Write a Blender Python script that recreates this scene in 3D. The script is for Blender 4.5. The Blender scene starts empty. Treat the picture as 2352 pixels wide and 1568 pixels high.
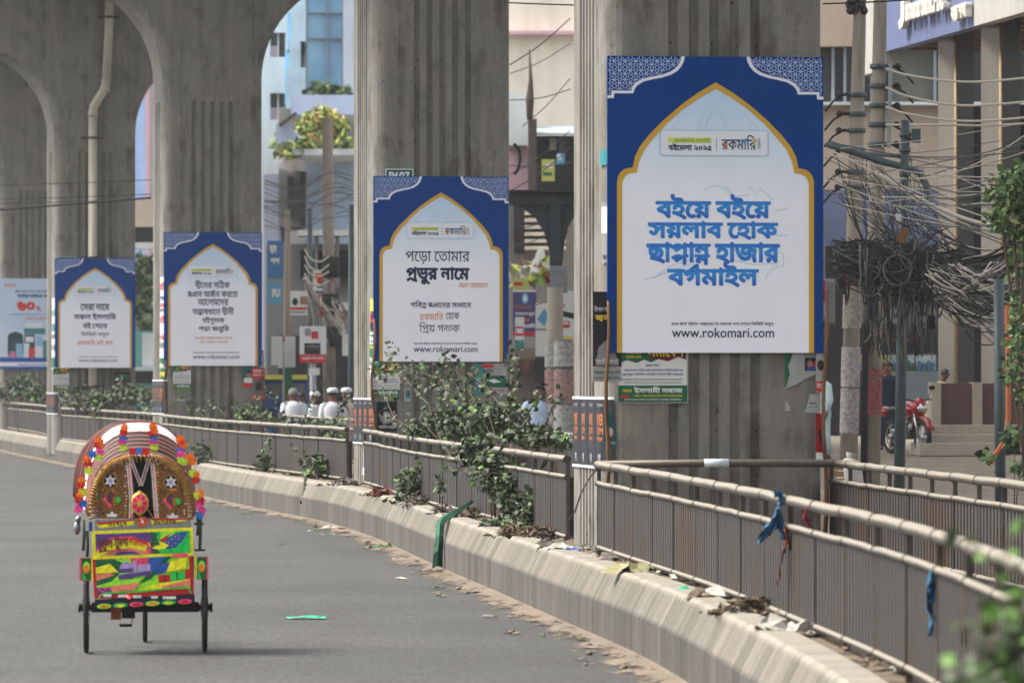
import bpy, bmesh, math, random
from mathutils import Vector, Matrix, Euler
from mathutils.geometry import delaunay_2d_cdt
random.seed(7)
S = bpy.context.scene
COL = S.collection
R = math.radians
# ------------------------------------------------------------------ camera, world, sun, exposure
CAMH = 2.08
FPX = 13067.0                      # focal length in the 2352 px wide measuring frame
cd = bpy.data.cameras.new('camera'); cam = bpy.data.objects.new('camera', cd); COL.objects.link(cam)
cd.lens = 200; cd.sensor_width = 36; cd.clip_start = 0.5; cd.clip_end = 6000
cam.location = (0, 0, CAMH); cam.rotation_euler = (R(90) + math.atan(80 / FPX), 0, 0)
cd.dof.use_dof = True; cd.dof.focus_distance = 60; cd.dof.aperture_fstop = 5.6
S.camera = cam
w = bpy.data.worlds.new('World'); S.world = w; w.use_nodes = True
wn = w.node_tree.nodes; wl = w.node_tree.links
SUN_EL, SUN_AZ = 56, -86           # azimuth measured from +Y (view direction) to +X: the sun stands to the left
sky = wn.new('ShaderNodeTexSky'); sky.sky_type = 'NISHITA'; sky.sun_disc = False
sky.sun_elevation = R(SUN_EL); sky.sun_rotation = R(SUN_AZ)
sky.air_density = 1.6; sky.dust_density = 5.0; sky.ozone_density = 0.6
hs = wn.new('ShaderNodeHueSaturation'); hs.inputs['Saturation'].default_value = 0.28
wl.new(sky.outputs[0], hs.inputs['Color']); wl.new(hs.outputs[0], wn['Background'].inputs[0])
wn['Background'].inputs[1].default_value = 0.14
sl = bpy.data.lights.new('sun', 'SUN'); sun = bpy.data.objects.new('sun', sl); COL.objects.link(sun)
sl.energy = 2.1; sl.angle = R(15); sl.color = (1.0, 0.965, 0.90)
sd = Vector((math.sin(R(SUN_AZ)) * math.cos(R(SUN_EL)), math.cos(R(SUN_AZ)) * math.cos(R(SUN_EL)), math.sin(R(SUN_EL))))
sun.rotation_euler = sd.to_track_quat('Z', 'Y').to_euler(); sun.location = sd * 80
S.view_settings.view_transform = 'Standard'; S.view_settings.look = 'None'
S.view_settings.exposure = 1.3; S.view_settings.gamma = 1.0; S.view_settings.use_curve_mapping = False
S.cycles.max_bounces = 6; S.cycles.diffuse_bounces = 3; S.cycles.glossy_bounces = 2; S.cycles.transparent_max_bounces = 6
S.cycles.use_denoising = True

def P(px, py, Y):
    return Vector(((px - 1176) / FPX * Y, Y, CAMH + (864 - py) / FPX * Y))
def sx(px, Y): return (px - 1176) / FPX * Y
def sz(py, Y): return CAMH + (864 - py) / FPX * Y
def lerp(a, b, t): return a + (b - a) * t
def interp(tab, y):
    if y <= tab[0][0]: return tab[0][1]
    for (a, b), (c, d) in zip(tab, tab[1:]):
        if y <= c: return lerp(b, d, (y - a) / (c - a))
    return tab[-1][1]

# ------------------------------------------------------------------ materials
def lin(c):
    c = c / 255.0
    return c / 12.92 if c <= 0.04045 else ((c + 0.055) / 1.055) ** 2.4
def rgb(r, g, b): return (lin(r), lin(g), lin(b), 1)
MATS = {}
def mat(name, col, rough=0.7, metal=0.0, var=0.25, scale=6.0, bump=0.0, stretch=1.0, spec=0.3, col2=None):
    """base colour broken up by two octaves of noise; stretch < 1 draws the stains out vertically"""
    if name in MATS: return MATS[name]
    m = bpy.data.materials.new(name); m.use_nodes = True
    nt = m.node_tree; b = nt.nodes['Principled BSDF']
    b.inputs['Roughness'].default_value = rough; b.inputs['Metallic'].default_value = metal
    b.inputs['Specular IOR Level'].default_value = spec
    c = rgb(*col)
    if var > 0:
        tc = nt.nodes.new('ShaderNodeTexCoord'); mp = nt.nodes.new('ShaderNodeMapping')
        mp.inputs['Scale'].default_value = (1, 1, stretch)
        nt.links.new(tc.outputs['Object'], mp.inputs[0])
        n = nt.nodes.new('ShaderNodeTexNoise'); n.inputs['Scale'].default_value = scale; n.inputs['Detail'].default_value = 8
        n.inputs['Roughness'].default_value = 0.65
        nt.links.new(mp.outputs[0], n.inputs[0])
        rp = nt.nodes.new('ShaderNodeValToRGB'); nt.links.new(n.outputs[0], rp.inputs[0])
        e = rp.color_ramp.elements
        d = rgb(*col2) if col2 else tuple(c[i] * (1 - var) for i in range(3)) + (1,)
        l = tuple(min(1, c[i] * (1 + var * 0.6)) for i in range(3)) + (1,)
        e[0].position = 0.3; e[0].color = d; e[1].position = 0.72; e[1].color = l
        x = rp.color_ramp.elements.new(0.52); x.color = c
        nt.links.new(rp.outputs[0], b.inputs['Base Color'])
        if bump > 0:
            bn = nt.nodes.new('ShaderNodeBump'); bn.inputs['Strength'].default_value = bump; bn.inputs['Distance'].default_value = 0.02
            nt.links.new(n.outputs[0], bn.inputs['Height']); nt.links.new(bn.outputs[0], b.inputs['Normal'])
    else:
        b.inputs['Base Color'].default_value = c
    MATS[name] = m
    return m
def flat(name, col, rough=0.6): return mat(name, col, rough, var=0.0)

def node_mat(name):
    m = bpy.data.materials.new(name); m.use_nodes = True; MATS[name] = m
    return m, m.node_tree, m.node_tree.nodes['Principled BSDF']
def noise(nt, vec, scale, detail=6, rough=0.6):
    n = nt.nodes.new('ShaderNodeTexNoise'); n.inputs['Scale'].default_value = scale
    n.inputs['Detail'].default_value = detail; n.inputs['Roughness'].default_value = rough
    if vec is not None: nt.links.new(vec, n.inputs[0])
    return n
def ramp(nt, fac, stops):
    r = nt.nodes.new('ShaderNodeValToRGB'); nt.links.new(fac, r.inputs[0])
    e = r.color_ramp.elements
    e[0].position, e[0].color = stops[0]; e[1].position, e[1].color = stops[-1]
    for p, c in stops[1:-1]:
        x = e.new(p); x.color = c
    return r
def mixc(nt, fac, a, b, mode='MIX'):
    m = nt.nodes.new('ShaderNodeMix'); m.data_type = 'RGBA'; m.blend_type = mode
    for sock, v in ((m.inputs[0], fac), (m.inputs[6], a), (m.inputs[7], b)):
        if hasattr(v, 'is_linked'): nt.links.new(v, sock)
        else: sock.default_value = v
    return m.outputs[2]
def mapping(nt, scale, src='Object'):
    tc = nt.nodes.new('ShaderNodeTexCoord'); mp = nt.nodes.new('ShaderNodeMapping'); mp.inputs['Scale'].default_value = scale
    nt.links.new(tc.outputs[src], mp.inputs[0]); return mp.outputs[0]

def make_concrete(name, base, dark, warm, streak=0.55):
    m, nt, b = node_mat(name)
    v1 = mapping(nt, (1.5, 1.5, 0.22)); v2 = mapping(nt, (1, 1, 1))
    n1 = noise(nt, v1, 2.4, 8, 0.7); n2 = noise(nt, v2, 1.1, 6, 0.6); n3 = noise(nt, v2, 38, 4, 0.7)
    r1 = ramp(nt, n1.outputs[0], [(0.36, (0, 0, 0, 1)), (0.68, (1, 1, 1, 1))])
    r2 = ramp(nt, n2.outputs[0], [(0.38, (0, 0, 0, 1)), (0.7, (1, 1, 1, 1))])
    c = mixc(nt, r2.outputs[0], rgb(*base), rgb(*warm))
    mm = nt.nodes.new('ShaderNodeMath'); mm.operation = 'MULTIPLY'; mm.inputs[1].default_value = streak
    inv = nt.nodes.new('ShaderNodeMath'); inv.operation = 'SUBTRACT'; inv.inputs[0].default_value = 1
    nt.links.new(r1.outputs[0], inv.inputs[1]); nt.links.new(inv.outputs[0], mm.inputs[0])
    c = mixc(nt, mm.outputs[0], c, rgb(*dark))
    n4 = noise(nt, mapping(nt, (1, 1, .45)), 3.2, 9, .75); n5 = noise(nt, v2, 9, 3, .5)
    c = mixc(nt, .75, c, ramp(nt, n4.outputs[0], [(.36, (.56, .54, .50, 1)), (.50, (1, 1, 1, 1)), (.68, (1.14, 1.12, 1.08, 1))]).outputs[0], 'MULTIPLY')
    c = mixc(nt, .8, c, ramp(nt, n5.outputs[0], [(.27, (.35, .34, .32, 1)), (.31, (1, 1, 1, 1))]).outputs[0], 'MULTIPLY')
    n6 = noise(nt, mapping(nt, (3.4, 3.4, .10)), 1.3, 4, .55); n7 = noise(nt, v2, 1.7, 4, .6)
    st_ = nt.nodes.new('ShaderNodeMath'); st_.operation = 'MULTIPLY'; nt.links.new(n6.outputs[0], st_.inputs[0]); nt.links.new(n7.outputs[0], st_.inputs[1])
    c = mixc(nt, ramp(nt, st_.outputs[0], [(.29, (0, 0, 0, 1)), (.40, (.75, .75, .75, 1))]).outputs[0], c, rgb(72, 64, 54))
    r3 = ramp(nt, n3.outputs[0], [(0.30, (0.55, 0.55, 0.55, 1)), (0.46, (1, 1, 1, 1))])
    c = mixc(nt, 0.6, c, r3.outputs[0], 'MULTIPLY')
    nt.links.new(c, b.inputs['Base Color']); b.inputs['Roughness'].default_value = 0.85; b.inputs['Specular IOR Level'].default_value = 0.25
    bn = nt.nodes.new('ShaderNodeBump'); bn.inputs['Strength'].default_value = 0.35; bn.inputs['Distance'].default_value = 0.01
    nt.links.new(n3.outputs[0], bn.inputs['Height']); nt.links.new(bn.outputs[0], b.inputs['Normal'])
    return m
CONC = make_concrete('pier_concrete', (128, 126, 120), (80, 78, 73), (136, 131, 121), .5)
CONC2 = make_concrete('deck_concrete', (118, 114, 107), (80, 77, 71), (126, 120, 109), 0.3)

def make_asphalt():
    m, nt, b = node_mat('asphalt')
    v = mapping(nt, (1, 1, 1)); vs = mapping(nt, (0.8, 0.03, 1))
    n1 = noise(nt, v, 0.35, 6); n2 = noise(nt, mapping(nt, (1, .1, 1)), 22, 5, 0.8); n3 = noise(nt, vs, 1.6, 6)
    c = ramp(nt, n1.outputs[0], [(0.3, rgb(71, 70, 69)), (0.7, rgb(82, 81, 79))]).outputs[0]
    c = mixc(nt, 0.5, c, ramp(nt, n3.outputs[0], [(0.35, (0.84, 0.84, 0.84, 1)), (0.62, (1, 1, 1, 1))]).outputs[0], 'MULTIPLY')
    c = mixc(nt, 0.8, c, ramp(nt, n2.outputs[0], [(0.3, (0.45, 0.45, 0.45, 1)), (0.7, (1.25, 1.25, 1.25, 1))]).outputs[0], 'MULTIPLY')
    nt.links.new(c, b.inputs['Base Color']); b.inputs['Roughness'].default_value = 0.82; b.inputs['Specular IOR Level'].default_value = 0.25
    bn = nt.nodes.new('ShaderNodeBump'); bn.inputs['Strength'].default_value = 0.5; bn.inputs['Distance'].default_value = 0.008
    nt.links.new(n2.outputs[0], bn.inputs['Height']); nt.links.new(bn.outputs[0], b.inputs['Normal'])
    return m
ASPH = make_asphalt()
def make_soil(name, a, bcol, c3, sc=3.0):
    m, nt, b = node_mat(name)
    v = mapping(nt, (1, 1, 1)); n1 = noise(nt, v, sc, 8, 0.7); n2 = noise(nt, v, sc * 14, 4, 0.7)
    c = ramp(nt, n1.outputs[0], [(0.3, rgb(*a)), (0.5, rgb(*bcol)), (0.72, rgb(*c3))]).outputs[0]
    c = mixc(nt, 0.75, c, ramp(nt, n2.outputs[0], [(0.32, (0.45, 0.45, 0.45, 1)), (0.62, (1.1, 1.1, 1.1, 1))]).outputs[0], 'MULTIPLY')
    nt.links.new(c, b.inputs['Base Color']); b.inputs['Roughness'].default_value = 0.95; b.inputs['Specular IOR Level'].default_value = 0.1
    bn = nt.nodes.new('ShaderNodeBump'); bn.inputs['Strength'].default_value = 0.8; bn.inputs['Distance'].default_value = 0.03
    nt.links.new(n1.outputs[0], bn.inputs['Height']); nt.links.new(bn.outputs[0], b.inputs['Normal'])
    return m
SOIL = make_soil('median_soil', (74, 63, 52), (106, 94, 80), (124, 112, 97))
DIRT = make_soil('side_dirt', (104, 94, 82), (128, 117, 103), (142, 131, 117), 1.2)
def make_dust():
    m, nt, b = node_mat('kerb_dust')
    v = mapping(nt, (1, 1, 1)); uv = nt.nodes.new('ShaderNodeUVMap'); sp = nt.nodes.new('ShaderNodeSeparateXYZ')
    nt.links.new(uv.outputs[0], sp.inputs[0])
    n1 = noise(nt, mapping(nt, (1, .22, 1)), 3.5, 8, 0.75); n2 = noise(nt, v, 40, 4, 0.7)
    c = ramp(nt, n1.outputs[0], [(0.3, rgb(98, 85, 71)), (0.7, rgb(126, 113, 97))]).outputs[0]
    c = mixc(nt, 0.7, c, ramp(nt, n2.outputs[0], [(0.3, (0.5, 0.5, 0.5, 1)), (0.6, (1.1, 1.1, 1.1, 1))]).outputs[0], 'MULTIPLY')
    nt.links.new(c, b.inputs['Base Color']); b.inputs['Roughness'].default_value = 0.95
    ad = nt.nodes.new('ShaderNodeMath'); ad.operation = 'MULTIPLY_ADD'; ad.inputs[1].default_value = 1.5; ad.inputs[2].default_value = -0.72
    nt.links.new(n1.outputs[0], ad.inputs[0])
    a2 = nt.nodes.new('ShaderNodeMath'); a2.operation = 'ADD'; nt.links.new(ad.outputs[0], a2.inputs[0]); nt.links.new(sp.outputs[1], a2.inputs[1])
    al = ramp(nt, a2.outputs[0], [(0.38, (0, 0, 0, 1)), (0.62, (1, 1, 1, 1))])
    nt.links.new(al.outputs[0], b.inputs['Alpha'])
    return m
DUST = make_dust()
def make_kerb():
    """faded black and white bands, soil stains; U of the UV map is metres along the kerb"""
    m, nt, b = node_mat('kerb_concrete')
    uv = nt.nodes.new('ShaderNodeUVMap'); sp = nt.nodes.new('ShaderNodeSeparateXYZ'); nt.links.new(uv.outputs[0], sp.inputs[0])
    n0 = nt.nodes.new('ShaderNodeTexNoise'); n0.noise_dimensions = '1D'; n0.inputs['Scale'].default_value = 1.7; n0.inputs['Detail'].default_value = 5
    n0.inputs['Roughness'].default_value = 0.7
    nt.links.new(sp.outputs[0], n0.inputs['W'])
    vc = nt.nodes.new('ShaderNodeTexVoronoi'); vc.voronoi_dimensions = '1D'; vc.inputs['Scale'].default_value = 2.3; nt.links.new(sp.outputs[0], vc.inputs['W'])
    ve = nt.nodes.new('ShaderNodeTexVoronoi'); ve.voronoi_dimensions = '1D'; ve.feature = 'DISTANCE_TO_EDGE'; ve.inputs['Scale'].default_value = 2.3; nt.links.new(sp.outputs[0], ve.inputs['W'])
    sc_ = nt.nodes.new('ShaderNodeSeparateColor'); nt.links.new(vc.outputs['Color'], sc_.inputs[0])
    st = ramp(nt, sc_.outputs[0], [(0.15, (0, 0, 0, 1)), (0.85, (1, 1, 1, 1))])
    jl = ramp(nt, ve.outputs['Distance'], [(0.02, (.5, .49, .48, 1)), (0.07, (1, 1, 1, 1))])
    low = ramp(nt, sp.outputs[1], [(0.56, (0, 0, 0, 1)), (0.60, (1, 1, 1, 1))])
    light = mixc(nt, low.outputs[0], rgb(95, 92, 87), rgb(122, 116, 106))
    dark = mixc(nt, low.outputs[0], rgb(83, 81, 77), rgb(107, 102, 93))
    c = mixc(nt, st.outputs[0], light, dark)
    c = mixc(nt, .8, c, jl.outputs[0], 'MULTIPLY')
    ed = ramp(nt, sp.outputs[1], [(.90, (0, 0, 0, 1)), (.96, (1, 1, 1, 1)), (1.0, (1, 1, 1, 1))]); c = mixc(nt, ed.outputs[0], c, rgb(144, 138, 127))
    s2 = ramp(nt, n0.outputs[0], [(0.40, rgb(112, 104, 92)), (0.56, (1, 1, 1, 1))])
    c = mixc(nt, 0.22, c, s2.outputs[0], 'MULTIPLY')
    v = mapping(nt, (1, 1, 1)); n2 = noise(nt, v, 22, 6, 0.7)
    c = mixc(nt, 0.55, c, ramp(nt, n2.outputs[0], [(0.3, (0.55, 0.54, 0.52, 1)), (0.62, (1.08, 1.08, 1.08, 1))]).outputs[0], 'MULTIPLY')
    jm = nt.nodes.new('ShaderNodeMath'); jm.operation = 'PINGPONG'; jm.inputs[1].default_value = 1.41; nt.links.new(sp.outputs[0], jm.inputs[0])
    jr = ramp(nt, jm.outputs[0], [(0.006, (0.25, 0.24, 0.22, 1)), (0.014, (1, 1, 1, 1))])
    c = mixc(nt, 1.0, c, jr.outputs[0], 'MULTIPLY')
    nt.links.new(c, b.inputs['Base Color']); b.inputs['Roughness'].default_value = 0.88; b.inputs['Specular IOR Level'].default_value = 0.2
    bn = nt.nodes.new('ShaderNodeBump'); bn.inputs['Strength'].default_value = 0.4; bn.inputs['Distance'].default_value = 0.012
    nt.links.new(n2.outputs[0], bn.inputs['Height']); nt.links.new(bn.outputs[0], b.inputs['Normal'])
    return m
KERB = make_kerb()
def make_girih():
    m, nt, b = node_mat('girih_print')
    v = nt.nodes.new('ShaderNodeTexVoronoi'); v.feature = 'DISTANCE_TO_EDGE'; v.inputs['Scale'].default_value = 31; v.inputs['Randomness'].default_value = 0.55
    nt.links.new(mapping(nt, (1, 0, 1)), v.inputs['Vector'])
    r = ramp(nt, v.outputs['Distance'], [(0.062, rgb(180, 196, 230)), (0.10, rgb(0, 62, 150))])
    nt.links.new(r.outputs[0], b.inputs['Base Color']); b.inputs['Roughness'].default_value = 0.45
    return m
GIRIH = make_girih()

# ------------------------------------------------------------------ mesh builder
class MB:
    def __init__(s): s.v = []; s.f = []; s.m = []; s.uv = {}; s.sm = []
    def add(s, verts, faces, mi=0, smooth=False):
        o = len(s.v); s.v += [tuple(v) for v in verts]
        for f in faces: s.f.append(tuple(i + o for i in f)); s.m.append(mi); s.sm.append(smooth)
        return o
    def box(s, c, d, rz=0, mi=0, rx=0, ry=0):
        M = Euler((rx, ry, rz)).to_matrix(); c = Vector(c); q = []
        for z in (-.5, .5):
            for x, y in ((-.5, -.5), (.5, -.5), (.5, .5), (-.5, .5)):
                q.append(c + M @ Vector((x * d[0], y * d[1], z * d[2])))
        s.add(q, [(3, 2, 1, 0), (4, 5, 6, 7), (0, 1, 5, 4), (1, 2, 6, 5), (2, 3, 7, 6), (3, 0, 4, 7)], mi)
    def bar(s, a, b, wd, ht, mi=0):
        a = Vector(a); b = Vector(b); d = b - a; L = d.length
        q = d.to_track_quat('Y', 'Z'); M = q.to_matrix(); c = (a + b) / 2; V = []
        for z in (-.5, .5):
            for x, y in ((-.5, -.5), (.5, -.5), (.5, .5), (-.5, .5)): V.append(c + M @ Vector((x * wd, y * L, z * ht)))
        s.add(V, [(3, 2, 1, 0), (4, 5, 6, 7), (0, 1, 5, 4), (1, 2, 6, 5), (2, 3, 7, 6), (3, 0, 4, 7)], mi)
    def tube(s, pts, r, n=8, mi=0, cap=True, smooth=True):
        pts = [Vector(p) for p in pts]; rs = r if isinstance(r, (list, tuple)) else [r] * len(pts)
        V = []; up = Vector((0, 0, 1))
        prevx = None
        for i, p in enumerate(pts):
            d = (pts[min(i + 1, len(pts) - 1)] - pts[max(i - 1, 0)])
            if d.length < 1e-9: d = Vector((0, 0, 1))
            d.normalize()
            if prevx is None:
                ref = up if abs(d.z) < 0.95 else Vector((1, 0, 0))
                x = d.cross(ref).normalized()
            else:
                x = (prevx - d * prevx.dot(d))
                x = x.normalized() if x.length > 1e-6 else d.orthogonal().normalized()
            prevx = x; y = d.cross(x)
            for k in range(n):
                a = 2 * math.pi * k / n; V.append(p + (x * math.cos(a) + y * math.sin(a)) * rs[i])
        F = []
        for i in range(len(pts) - 1):
            for k in range(n):
                F.append((i * n + k, i * n + (k + 1) % n, (i + 1) * n + (k + 1) % n, (i + 1) * n + k))
        s.add(V, F, mi, smooth)
        if cap:
            o = len(s.v) - len(V)
            s.f.append(tuple(o + k for k in reversed(range(n)))); s.m.append(mi); s.sm.append(False)
            e = o + (len(pts) - 1) * n
            s.f.append(tuple(e + k for k in range(n))); s.m.append(mi); s.sm.append(False)
    def loft(s, rings, mi=0, closed=True, cap=True, smooth=False):
        n = len(rings[0]); V = [p for r_ in rings for p in r_]; F = []
        for i in range(len(rings) - 1):
            for k in range(n if closed else n - 1):
                F.append((i * n + k, i * n + (k + 1) % n, (i + 1) * n + (k + 1) % n, (i + 1) * n + k))
        o = s.add(V, F, mi, smooth)
        if cap:
            s.f.append(tuple(o + k for k in reversed(range(n)))); s.m.append(mi); s.sm.append(False)
            e = o + (len(rings) - 1) * n
            s.f.append(tuple(e + k for k in range(n))); s.m.append(mi); s.sm.append(False)
    def prism(s, poly, y0, y1, mi=0, plane='xz'):
        """polygon in x,z pushed from y0 to y1 (or x,y from z0 to z1)"""
        if plane == 'xz': a = [(x, y0, z) for x, z in poly]; b = [(x, y1, z) for x, z in poly]
        elif plane == 'yz': a = [(y0, x, z) for x, z in poly]; b = [(y1, x, z) for x, z in poly]
        else: a = [(x, y, y0) for x, y in poly]; b = [(x, y, y1) for x, y in poly]
        s.loft([a, b], mi)
    def ball(s, c, r, mi=0, nu=10, nv=7, sc=(1, 1, 1), M=None):
        c = Vector(c); V = []; F = []
        for j in range(nv + 1):
            t = math.pi * j / nv
            for i in range(nu):
                p = 2 * math.pi * i / nu
                q = Vector((math.sin(t) * math.cos(p) * r * sc[0], math.sin(t) * math.sin(p) * r * sc[1], math.cos(t) * r * sc[2]))
                if M is not None: q = M @ q
                V.append(c + q)
        for j in range(nv):
            for i in range(nu): F.append((j * nu + i, (j + 1) * nu + i, (j + 1) * nu + (i + 1) % nu, j * nu + (i + 1) % nu))
        s.add(V, F, mi, True)
    def build(s, name, mats, parent=None, loc=None, rz=0):
        me = bpy.data.meshes.new(name); me.from_pydata(s.v, [], s.f); me.validate(verbose=False) if False else None
        for m in (mats if isinstance(mats, (list, tuple)) else [mats]): me.materials.append(m)
        me.polygons.foreach_set('material_index', s.m); me.polygons.foreach_set('use_smooth', s.sm)
        if s.uv:
            u = me.uv_layers.new(name='UVMap'); 
            for lp in me.loops: u.data[lp.index].uv = s.uv.get(lp.vertex_index, (0, 0))
        me.update()
        bm = bmesh.new(); bm.from_mesh(me); bmesh.ops.recalc_face_normals(bm, faces=bm.faces); bm.to_mesh(me); bm.free()
        o = bpy.data.objects.new(name, me); COL.objects.link(o)
        if parent is not None: o.parent = parent
        if loc is not None: o.location = loc
        o.rotation_euler = (0, 0, rz)
        return o
def tag(o, label=None, cat=None, group=None, kind=None):
    if label: o['label'] = label
    if cat: o['category'] = cat
    if group: o['group'] = group
    if kind: o['kind'] = kind
    return o
def thing(name, label, cat, loc=(0, 0, 0), rz=0, group=None):
    o = bpy.data.objects.new(name, None); COL.objects.link(o); o.location = loc; o.rotation_euler = (0, 0, rz)
    o.empty_display_size = 0.3
    return tag(o, label, cat, group)
def copy_thing(src, loc, rz, label, group=None):
    r = src.copy(); COL.objects.link(r); r.location = loc; r.rotation_euler = (0, 0, rz); r['label'] = label
    if group: r['group'] = group
    for ch in list(src.children):
        c = ch.copy(); COL.objects.link(c); c.parent = r
        for g in ch.children:
            d = g.copy(); COL.objects.link(d); d.parent = c
    return r

# ------------------------------------------------------------------ lettering (Bengali is shaped by hand, outlines merged)
GC = {}
def outlines(text, seg):
    c = bpy.data.curves.new('txt', 'FONT'); c.body = text; c.size = 1
    o = bpy.data.objects.new('txt', c); COL.objects.link(o)
    bpy.context.view_layer.update()
    k = o.to_curve(bpy.context.evaluated_depsgraph_get())
    out = []
    for sp in k.splines:
        pts = []
        if sp.type == 'BEZIER':
            b = sp.bezier_points; n = len(b)
            for i in range(n):
                p0 = b[i].co; p1 = b[i].handle_right; p2 = b[(i + 1) % n].handle_left; p3 = b[(i + 1) % n].co
                st = (p3 - p0).length < 1e-6
                if st: continue
                d = (p3 - p0).normalized()
                line = abs(d.cross(p1 - p0).z) < 1e-3 and abs(d.cross(p2 - p0).z) < 1e-3
                for j in range(1 if line else seg):
                    t = j / seg; u = 1 - t
                    q = p0 * u ** 3 + p1 * 3 * u * u * t + p2 * 3 * u * t * t + p3 * t ** 3
                    pts.append((q.x, q.y))
        else:
            pts = [(p.co.x, p.co.y) for p in sp.points]
        if len(pts) > 2: out.append(pts)
    o.to_curve_clear(); bpy.data.objects.remove(o); bpy.data.curves.remove(c)
    return out
def glyph(ch, seg=3):
    key = (ch, seg)
    if key in GC: return GC[key]
    ref = GC.setdefault('ref', min(p[0] for s in outlines('I', 3) for p in s))
    a = outlines(ch, seg); b = outlines(ch + 'I', 3)
    adv = min(p[0] for s in b[len(a):] for p in s) - ref if len(b) > len(a) else 0.3
    GC[key] = (a, adv)
    return GC[key]
def area(p): return sum(p[i][0] * p[(i + 1) % len(p)][1] - p[(i + 1) % len(p)][0] * p[i][1] for i in range(len(p))) / 2
def orient(p, sgn): return p if (area(p) > 0) == (sgn > 0) else p[::-1]
def strokepoly(pts, wd):
    L = []; Rr = []
    for i, p in enumerate(pts):
        a = Vector(pts[max(i - 1, 0)]); b = Vector(pts[min(i + 1, len(pts) - 1)]); d = (b - a).normalized(); n = Vector((-d.y, d.x)) * wd / 2
        L.append((p[0] + n.x, p[1] + n.y)); Rr.append((p[0] - n.x, p[1] - n.y))
    return L + Rr[::-1]
PRE = 'িেৈ'; BELOW = 'ুূৃ'; HAS = '্'; REPL = {'য়': '\u09df', 'ড়': '\u09dc', 'ঢ়': '\u09dd'}
def isbn(ch): return '\u0995' <= ch <= '\u09b9' or ch in '\u09dc\u09dd\u09df'
def tr(cs, sx_=1, sy_=1, dx=0, dy=0): return [[(x * sx_ + dx, y * sy_ + dy) for x, y in c] for c in cs]
HL = 0.0
def headline():
    a, _ = glyph('ক'); return max(p[1] for c in a for p in c)
def cluster(cons, seg):
    """contours and advance of a consonant cluster"""
    h = headline(); sg = 1 if area(max(glyph('ব')[0], key=lambda c: abs(area(c)))) > 0 else -1
    th = 0.085
    OS = lambda p, wd: orient(strokepoly(p, wd), sg)
    reph = len(cons) > 1 and cons[0] == 'র'
    if reph: cons = cons[1:]
    tail = cons[-1] if len(cons) > 1 else ''
    ext = []; w2 = 0
    if tail in 'রযব' and tail:
        body = cons[:-1]
    else: body = cons
    if len(body) == 1:
        cs, adv = glyph(body[0], seg)
    elif len(body) == 2 and body[0] == body[1]:
        a, adv = glyph(body[0], seg)
        cs = tr(a, 1, 0.56, 0, h * 0.44) + [c for c in tr(a, 0.9, 0.52, adv * 0.05, -0.10)]
    else:
        cs = []; x = 0
        f = 0.66
        for k, b_ in enumerate(body):
            a, ad = glyph(b_, seg); cs = cs + tr(a, f, 1 if k == 0 else 0.9, x, 0 if k == 0 else h * 0.1 - 0.03); x += ad * f
        adv = x
    if tail == 'র':
        ext.append(OS([(adv * .12, -0.06), (adv * .35, 0.045), (adv * .6, -0.02), (adv * .95, -0.10)], th))
    elif tail == 'য':
        ext.append(OS([(adv + .02, h - .04), (adv + .24, h - .04)], th))
        ext.append(OS([(adv + .10, h * .72), (adv + .04, h * .45), (adv + .12, h * .3), (adv + .20, h * .5), (adv + .2, -0.05)], th * .9)); w2 = 0.26
    elif tail == 'ব':
        a, ad = glyph('ব', seg); ext += tr([c for c in a], 0.5, 0.42, adv * .45, -0.13)
    if reph: ext.append(OS([(adv * .45, h + .03), (adv * .78, h + .20)], th))
    return cs + ext, adv + w2
def shape(text, seg=3):
    for a, b in REPL.items(): text = text.replace(a, b)
    out = []; x = 0.0; i = 0; n = len(text)
    def put(cs, adv):
        nonlocal x
        out.extend(tr(cs, 1, 1, x)); x += adv
    while i < n:
        ch = text[i]
        if ch == ' ': x += 0.26; i += 1; continue
        if isbn(ch):
            cons = [ch]; i += 1
            while i + 1 < n and text[i] == HAS and isbn(text[i + 1]): cons.append(text[i + 1]); i += 2
            ms = []
            while i < n and ('\u09be' <= text[i] <= '\u09cc' or text[i] in 'ঁং'): ms.append(text[i]); i += 1
            post = []
            for m in ms:
                if m in PRE: put(*glyph(m, seg))
                elif m == 'ো': put(*glyph('ে', seg)); post.append('া')
                elif m == 'ৌ': put(*glyph('ে', seg)); post.append('ৗ')
            cs, adv = cluster(cons, seg)
            x0 = x; put(cs, adv)
            for m in ms:
                if m in BELOW:
                    g, _ = glyph(m, seg); out.extend(tr(g, 1, 1, x))
                elif m in 'াীংঁ': put(*glyph(m, seg))
            for m in post: put(*glyph(m, seg))
        else:
            put(*glyph(ch, seg)); i += 1
    return out
def embolden(cs, d):
    if not d: return cs
    sg = 1 if area(max(cs, key=lambda c: abs(area(c)))) > 0 else -1
    res = list(cs)
    for c in cs:
        n = len(c)
        for i in range(n):
            p = Vector(c[i]); q = Vector(c[(i + 1) % n]); e = q - p
            if e.length < 1e-6: continue
            e.normalize(); m = Vector((-e.y, e.x)) * d; p2 = p - e * d * .5; q2 = q + e * d * .5
            res.append(orient([tuple(p2 + m), tuple(p2 - m), tuple(q2 - m), tuple(q2 + m)], sg))
    return res
def fill(cs):
    V = []; F = []; sg = []
    for c in cs:
        o = len(V); k = 1 if area(c) > 0 else -1; V += [Vector(p) for p in (c if k > 0 else c[::-1])]; F.append(list(range(o, o + len(c)))); sg.append(k)
    vo, eo, fo, ov, oe, of = delaunay_2d_cdt(V, [], F, 1, 1e-5)
    tris = [f for f, src in zip(fo, of) if sum(sg[k] for k in src) != 0]
    return vo, tris
TC = {}
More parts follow.
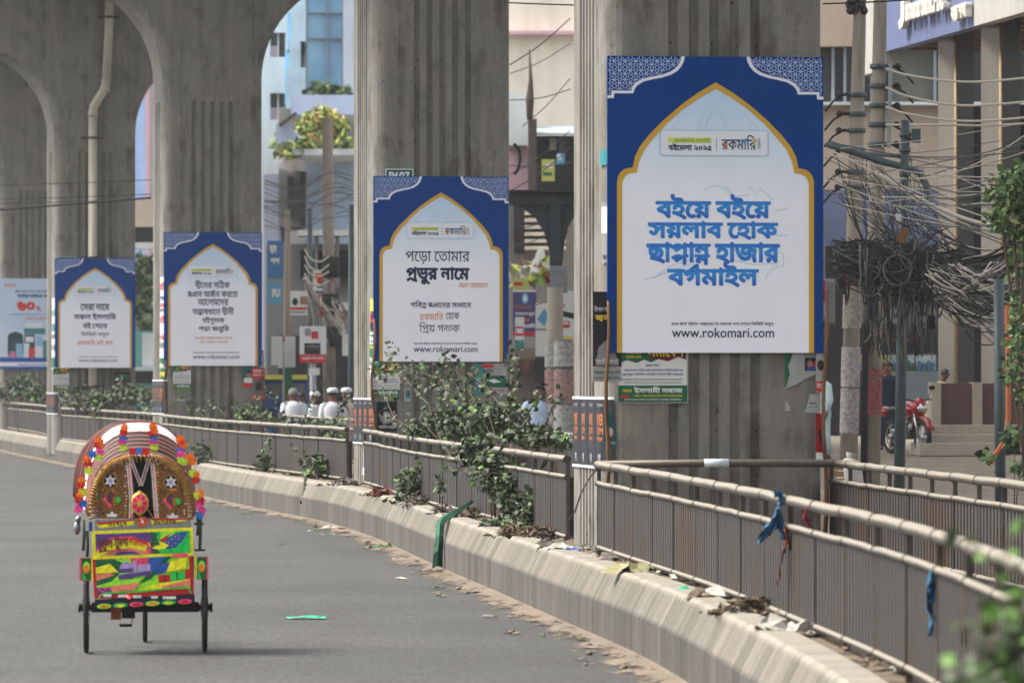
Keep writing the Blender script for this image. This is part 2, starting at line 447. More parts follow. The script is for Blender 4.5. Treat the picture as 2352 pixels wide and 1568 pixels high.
def text_mesh(text, bold=0.0, seg=3):
    k = (text, bold, seg)
    if k not in TC:
        cs = embolden(shape(text, seg), bold)
        vo, tris = fill(cs)
        used = sorted({i for t in tris for i in t}); mp = {i: j for j, i in enumerate(used)}
        v = [(vo[i].x, vo[i].y) for i in used]
        x0 = min(p[0] for p in v); x1 = max(p[0] for p in v); y0 = min(p[1] for p in v); y1 = max(p[1] for p in v)
        TC[k] = ([((x - x0) / (x1 - x0), (y - y0) / (y1 - y0)) for x, y in v], [tuple(mp[i] for i in t) for t in tris], (x1 - x0) / (y1 - y0))
    return TC[k]
class Board:
    """local drawing frame of a printed panel: pixel units w x h (origin top left), real size W x H, layers stacked towards -y"""
    def __init__(s, w_, h_, W, H, z0=0): s.w, s.h, s.W, s.H, s.z0 = w_, h_, W, H, z0
    def p(s, x, y): return ((x / s.w - 0.5) * s.W, s.z0 + (1 - y / s.h) * s.H)
    def text(s, mb, t, x0, x1, y0, y1, layer, bold=0.0, seg=3, mi=0, fn=None):
        v, tr_, _ = text_mesh(t, bold, seg)
        q = []
        for a, b in v:
            X = lerp(x0, x1, a); Y = lerp(y1, y0, b)
            if fn: X, Y = fn(X, Y)
            px, pz = s.p(X, Y); q.append((px, -layer, pz))
        mb.add(q, tr_, mi)
    def poly(s, mb, pts, layer, mi=0):
        q = [s.p(*p) for p in pts]
        vo, tr_ = fill([q])
        mb.add([(v.x, -layer, v.y) for v in vo], tr_, mi)
    def rect(s, mb, x0, y0, x1, y1, layer, mi=0): s.poly(mb, [(x0, y0), (x1, y0), (x1, y1), (x0, y1)], layer, mi)
    def line(s, mb, pts, wd, layer, mi=0): s.poly(mb, strokepoly(pts, wd), layer, mi)
    def ring(s, mb, outer, inner, layer, mi=0):
        q = [s.p(*p) for p in outer]; r_ = [s.p(*p) for p in inner]
        V = [(x, -layer, z) for x, z in q] + [(x, -layer, z) for x, z in r_]; n = len(outer)
        mb.add(V, [(i, i + 1, n + i + 1, n + i) for i in range(n - 1)], mi)
def rrect(x0, y0, x1, y1, r, n=4):
    o = []
    for cx, cy, a in ((x1 - r, y0 + r, -90), (x1 - r, y1 - r, 0), (x0 + r, y1 - r, 90), (x0 + r, y0 + r, 180)):
        for k in range(n + 1): t = R(a + 90 * k / n); o.append((cx + r * math.cos(t), cy + r * math.sin(t)))
    return o
def ell(cx, cy, rx, ry, n=18): return [(cx + rx * math.cos(2 * math.pi * k / n), cy + ry * math.sin(2 * math.pi * k / n)) for k in range(n)]

# ================================================================== SETTING
def smooth_tab(tab, y0, y1, step=1.0, rad=4):
    n = int((y1 - y0) / step) + 1
    ys = [y0 + i * step for i in range(n)]; xs = [interp(tab, y) for y in ys]
    for _ in range(2):
        xs = [sum(xs[max(0, i - rad):i + rad + 1]) / len(xs[max(0, i - rad):i + rad + 1]) for i in range(n)]
    return list(zip(ys, xs))
KB = smooth_tab([(6, 1.1), (18, 1.5), (24, 1.57), (28.4, 1.58), (33, 1.42), (38, 1.2), (42, .97), (47.5, .45), (53.5, -.06), (60.8, -.74), (71.9, -1.67), (80, -2.54), (85.8, -3.49), (93.7, -4.74), (112, -7.3), (118, -8.0), (145, -12.2), (159, -14.3), (182, -17.5), (220, -24)], 6, 220, 1, 2)
FB = smooth_tab([(6, 1.7), (18, 2.0), (23.3, 2.09), (27.3, 2.12), (31, 2.0), (34, 1.83), (40.5, 1.5), (45, 1.15), (50, .76), (53.6, .53), (62.2, -.34), (69.8, -1.2), (81.5, -2.1), (83.5, -2.4), (98, -4.96), (113, -7.0), (118.5, -7.6), (138, -11.0), (152, -12.6), (166, -14.7), (182, -16.6), (220, -23.2)], 6, 220, 1, 2)
RB = smooth_tab([(6, 4.6), (20, 4.5), (27, 4.4), (33, 4.1), (40.6, 3.65), (51.3, 2.9), (53.5, 2.7), (66, 1.6), (77, .65), (82, .15), (84, -.2), (101, -2.86), (114, -4.8), (118, -5.3), (138, -9.1), (152, -10.6), (168, -13), (182, -15), (220, -21.5)], 6, 220, 1, 2)
def kx(y): return interp(KB, y)
def fx(y): return interp(FB, y)
def rx_(y): return interp(RB, y)

# road: one sheet to the horizon
mb = MB(); mb.add([(-900, -60, 0), (900, -60, 0), (900, 2500, 0), (-900, 2500, 0)], [(0, 1, 2, 3)])
tag(mb.build('road', ASPH), kind='structure')
def normals(path):
    out = []
    for i in range(len(path)):
        a = path[max(i - 1, 0)]; b = path[min(i + 1, len(path) - 1)]
        d = Vector((b[1] - a[1], b[0] - a[0])).normalized(); out.append(Vector((d.y, -d.x)))
    return out
def kerb(name, path, prof, side, m):
    """profile (offset towards the median, height, v) swept along the path"""
    mb = MB(); nn = normals(path); s = 0; rows = []
    for i, (y, x) in enumerate(path):
        if i: s += math.hypot(y - path[i - 1][0], x - path[i - 1][1])
        rows.append([(x + nn[i].x * o * side, y + nn[i].y * o * side, z) for o, z, v in prof])
    n = len(prof); V = [p for r_ in rows for p in r_]
    o = mb.add(V, [(i * n + k, i * n + k + 1, (i + 1) * n + k + 1, (i + 1) * n + k) for i in range(len(rows) - 1) for k in range(n - 1)])
    s = 0; k = 0
    for i, (y, x) in enumerate(path):
        if i: s += math.hypot(y - path[i - 1][0], x - path[i - 1][1])
        for q in prof: mb.uv[k] = (s, q[2]); k += 1
    ob = mb.build(name, m); tag(ob, kind='structure'); return ob
PROF = [(0, -.05, 0), (0, .30, .55), (.012, .325, .59), (.118, .53, .95), (.145, .55, 1.0), (.33, .552, 1.2), (.335, .40, 1.3)]
fine = [(y, x) for y, x in KB]
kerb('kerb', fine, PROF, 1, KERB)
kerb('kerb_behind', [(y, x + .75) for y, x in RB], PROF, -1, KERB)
# dust that has gathered along the foot of the kerb
mb = MB(); nn = normals(KB); V = []
for i, (y, x) in enumerate(KB):
    for j, (o, v) in enumerate(((.02, .72), (-.14, .58), (-.34, .32), (-.65, 0.08), (-1.1, -.2))):
        V.append((x + nn[i].x * o, y + nn[i].y * o, .004 + max(0, (.03 - .1 * abs(o)) if j < 2 else 0))); mb.uv[len(V) - 1] = (i, v)
mb.add(V, [(i * 5 + k, i * 5 + k + 1, i * 5 + k + 6, i * 5 + k + 5) for i in range(len(KB) - 1) for k in range(4)])
tag(mb.build('dust_strip', DUST), kind='structure')
# planted median
mb = MB(); V = []; rnd = random.Random(3); NC = 14
for i, (y, x) in enumerate(KB):
    a = x + .30; b = interp(RB, y) + .48
    for k in range(NC):
        t = k / (NC - 1); h = .5 + rnd.uniform(-.035, .05) + (.06 * math.sin(math.pi * t))
        if k in (0, NC - 1): h = .50
        V.append((lerp(a, b, t), y, h))
mb.add(V, [(i * NC + k, i * NC + k + 1, (i + 1) * NC + k + 1, (i + 1) * NC + k) for i in range(len(KB) - 1) for k in range(NC - 1)], 0, True)
tag(mb.build('median_ground', SOIL), kind='structure')
# raised dusty pavement and forecourt beyond the far carriageway
def pav_z(y): return .42 + .27 * min(1, max(0, (y - 70) / 30))
mb = MB()
edge = [(6, 11.5), (30, 10.4), (55, 9.0), (62, 7.0), (68, 5.2), (76, 4.3), (85, 3.4), (97, 2.5), (110, 1.5), (140, -2.5), (180, -8), (240, -17)]
V = [(x, y, pav_z(y)) for y, x in edge] + [(90, y, pav_z(y)) for y, _ in edge]; n = len(edge)
mb.add(V, [(i, i + 1, n + i + 1, n + i) for i in range(n - 1)])
V2 = [(x, y, -.02) for y, x in edge] + [(x, y, pav_z(y)) for y, x in edge]
mb.add(V2, [(i, i + 1, n + i + 1, n + i) for i in range(n - 1)])
tag(mb.build('pavement', DIRT), kind='structure')

# ------------------------------------------------------------------ viaduct
PIERS = [(1.81, 50.8, 8), (-.99, 81.2, 10.5), (-5.93, 112.7, 9.5), (-10.1, 137.8, 10), (-14.05, 167, 10)]
def pier_poly(grooves, wx=1.0, wy=1.0, r=.22):
    pts = []
    for q in range(4):
        side = []
        L = wx if q % 2 == 0 else wy; D = wy if q % 2 == 0 else wx
        side.append((-L + r, -D))
        if grooves:
            for k in range(-2, 3):
                c = k * .185; side += [(c - .048, -D), (c - .036, -D + .04), (c + .036, -D + .04), (c + .048, -D)]
        side.append((L - r, -D))
        for k in range(1, 6):
            t = R(-90 + 90 * k / 6); side.append((L - r + r * math.cos(t), -D + r + r * math.sin(t)))
        a = q * math.pi / 2; ca, sa = round(math.cos(a)), round(math.sin(a))
        pts += [(x * ca - y * sa, x * sa + y * ca) for x, y in side]
    return pts
PIERLAB = ['nearest grey concrete pier, behind the biggest blue billboard',
           'grey concrete pier with green number plate, behind the overgrown fence in the middle',
           'dark grey flared concrete pier directly behind the rickshaw, billboard with six lines',
           'grey flared concrete pier with a white drainpipe down its face',
           'farthest grey concrete pier at the left edge, carrying the pale sale billboard']
def pier(i):
    X, Y, a = PIERS[i]
    t = thing('viaduct_pier', PIERLAB[i], 'pier', (X, Y, 0), R(a), 'piers of the elevated railway')
    lo = pier_poly(True); mb = MB(); 
    mb.loft([[(x, y + 1.0, z) for x, y in lo] for z in (.2, 7.52)], 0)
    sh = mb.build('shaft', CONC, t)
    mb = MB(); rnd = random.Random(i + 50)
    for k in range(-2, 3):
        for q in range(18):
            if rnd.random() < .3: continue
            x = k * .185 + rnd.choice((-.02, .018)); z = .8 + q * .385 + rnd.uniform(-.03, .03); r_ = rnd.uniform(.007, .013)
            mb.add([(x + r_ * math.cos(a_), .0385, z + r_ * math.sin(a_)) for a_ in [math.pi * j / 3 for j in range(6)]], [tuple(range(6))])
    mb.build('bolt_holes', flat('hole_dark', (44, 40, 36), .9), sh)
    mb = MB(); rings = []
    Rf = 2.05; z0 = 7.95
    lev = [(7.521, 1.0), (z0, 1.0)]
    for k in range(1, 11):
        dz = 1.95 * k / 10; lev.append((z0 + dz, 1.0 + Rf - math.sqrt(Rf * Rf - dz * dz)))
    lev += [(10.35, 2.95), (10.9, 3.9), (11.3, 4.3), (11.75, 4.35)]
    for z, wx in lev: rings.append([(x, y + 1.0, z) for x, y in pier_poly(False, wx, 1.0)])
    mb.loft(rings, 0, smooth=False)
    o = mb.build('crosshead', CONC, t)
    for p in o.data.polygons: p.use_smooth = False
    return t
pier_things = [pier(i) for i in range(5)]
axis = [(-40, 8.6), (0, 6.2), (21, 4.7), (51.8, 1.95), (82.2, -.8), (113.7, -5.75), (138.8, -9.95), (168, -13.9), (200, -18.5), (320, -38)]
AX = smooth_tab(axis, -40, 320, 4, 2)
sec = [(-2.3, 11.76), (-2.9, 12.9), (-4.8, 13.5), (-4.8, 14.6), (4.8, 14.6), (4.8, 13.5), (2.9, 12.9), (2.3, 11.76)]
mb = MB(); mb.loft([[(x + o, y, z) for o, z in sec] for y, x in AX], 0)
tag(mb.build('viaduct_deck', CONC2), kind='structure')

# ------------------------------------------------------------------ billboards
BLUE = mat('board_blue', (0, 60, 130), .65, var=.10, scale=1.2, stretch=.6, spec=.08)
GOLD = mat('board_gold', (202, 158, 52), .45, var=.08, scale=2)
def make_paper():
    m, nt, b = node_mat('board_paper')
    tc = nt.nodes.new('ShaderNodeTexCoord'); sp = nt.nodes.new('ShaderNodeSeparateXYZ'); nt.links.new(tc.outputs['Object'], sp.inputs[0])
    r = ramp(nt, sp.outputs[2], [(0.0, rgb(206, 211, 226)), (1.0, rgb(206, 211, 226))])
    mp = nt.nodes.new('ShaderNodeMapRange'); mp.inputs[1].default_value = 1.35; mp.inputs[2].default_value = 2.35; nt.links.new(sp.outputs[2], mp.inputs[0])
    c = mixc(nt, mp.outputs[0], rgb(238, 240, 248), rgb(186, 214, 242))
    n = noise(nt, mapping(nt, (1, 1, .5)), 1.5, 4)
    c = mixc(nt, .5, c, ramp(nt, n.outputs[0], [(.35, (.9, .9, .9, 1)), (.65, (1, 1, 1, 1))]).outputs[0], 'MULTIPLY')
    nt.links.new(c, b.inputs['Base Color']); b.inputs['Roughness'].default_value = .4; b.inputs['Specular IOR Level'].default_value = .35
    return m
PAPER = make_paper()
WHITE = flat('board_white', (222, 226, 236), .45); NAVY = flat('ink_navy', (24, 40, 72), .5); ORANGE = flat('ink_orange', (214, 122, 62), .5)
INKBLUE = None
def make_inkblue():
    m, nt, b = node_mat('ink_blue_gradient')
    tc = nt.nodes.new('ShaderNodeTexCoord'); sp = nt.nodes.new('ShaderNodeSeparateXYZ'); nt.links.new(tc.outputs['Object'], sp.inputs[0])
    n = nt.nodes.new('ShaderNodeMath'); n.operation = 'PINGPONG'; n.inputs[1].default_value = .1; nt.links.new(sp.outputs[2], n.inputs[0])
    mp = nt.nodes.new('ShaderNodeMapRange'); mp.inputs[1].default_value = 0; mp.inputs[2].default_value = .1; nt.links.new(n.outputs[0], mp.inputs[0])
    c = mixc(nt, mp.outputs[0], rgb(8, 88, 188), rgb(26, 136, 214)); nt.links.new(c, b.inputs['Base Color']); b.inputs['Roughness'].default_value = .45
    return m
INKBLUE = make_inkblue()
PALEBLUE = flat('ink_pale_blue', (160, 196, 224), .5); FAINT = flat('ink_faint', (194, 210, 232), .5); YGREEN = flat('ink_yellow_green', (206, 212, 92), .5)
SKYB = flat('ink_sky', (40, 150, 205)); LEAFG = flat('ink_green', (70, 150, 60)); YEL = flat('ink_yellow', (226, 200, 50)); BLACKI = flat('ink_black', (26, 26, 30)); REDI = flat('ink_red', (186, 36, 38))
LATT = flat('lattice_white', (170, 186, 222), .5)
BW, BH = 890, 1203
OUT = [(0, 105), (72, 147), (142, 197), (212, 257), (272, 317), (312, 367), (332, 407), (342, 452), (372, 457), (392, 472), (402, 490), (406, 510), (406, 1203)]
INN = [(0, 132), (62, 166), (132, 213), (200, 272), (255, 332), (295, 382), (315, 427), (325, 473), (352, 476), (370, 486), (381, 502), (385, 520), (385, 1203)]
def sym(h): return [(445 - dx, y) for dx, y in h[::-1]] + [(445 + dx, y) for dx, y in h[1:]]
EDGE = [(318, 0), (314, 20), (303, 42), (287, 60), (262, 75), (227, 86), (187, 94), (150, 103), (124, 118), (111, 134), (106, 152), (28, 152), (26, 172), (0, 172)]
EDGI = [(303, 0), (300, 17), (290, 36), (276, 51), (255, 64), (223, 75), (183, 83), (144, 92), (114, 109), (101, 126), (97, 141), (17, 141), (15, 160), (0, 160)]
def board_base(i, label, dx=0.0):
    off = .31 if i == 3 else .05          # the fourth board hangs in front of the drainpipe
    X, Y, a = PIERS[i]
    n = Vector((math.sin(R(a)), -math.cos(R(a)))); tn = Vector((math.cos(R(a)), math.sin(R(a))))
    loc = (X + n.x * off + tn.x * dx, Y + n.y * off + tn.y * dx, 2.29)
    return thing('billboard', label, 'billboard', loc, R(a), 'blue arch billboards on the piers' if i < 4 else None)
def arch_board(i, label, dx=0.0):
    t = board_base(i, label, dx); B = Board(BW, BH, 1.955, 2.64)
    mb = MB(); mb.box((0, .012, 1.32), (1.955, .024, 2.64)); mb.build('panel', BLUE, t)
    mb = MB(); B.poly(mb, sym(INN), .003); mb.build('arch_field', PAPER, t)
    mb = MB(); B.ring(mb, sym(OUT), sym(INN), .0055); mb.build('arch_border', GOLD, t)
    for s in (0, 1):
        f = (lambda p: p) if s == 0 else (lambda p: (BW - p[0], p[1]))
        mb = MB(); B.poly(mb, [f(p) for p in EDGI] + [f((0, 0))], .003); c = mb.build('corner_ornament', BLUE, t)
        mb = MB(); reg = EDGI + [(0, 0)]; cs_ = []; pt = 44
        inside = lambda q: sum((reg[i][1] > q[1]) != (reg[i - 1][1] > q[1]) and q[0] < (reg[i - 1][0] - reg[i][0]) * (q[1] - reg[i][1]) / (reg[i - 1][1] - reg[i][1]) + reg[i][0] for i in range(len(reg))) % 2 == 1
        segs = []
        for gy in range(-1, 6):
            for gx in range(-1, 9):
                cx_, cy_ = gx * pt + (gy % 2) * pt / 2 + 6, gy * pt * .866 + 8
                star = [(cx_ + r_ * math.cos(R(30 * k + 30)), cy_ + r_ * math.sin(R(30 * k + 30))) for k, r_ in zip(range(12), (25, 14.5) * 6)]
                ring_ = [(cx_ + 9 * math.cos(R(45 * k)), cy_ + 9 * math.sin(R(45 * k))) for k in range(8)]
                for lst in (star, ring_):
                    segs += list(zip(lst, lst[1:] + lst[:1]))
        for a_, b_ in segs:
            if inside(a_) and inside(b_): cs_.append(orient([B.p(*f(q)) for q in strokepoly([a_, b_], 3.0)], 1))
        vo_, tr2 = fill(cs_); mb.add([(v_.x, -.0042, v_.y) for v_ in vo_], tr2); mb.build('lattice', LATT, c)
        mb = MB(); B.ring(mb, [f(p) for p in EDGE], [f(p) for p in EDGI], .0055); mb.build('ornament_edge', WHITE, c)
    mb = MB()
    for s in (-1, 1):
        B.line(mb, [(445 + s * 30, 175), (445 + s * 85, 205), (445 + s * 40, 225), (445 + s * 75, 300)], 5, .0045)
        B.line(mb, [(445 + s * 5, 190), (445 + s * 45, 290)], 5, .005)
        B.line(mb, [(445 + s * 110, 225), (445 + s * 175, 290), (445 + s * 120, 300)], 5, .0047)
    mb.build('star_tracery', FAINT, t)
    mb = MB(); q = rrect(215, 298, 662, 404, 12); B.poly(mb, q, .0055); lg = mb.build('logo_panel', WHITE, t)
    mb = MB(); q2 = rrect(218, 301, 659, 401, 10); B.ring(mb, q + q[:1], q2 + q2[:1], .0075); mb.build('logo_frame', PALEBLUE, lg)
    mb = MB()
    B.rect(mb, 249, 330, 427, 351, .0075, 0)
    B.text(mb, 'আন্তর্জাতিক ইসলামি', 272, 420, 331, 351, .009, 0.0, 2, 1)
    B.text(mb, 'বইমেলা ২০২৫', 249, 428, 352, 384, .009, .03, 2, 2)
    B.rect(mb, 447, 330, 449, 382, .009, 1)
    B.text(mb, 'রকমারি', 468, 612, 318, 378, .009, -.006, 2, 2)
    for c, tri in ((3, [(471, 352), (490, 352), (490, 371)]), (4, [(548, 340), (570, 340), (570, 358)]), (5, [(592, 335), (606, 335), (606, 356)]), (6, [(590, 360), (606, 360), (606, 374)]), (3, [(474, 371), (486, 366), (488, 374)])):
        B.poly(mb, tri, .0105, c)
    B.text(mb, '.com', 0, 46, 0, 11, .009, 0, 2, 2, fn=lambda x, y: (618 + y, 378 - x))
    mb.build('logo', [YGREEN, LEAFG, NAVY, ORANGE, SKYB, YEL, LEAFG], lg)
    mb = MB()
    B.text(mb, 'ঘরে বসে বইসহ পছন্দের যে কোনো পণ্য পেতে ভিজিট করুন:', 262, 686, 1076, 1096, .0055, .012, 2)
    B.text(mb, 'www.rokomari.com', 264, 686, 1101, 1141, .0055, .008, 3)
    mb.build('web_address', NAVY, t)
    return t, B
def lines(B, t, rows, name='lettering'):
    for m, nm in ((NAVY, 'lettering'), (ORANGE, 'orange_lettering'), (INKBLUE, 'blue_lettering')):
        mb = MB()
        for (txt, x0, x1, y0, y1, bold, mm) in rows:
            if mm is m: B.text(mb, txt, x0, x1, y0, y1, .0055, bold, 3 if y1 - y0 > 60 else 2)
        if mb.v: mb.build(nm, m, t)
# nearest board
t, B = arch_board(0, 'largest blue billboard at right, four heavy lines of blue lettering in a gold arch')
def c1(x0, x1, y0, y1): return x0 - 213, x1 - 213, y0 - 73, y1 - 73
rows = []
for s, x0, x1, y0, y1 in (('বইয়ে বইয়ে', 410, 886, 632, 736), ('সয়লাব হোক', 378, 916, 741, 818), ('ছাপ্পান্ন হাজার', 372, 923, 826, 920), ('বর্গমাইল', 458, 836, 908, 1010)):
    rows.append((s,) + c1(x0, x1, y0, y1) + (.040, INKBLUE))
lines(B, t, rows)
mb = MB()
for pts in ([(400, 540), (430, 525), (470, 530), (500, 555), (530, 570), (690, 535), (640, 525), (560, 575)], [(480, 525), (555, 600)], [(580, 525), (610, 560), (630, 535), (685, 585)], [(150, 905), (190, 900), (260, 850), (330, 830)], [(180, 900), (420, 815)], [(620, 830), (700, 790), (725, 800), (725, 850), (690, 855), (660, 880), (650, 905)], [(500, 820), (600, 845), (700, 840)], [(690, 625), (745, 615)], [(660, 725), (745, 725)]):
    B.line(mb, pts, 2.4, .0043)
mb.build('book_outline', PALEBLUE, t)
# second board
t, B = arch_board(1, 'blue billboard above the overgrown fence, dark lettering ending in two orange phrases', -.03)
def c2(x0, x1, y0, y1): return (x0 - 90) * 1.417, (x1 - 90) * 1.417, (y0 - 112) * 1.424, (y1 - 112) * 1.424
lines(B, t, [(s,) + c2(a, b, c, d) + (bo, m) for s, a, b, c, d, bo, m in (
    ('পড়ো তোমার', 238, 537, 450, 512, .004, NAVY), ('প্রভুর নামে', 240, 536, 524, 606, .042, NAVY), ('-আল কোরআন', 482, 621, 596, 621, .0, ORANGE),
    ('পবিত্র জ্ঞানের সন্ধানে', 261, 543, 678, 716, .018, NAVY), ('রকমারি', 302, 413, 728, 768, 0, ORANGE), ('হোক', 425, 489, 732, 766, .004, NAVY), ('প্রিয় গন্তব্য', 302, 491, 776, 828, .002, NAVY))])
# third board
t, B = arch_board(2, 'blue billboard behind the rickshaw with six lines of dark lettering')
def c3(x0, x1, y0, y1): return (x0 - 140) * 1.277, (x1 - 140) * 1.277, (y0 - 118) * 1.2935, (y1 - 118) * 1.2935
lines(B, t, [(s,) + c3(a, b, c, d) + (bo, m) for s, a, b, c, d, bo, m in (
    ('দ্বীনের সঠিক', 362, 608, 452, 514, .018, NAVY), ('জ্ঞান অর্জন করতে', 308, 664, 516, 572, .018, NAVY), ('আলেমদের', 380, 598, 580, 628, .018, NAVY),
    ('তত্ত্বাবধানে দ্বীনী', 343, 636, 637, 698, .018, NAVY), ('বইপুস্তক', 413, 571, 703, 762, .018, NAVY), ('পড়া জরুরি', 385, 603, 763, 818, .018, NAVY),
    ('মাওলানা মুহাম্মাদ আব্দুল মালেক', 362, 628, 846, 868, .01, ORANGE), ('খতিব, বায়তুল মোকাররম', 392, 599, 872, 894, .01, ORANGE))])
# fourth board
t, B = arch_board(3, 'smaller blue billboard in front of the drainpipe, five short lines, the last one orange', -.03)
def c4(x0, x1, y0, y1): return (x0 - 413) * 1.431, (x1 - 413) * 1.431, (y0 - 140) * 1.449, (y1 - 140) * 1.449
lines(B, t, [(s,) + c4(a, b, c, d) + (bo, m) for s, a, b, c, d, bo, m in (
    ('সেরা দামে', 610, 835, 482, 536, .024, NAVY), ('সকল ইসলামি', 560, 886, 552, 608, .024, NAVY), ('বই পেতে', 628, 819, 622, 676, .024, NAVY),
    ('ভিজিট করুন', 615, 831, 694, 742, .004, NAVY), ('রকমারি ডট কম', 588, 861, 756, 798, .008, ORANGE))])
# far pale sale board
t = board_base(4, 'pale blue sale billboard at the far left with a red number and a backpack'); B = Board(BW, BH, 1.99, 2.66)
mb = MB(); mb.box((0, .012, 1.33), (1.99, .024, 2.66)); mb.build('panel', mat('sale_paper', (186, 204, 226), .45, var=.08, scale=1), t)
mb = MB(); B.poly(mb, [(0, 560), (120, 640), (270, 690), (890, 640), (890, 1050), (0, 1050)], .003); mb.build('pale_field', flat('sale_pale', (198, 212, 230)), t)
mb = MB(); B.rect(mb, 0, 1045, 890, 1203, .0045, 0); B.rect(mb, 0, 1110, 890, 1165, .006, 1)
B.text(mb, 'www.rokomari.com', 240, 760, 1120, 1158, .0075, .01, 2, 0); mb.build('web_address', [flat('sale_blue', (36, 82, 160)), WHITE], t)
mb = MB(); B.text(mb, 'রকমারি', 58, 215, 60, 118, .003, .01, 2); mb.build('logo', ORANGE, t)
mb = MB(); B.text(mb, 'বইমেলায় সকল বই, ইসলামি', 195, 700, 150, 190, .003, .02, 2); B.text(mb, 'সর্বোচ্চ অর্ডারে ছাড়', 230, 680, 200, 262, .003, .04, 2)
B.text(mb, 'রকমারি ডট কম অর্ডার করলেই সারা দেশে ডেলিভারি', 140, 740, 464, 488, .003, .0, 2); mb.build('lettering', flat('sale_navy', (52, 78, 140)), t)
mb = MB(); B.text(mb, '৬০', 222, 465, 300, 430, .003, .06, 3); B.text(mb, '%', 475, 545, 365, 430, .003, .02, 3); B.text(mb, 'পর্যন্ত ছাড়ে বই', 330, 640, 515, 548, .003, .02, 2)
mb.build('red_lettering', flat('sale_red', (204, 52, 44)), t)
mb = MB()
B.poly(mb, rrect(105, 720, 310, 1050, 60), .006, 0); B.poly(mb, rrect(150, 830, 265, 1020, 20), .0075, 1); B.rect(mb, 180, 705, 240, 725, .0075, 0)
mb.build('backpack_print', [flat('pack_teal', (30, 62, 72)), flat('pack_teal_pale', (44, 82, 92))], t)  # lighter printed block on the backpack
mb = MB()
for x0, y0, x1, y1, c in ((340, 590, 560, 660, 2), (320, 660, 600, 740, 0), (325, 745, 460, 1040, 1), (340, 770, 445, 845, 2), (215, 865, 300, 1050, 3), (320, 860, 390, 1050, 2), (380, 920, 460, 1050, 4), (130, 970, 205, 1050, 5), (470, 900, 560, 1050, 2), (570, 820, 700, 1050, 0), (480, 760, 560, 890, 3)):
    B.rect(mb, x0, y0, x1, y1, .0062 + .0007 * len(mb.f) / 2 + (.001 if c > 1 else 0), c)
mb.build('products_print', [flat('prod_teal', (70, 128, 140)), flat('prod_dark', (44, 54, 66)), flat('prod_pale', (206, 216, 224)), flat('prod_sky', (140, 180, 214)), flat('prod_red', (196, 62, 62)), flat('prod_pink', (206, 120, 150))], t)

# ------------------------------------------------------------------ steel fence along the median
def make_rail(name, metal, dust, mcut=0.5):
    m, nt, b = node_mat(name)
    g = nt.nodes.new('ShaderNodeNewGeometry'); sp = nt.nodes.new('ShaderNodeSeparateXYZ'); nt.links.new(g.outputs['Normal'], sp.inputs[0])
    n = noise(nt, mapping(nt, (1, 1, 1)), 9, 6, .7)
    ad = nt.nodes.new('ShaderNodeMath'); ad.operation = 'MULTIPLY_ADD'; ad.inputs[1].default_value = .9; nt.links.new(n.outputs[0], ad.inputs[0]); nt.links.new(sp.outputs[2], ad.inputs[2])
    f = ramp(nt, ad.outputs[0], [(mcut, (0, 0, 0, 1)), (mcut + .35, (1, 1, 1, 1))])
    c = mixc(nt, f.outputs[0], rgb(*metal), rgb(*dust)); nt.links.new(c, b.inputs['Base Color'])
    b.inputs['Roughness'].default_value = .6; b.inputs['Metallic'].default_value = .15
    return m
RAIL = make_rail('dusty_rail', (76, 71, 65), (132, 124, 111), .45)
POST = mat('fence_post_steel', (72, 67, 61), .6, .3, var=.35, scale=8, col2=(54, 44, 36))
def make_panel():
    m, nt, b = node_mat('ribbed_panel')
    n = noise(nt, mapping(nt, (.5, .5, .35)), 1.6, 7, .65); n2 = noise(nt, mapping(nt, (9, 9, .3)), 3, 4, .7)
    c = ramp(nt, n.outputs[0], [(.34, rgb(80, 56, 42)), (.46, rgb(73, 68, 63)), (.72, rgb(69, 69, 71))]).outputs[0]
    c = mixc(nt, .6, c, ramp(nt, n2.outputs[0], [(.3, (.55, .53, .5, 1)), (.6, (1.1, 1.1, 1.1, 1))]).outputs[0], 'MULTIPLY')
    nt.links.new(c, b.inputs['Base Color']); b.inputs['Roughness'].default_value = .55; b.inputs['Metallic'].default_value = .25
    return m
PANEL = make_panel()
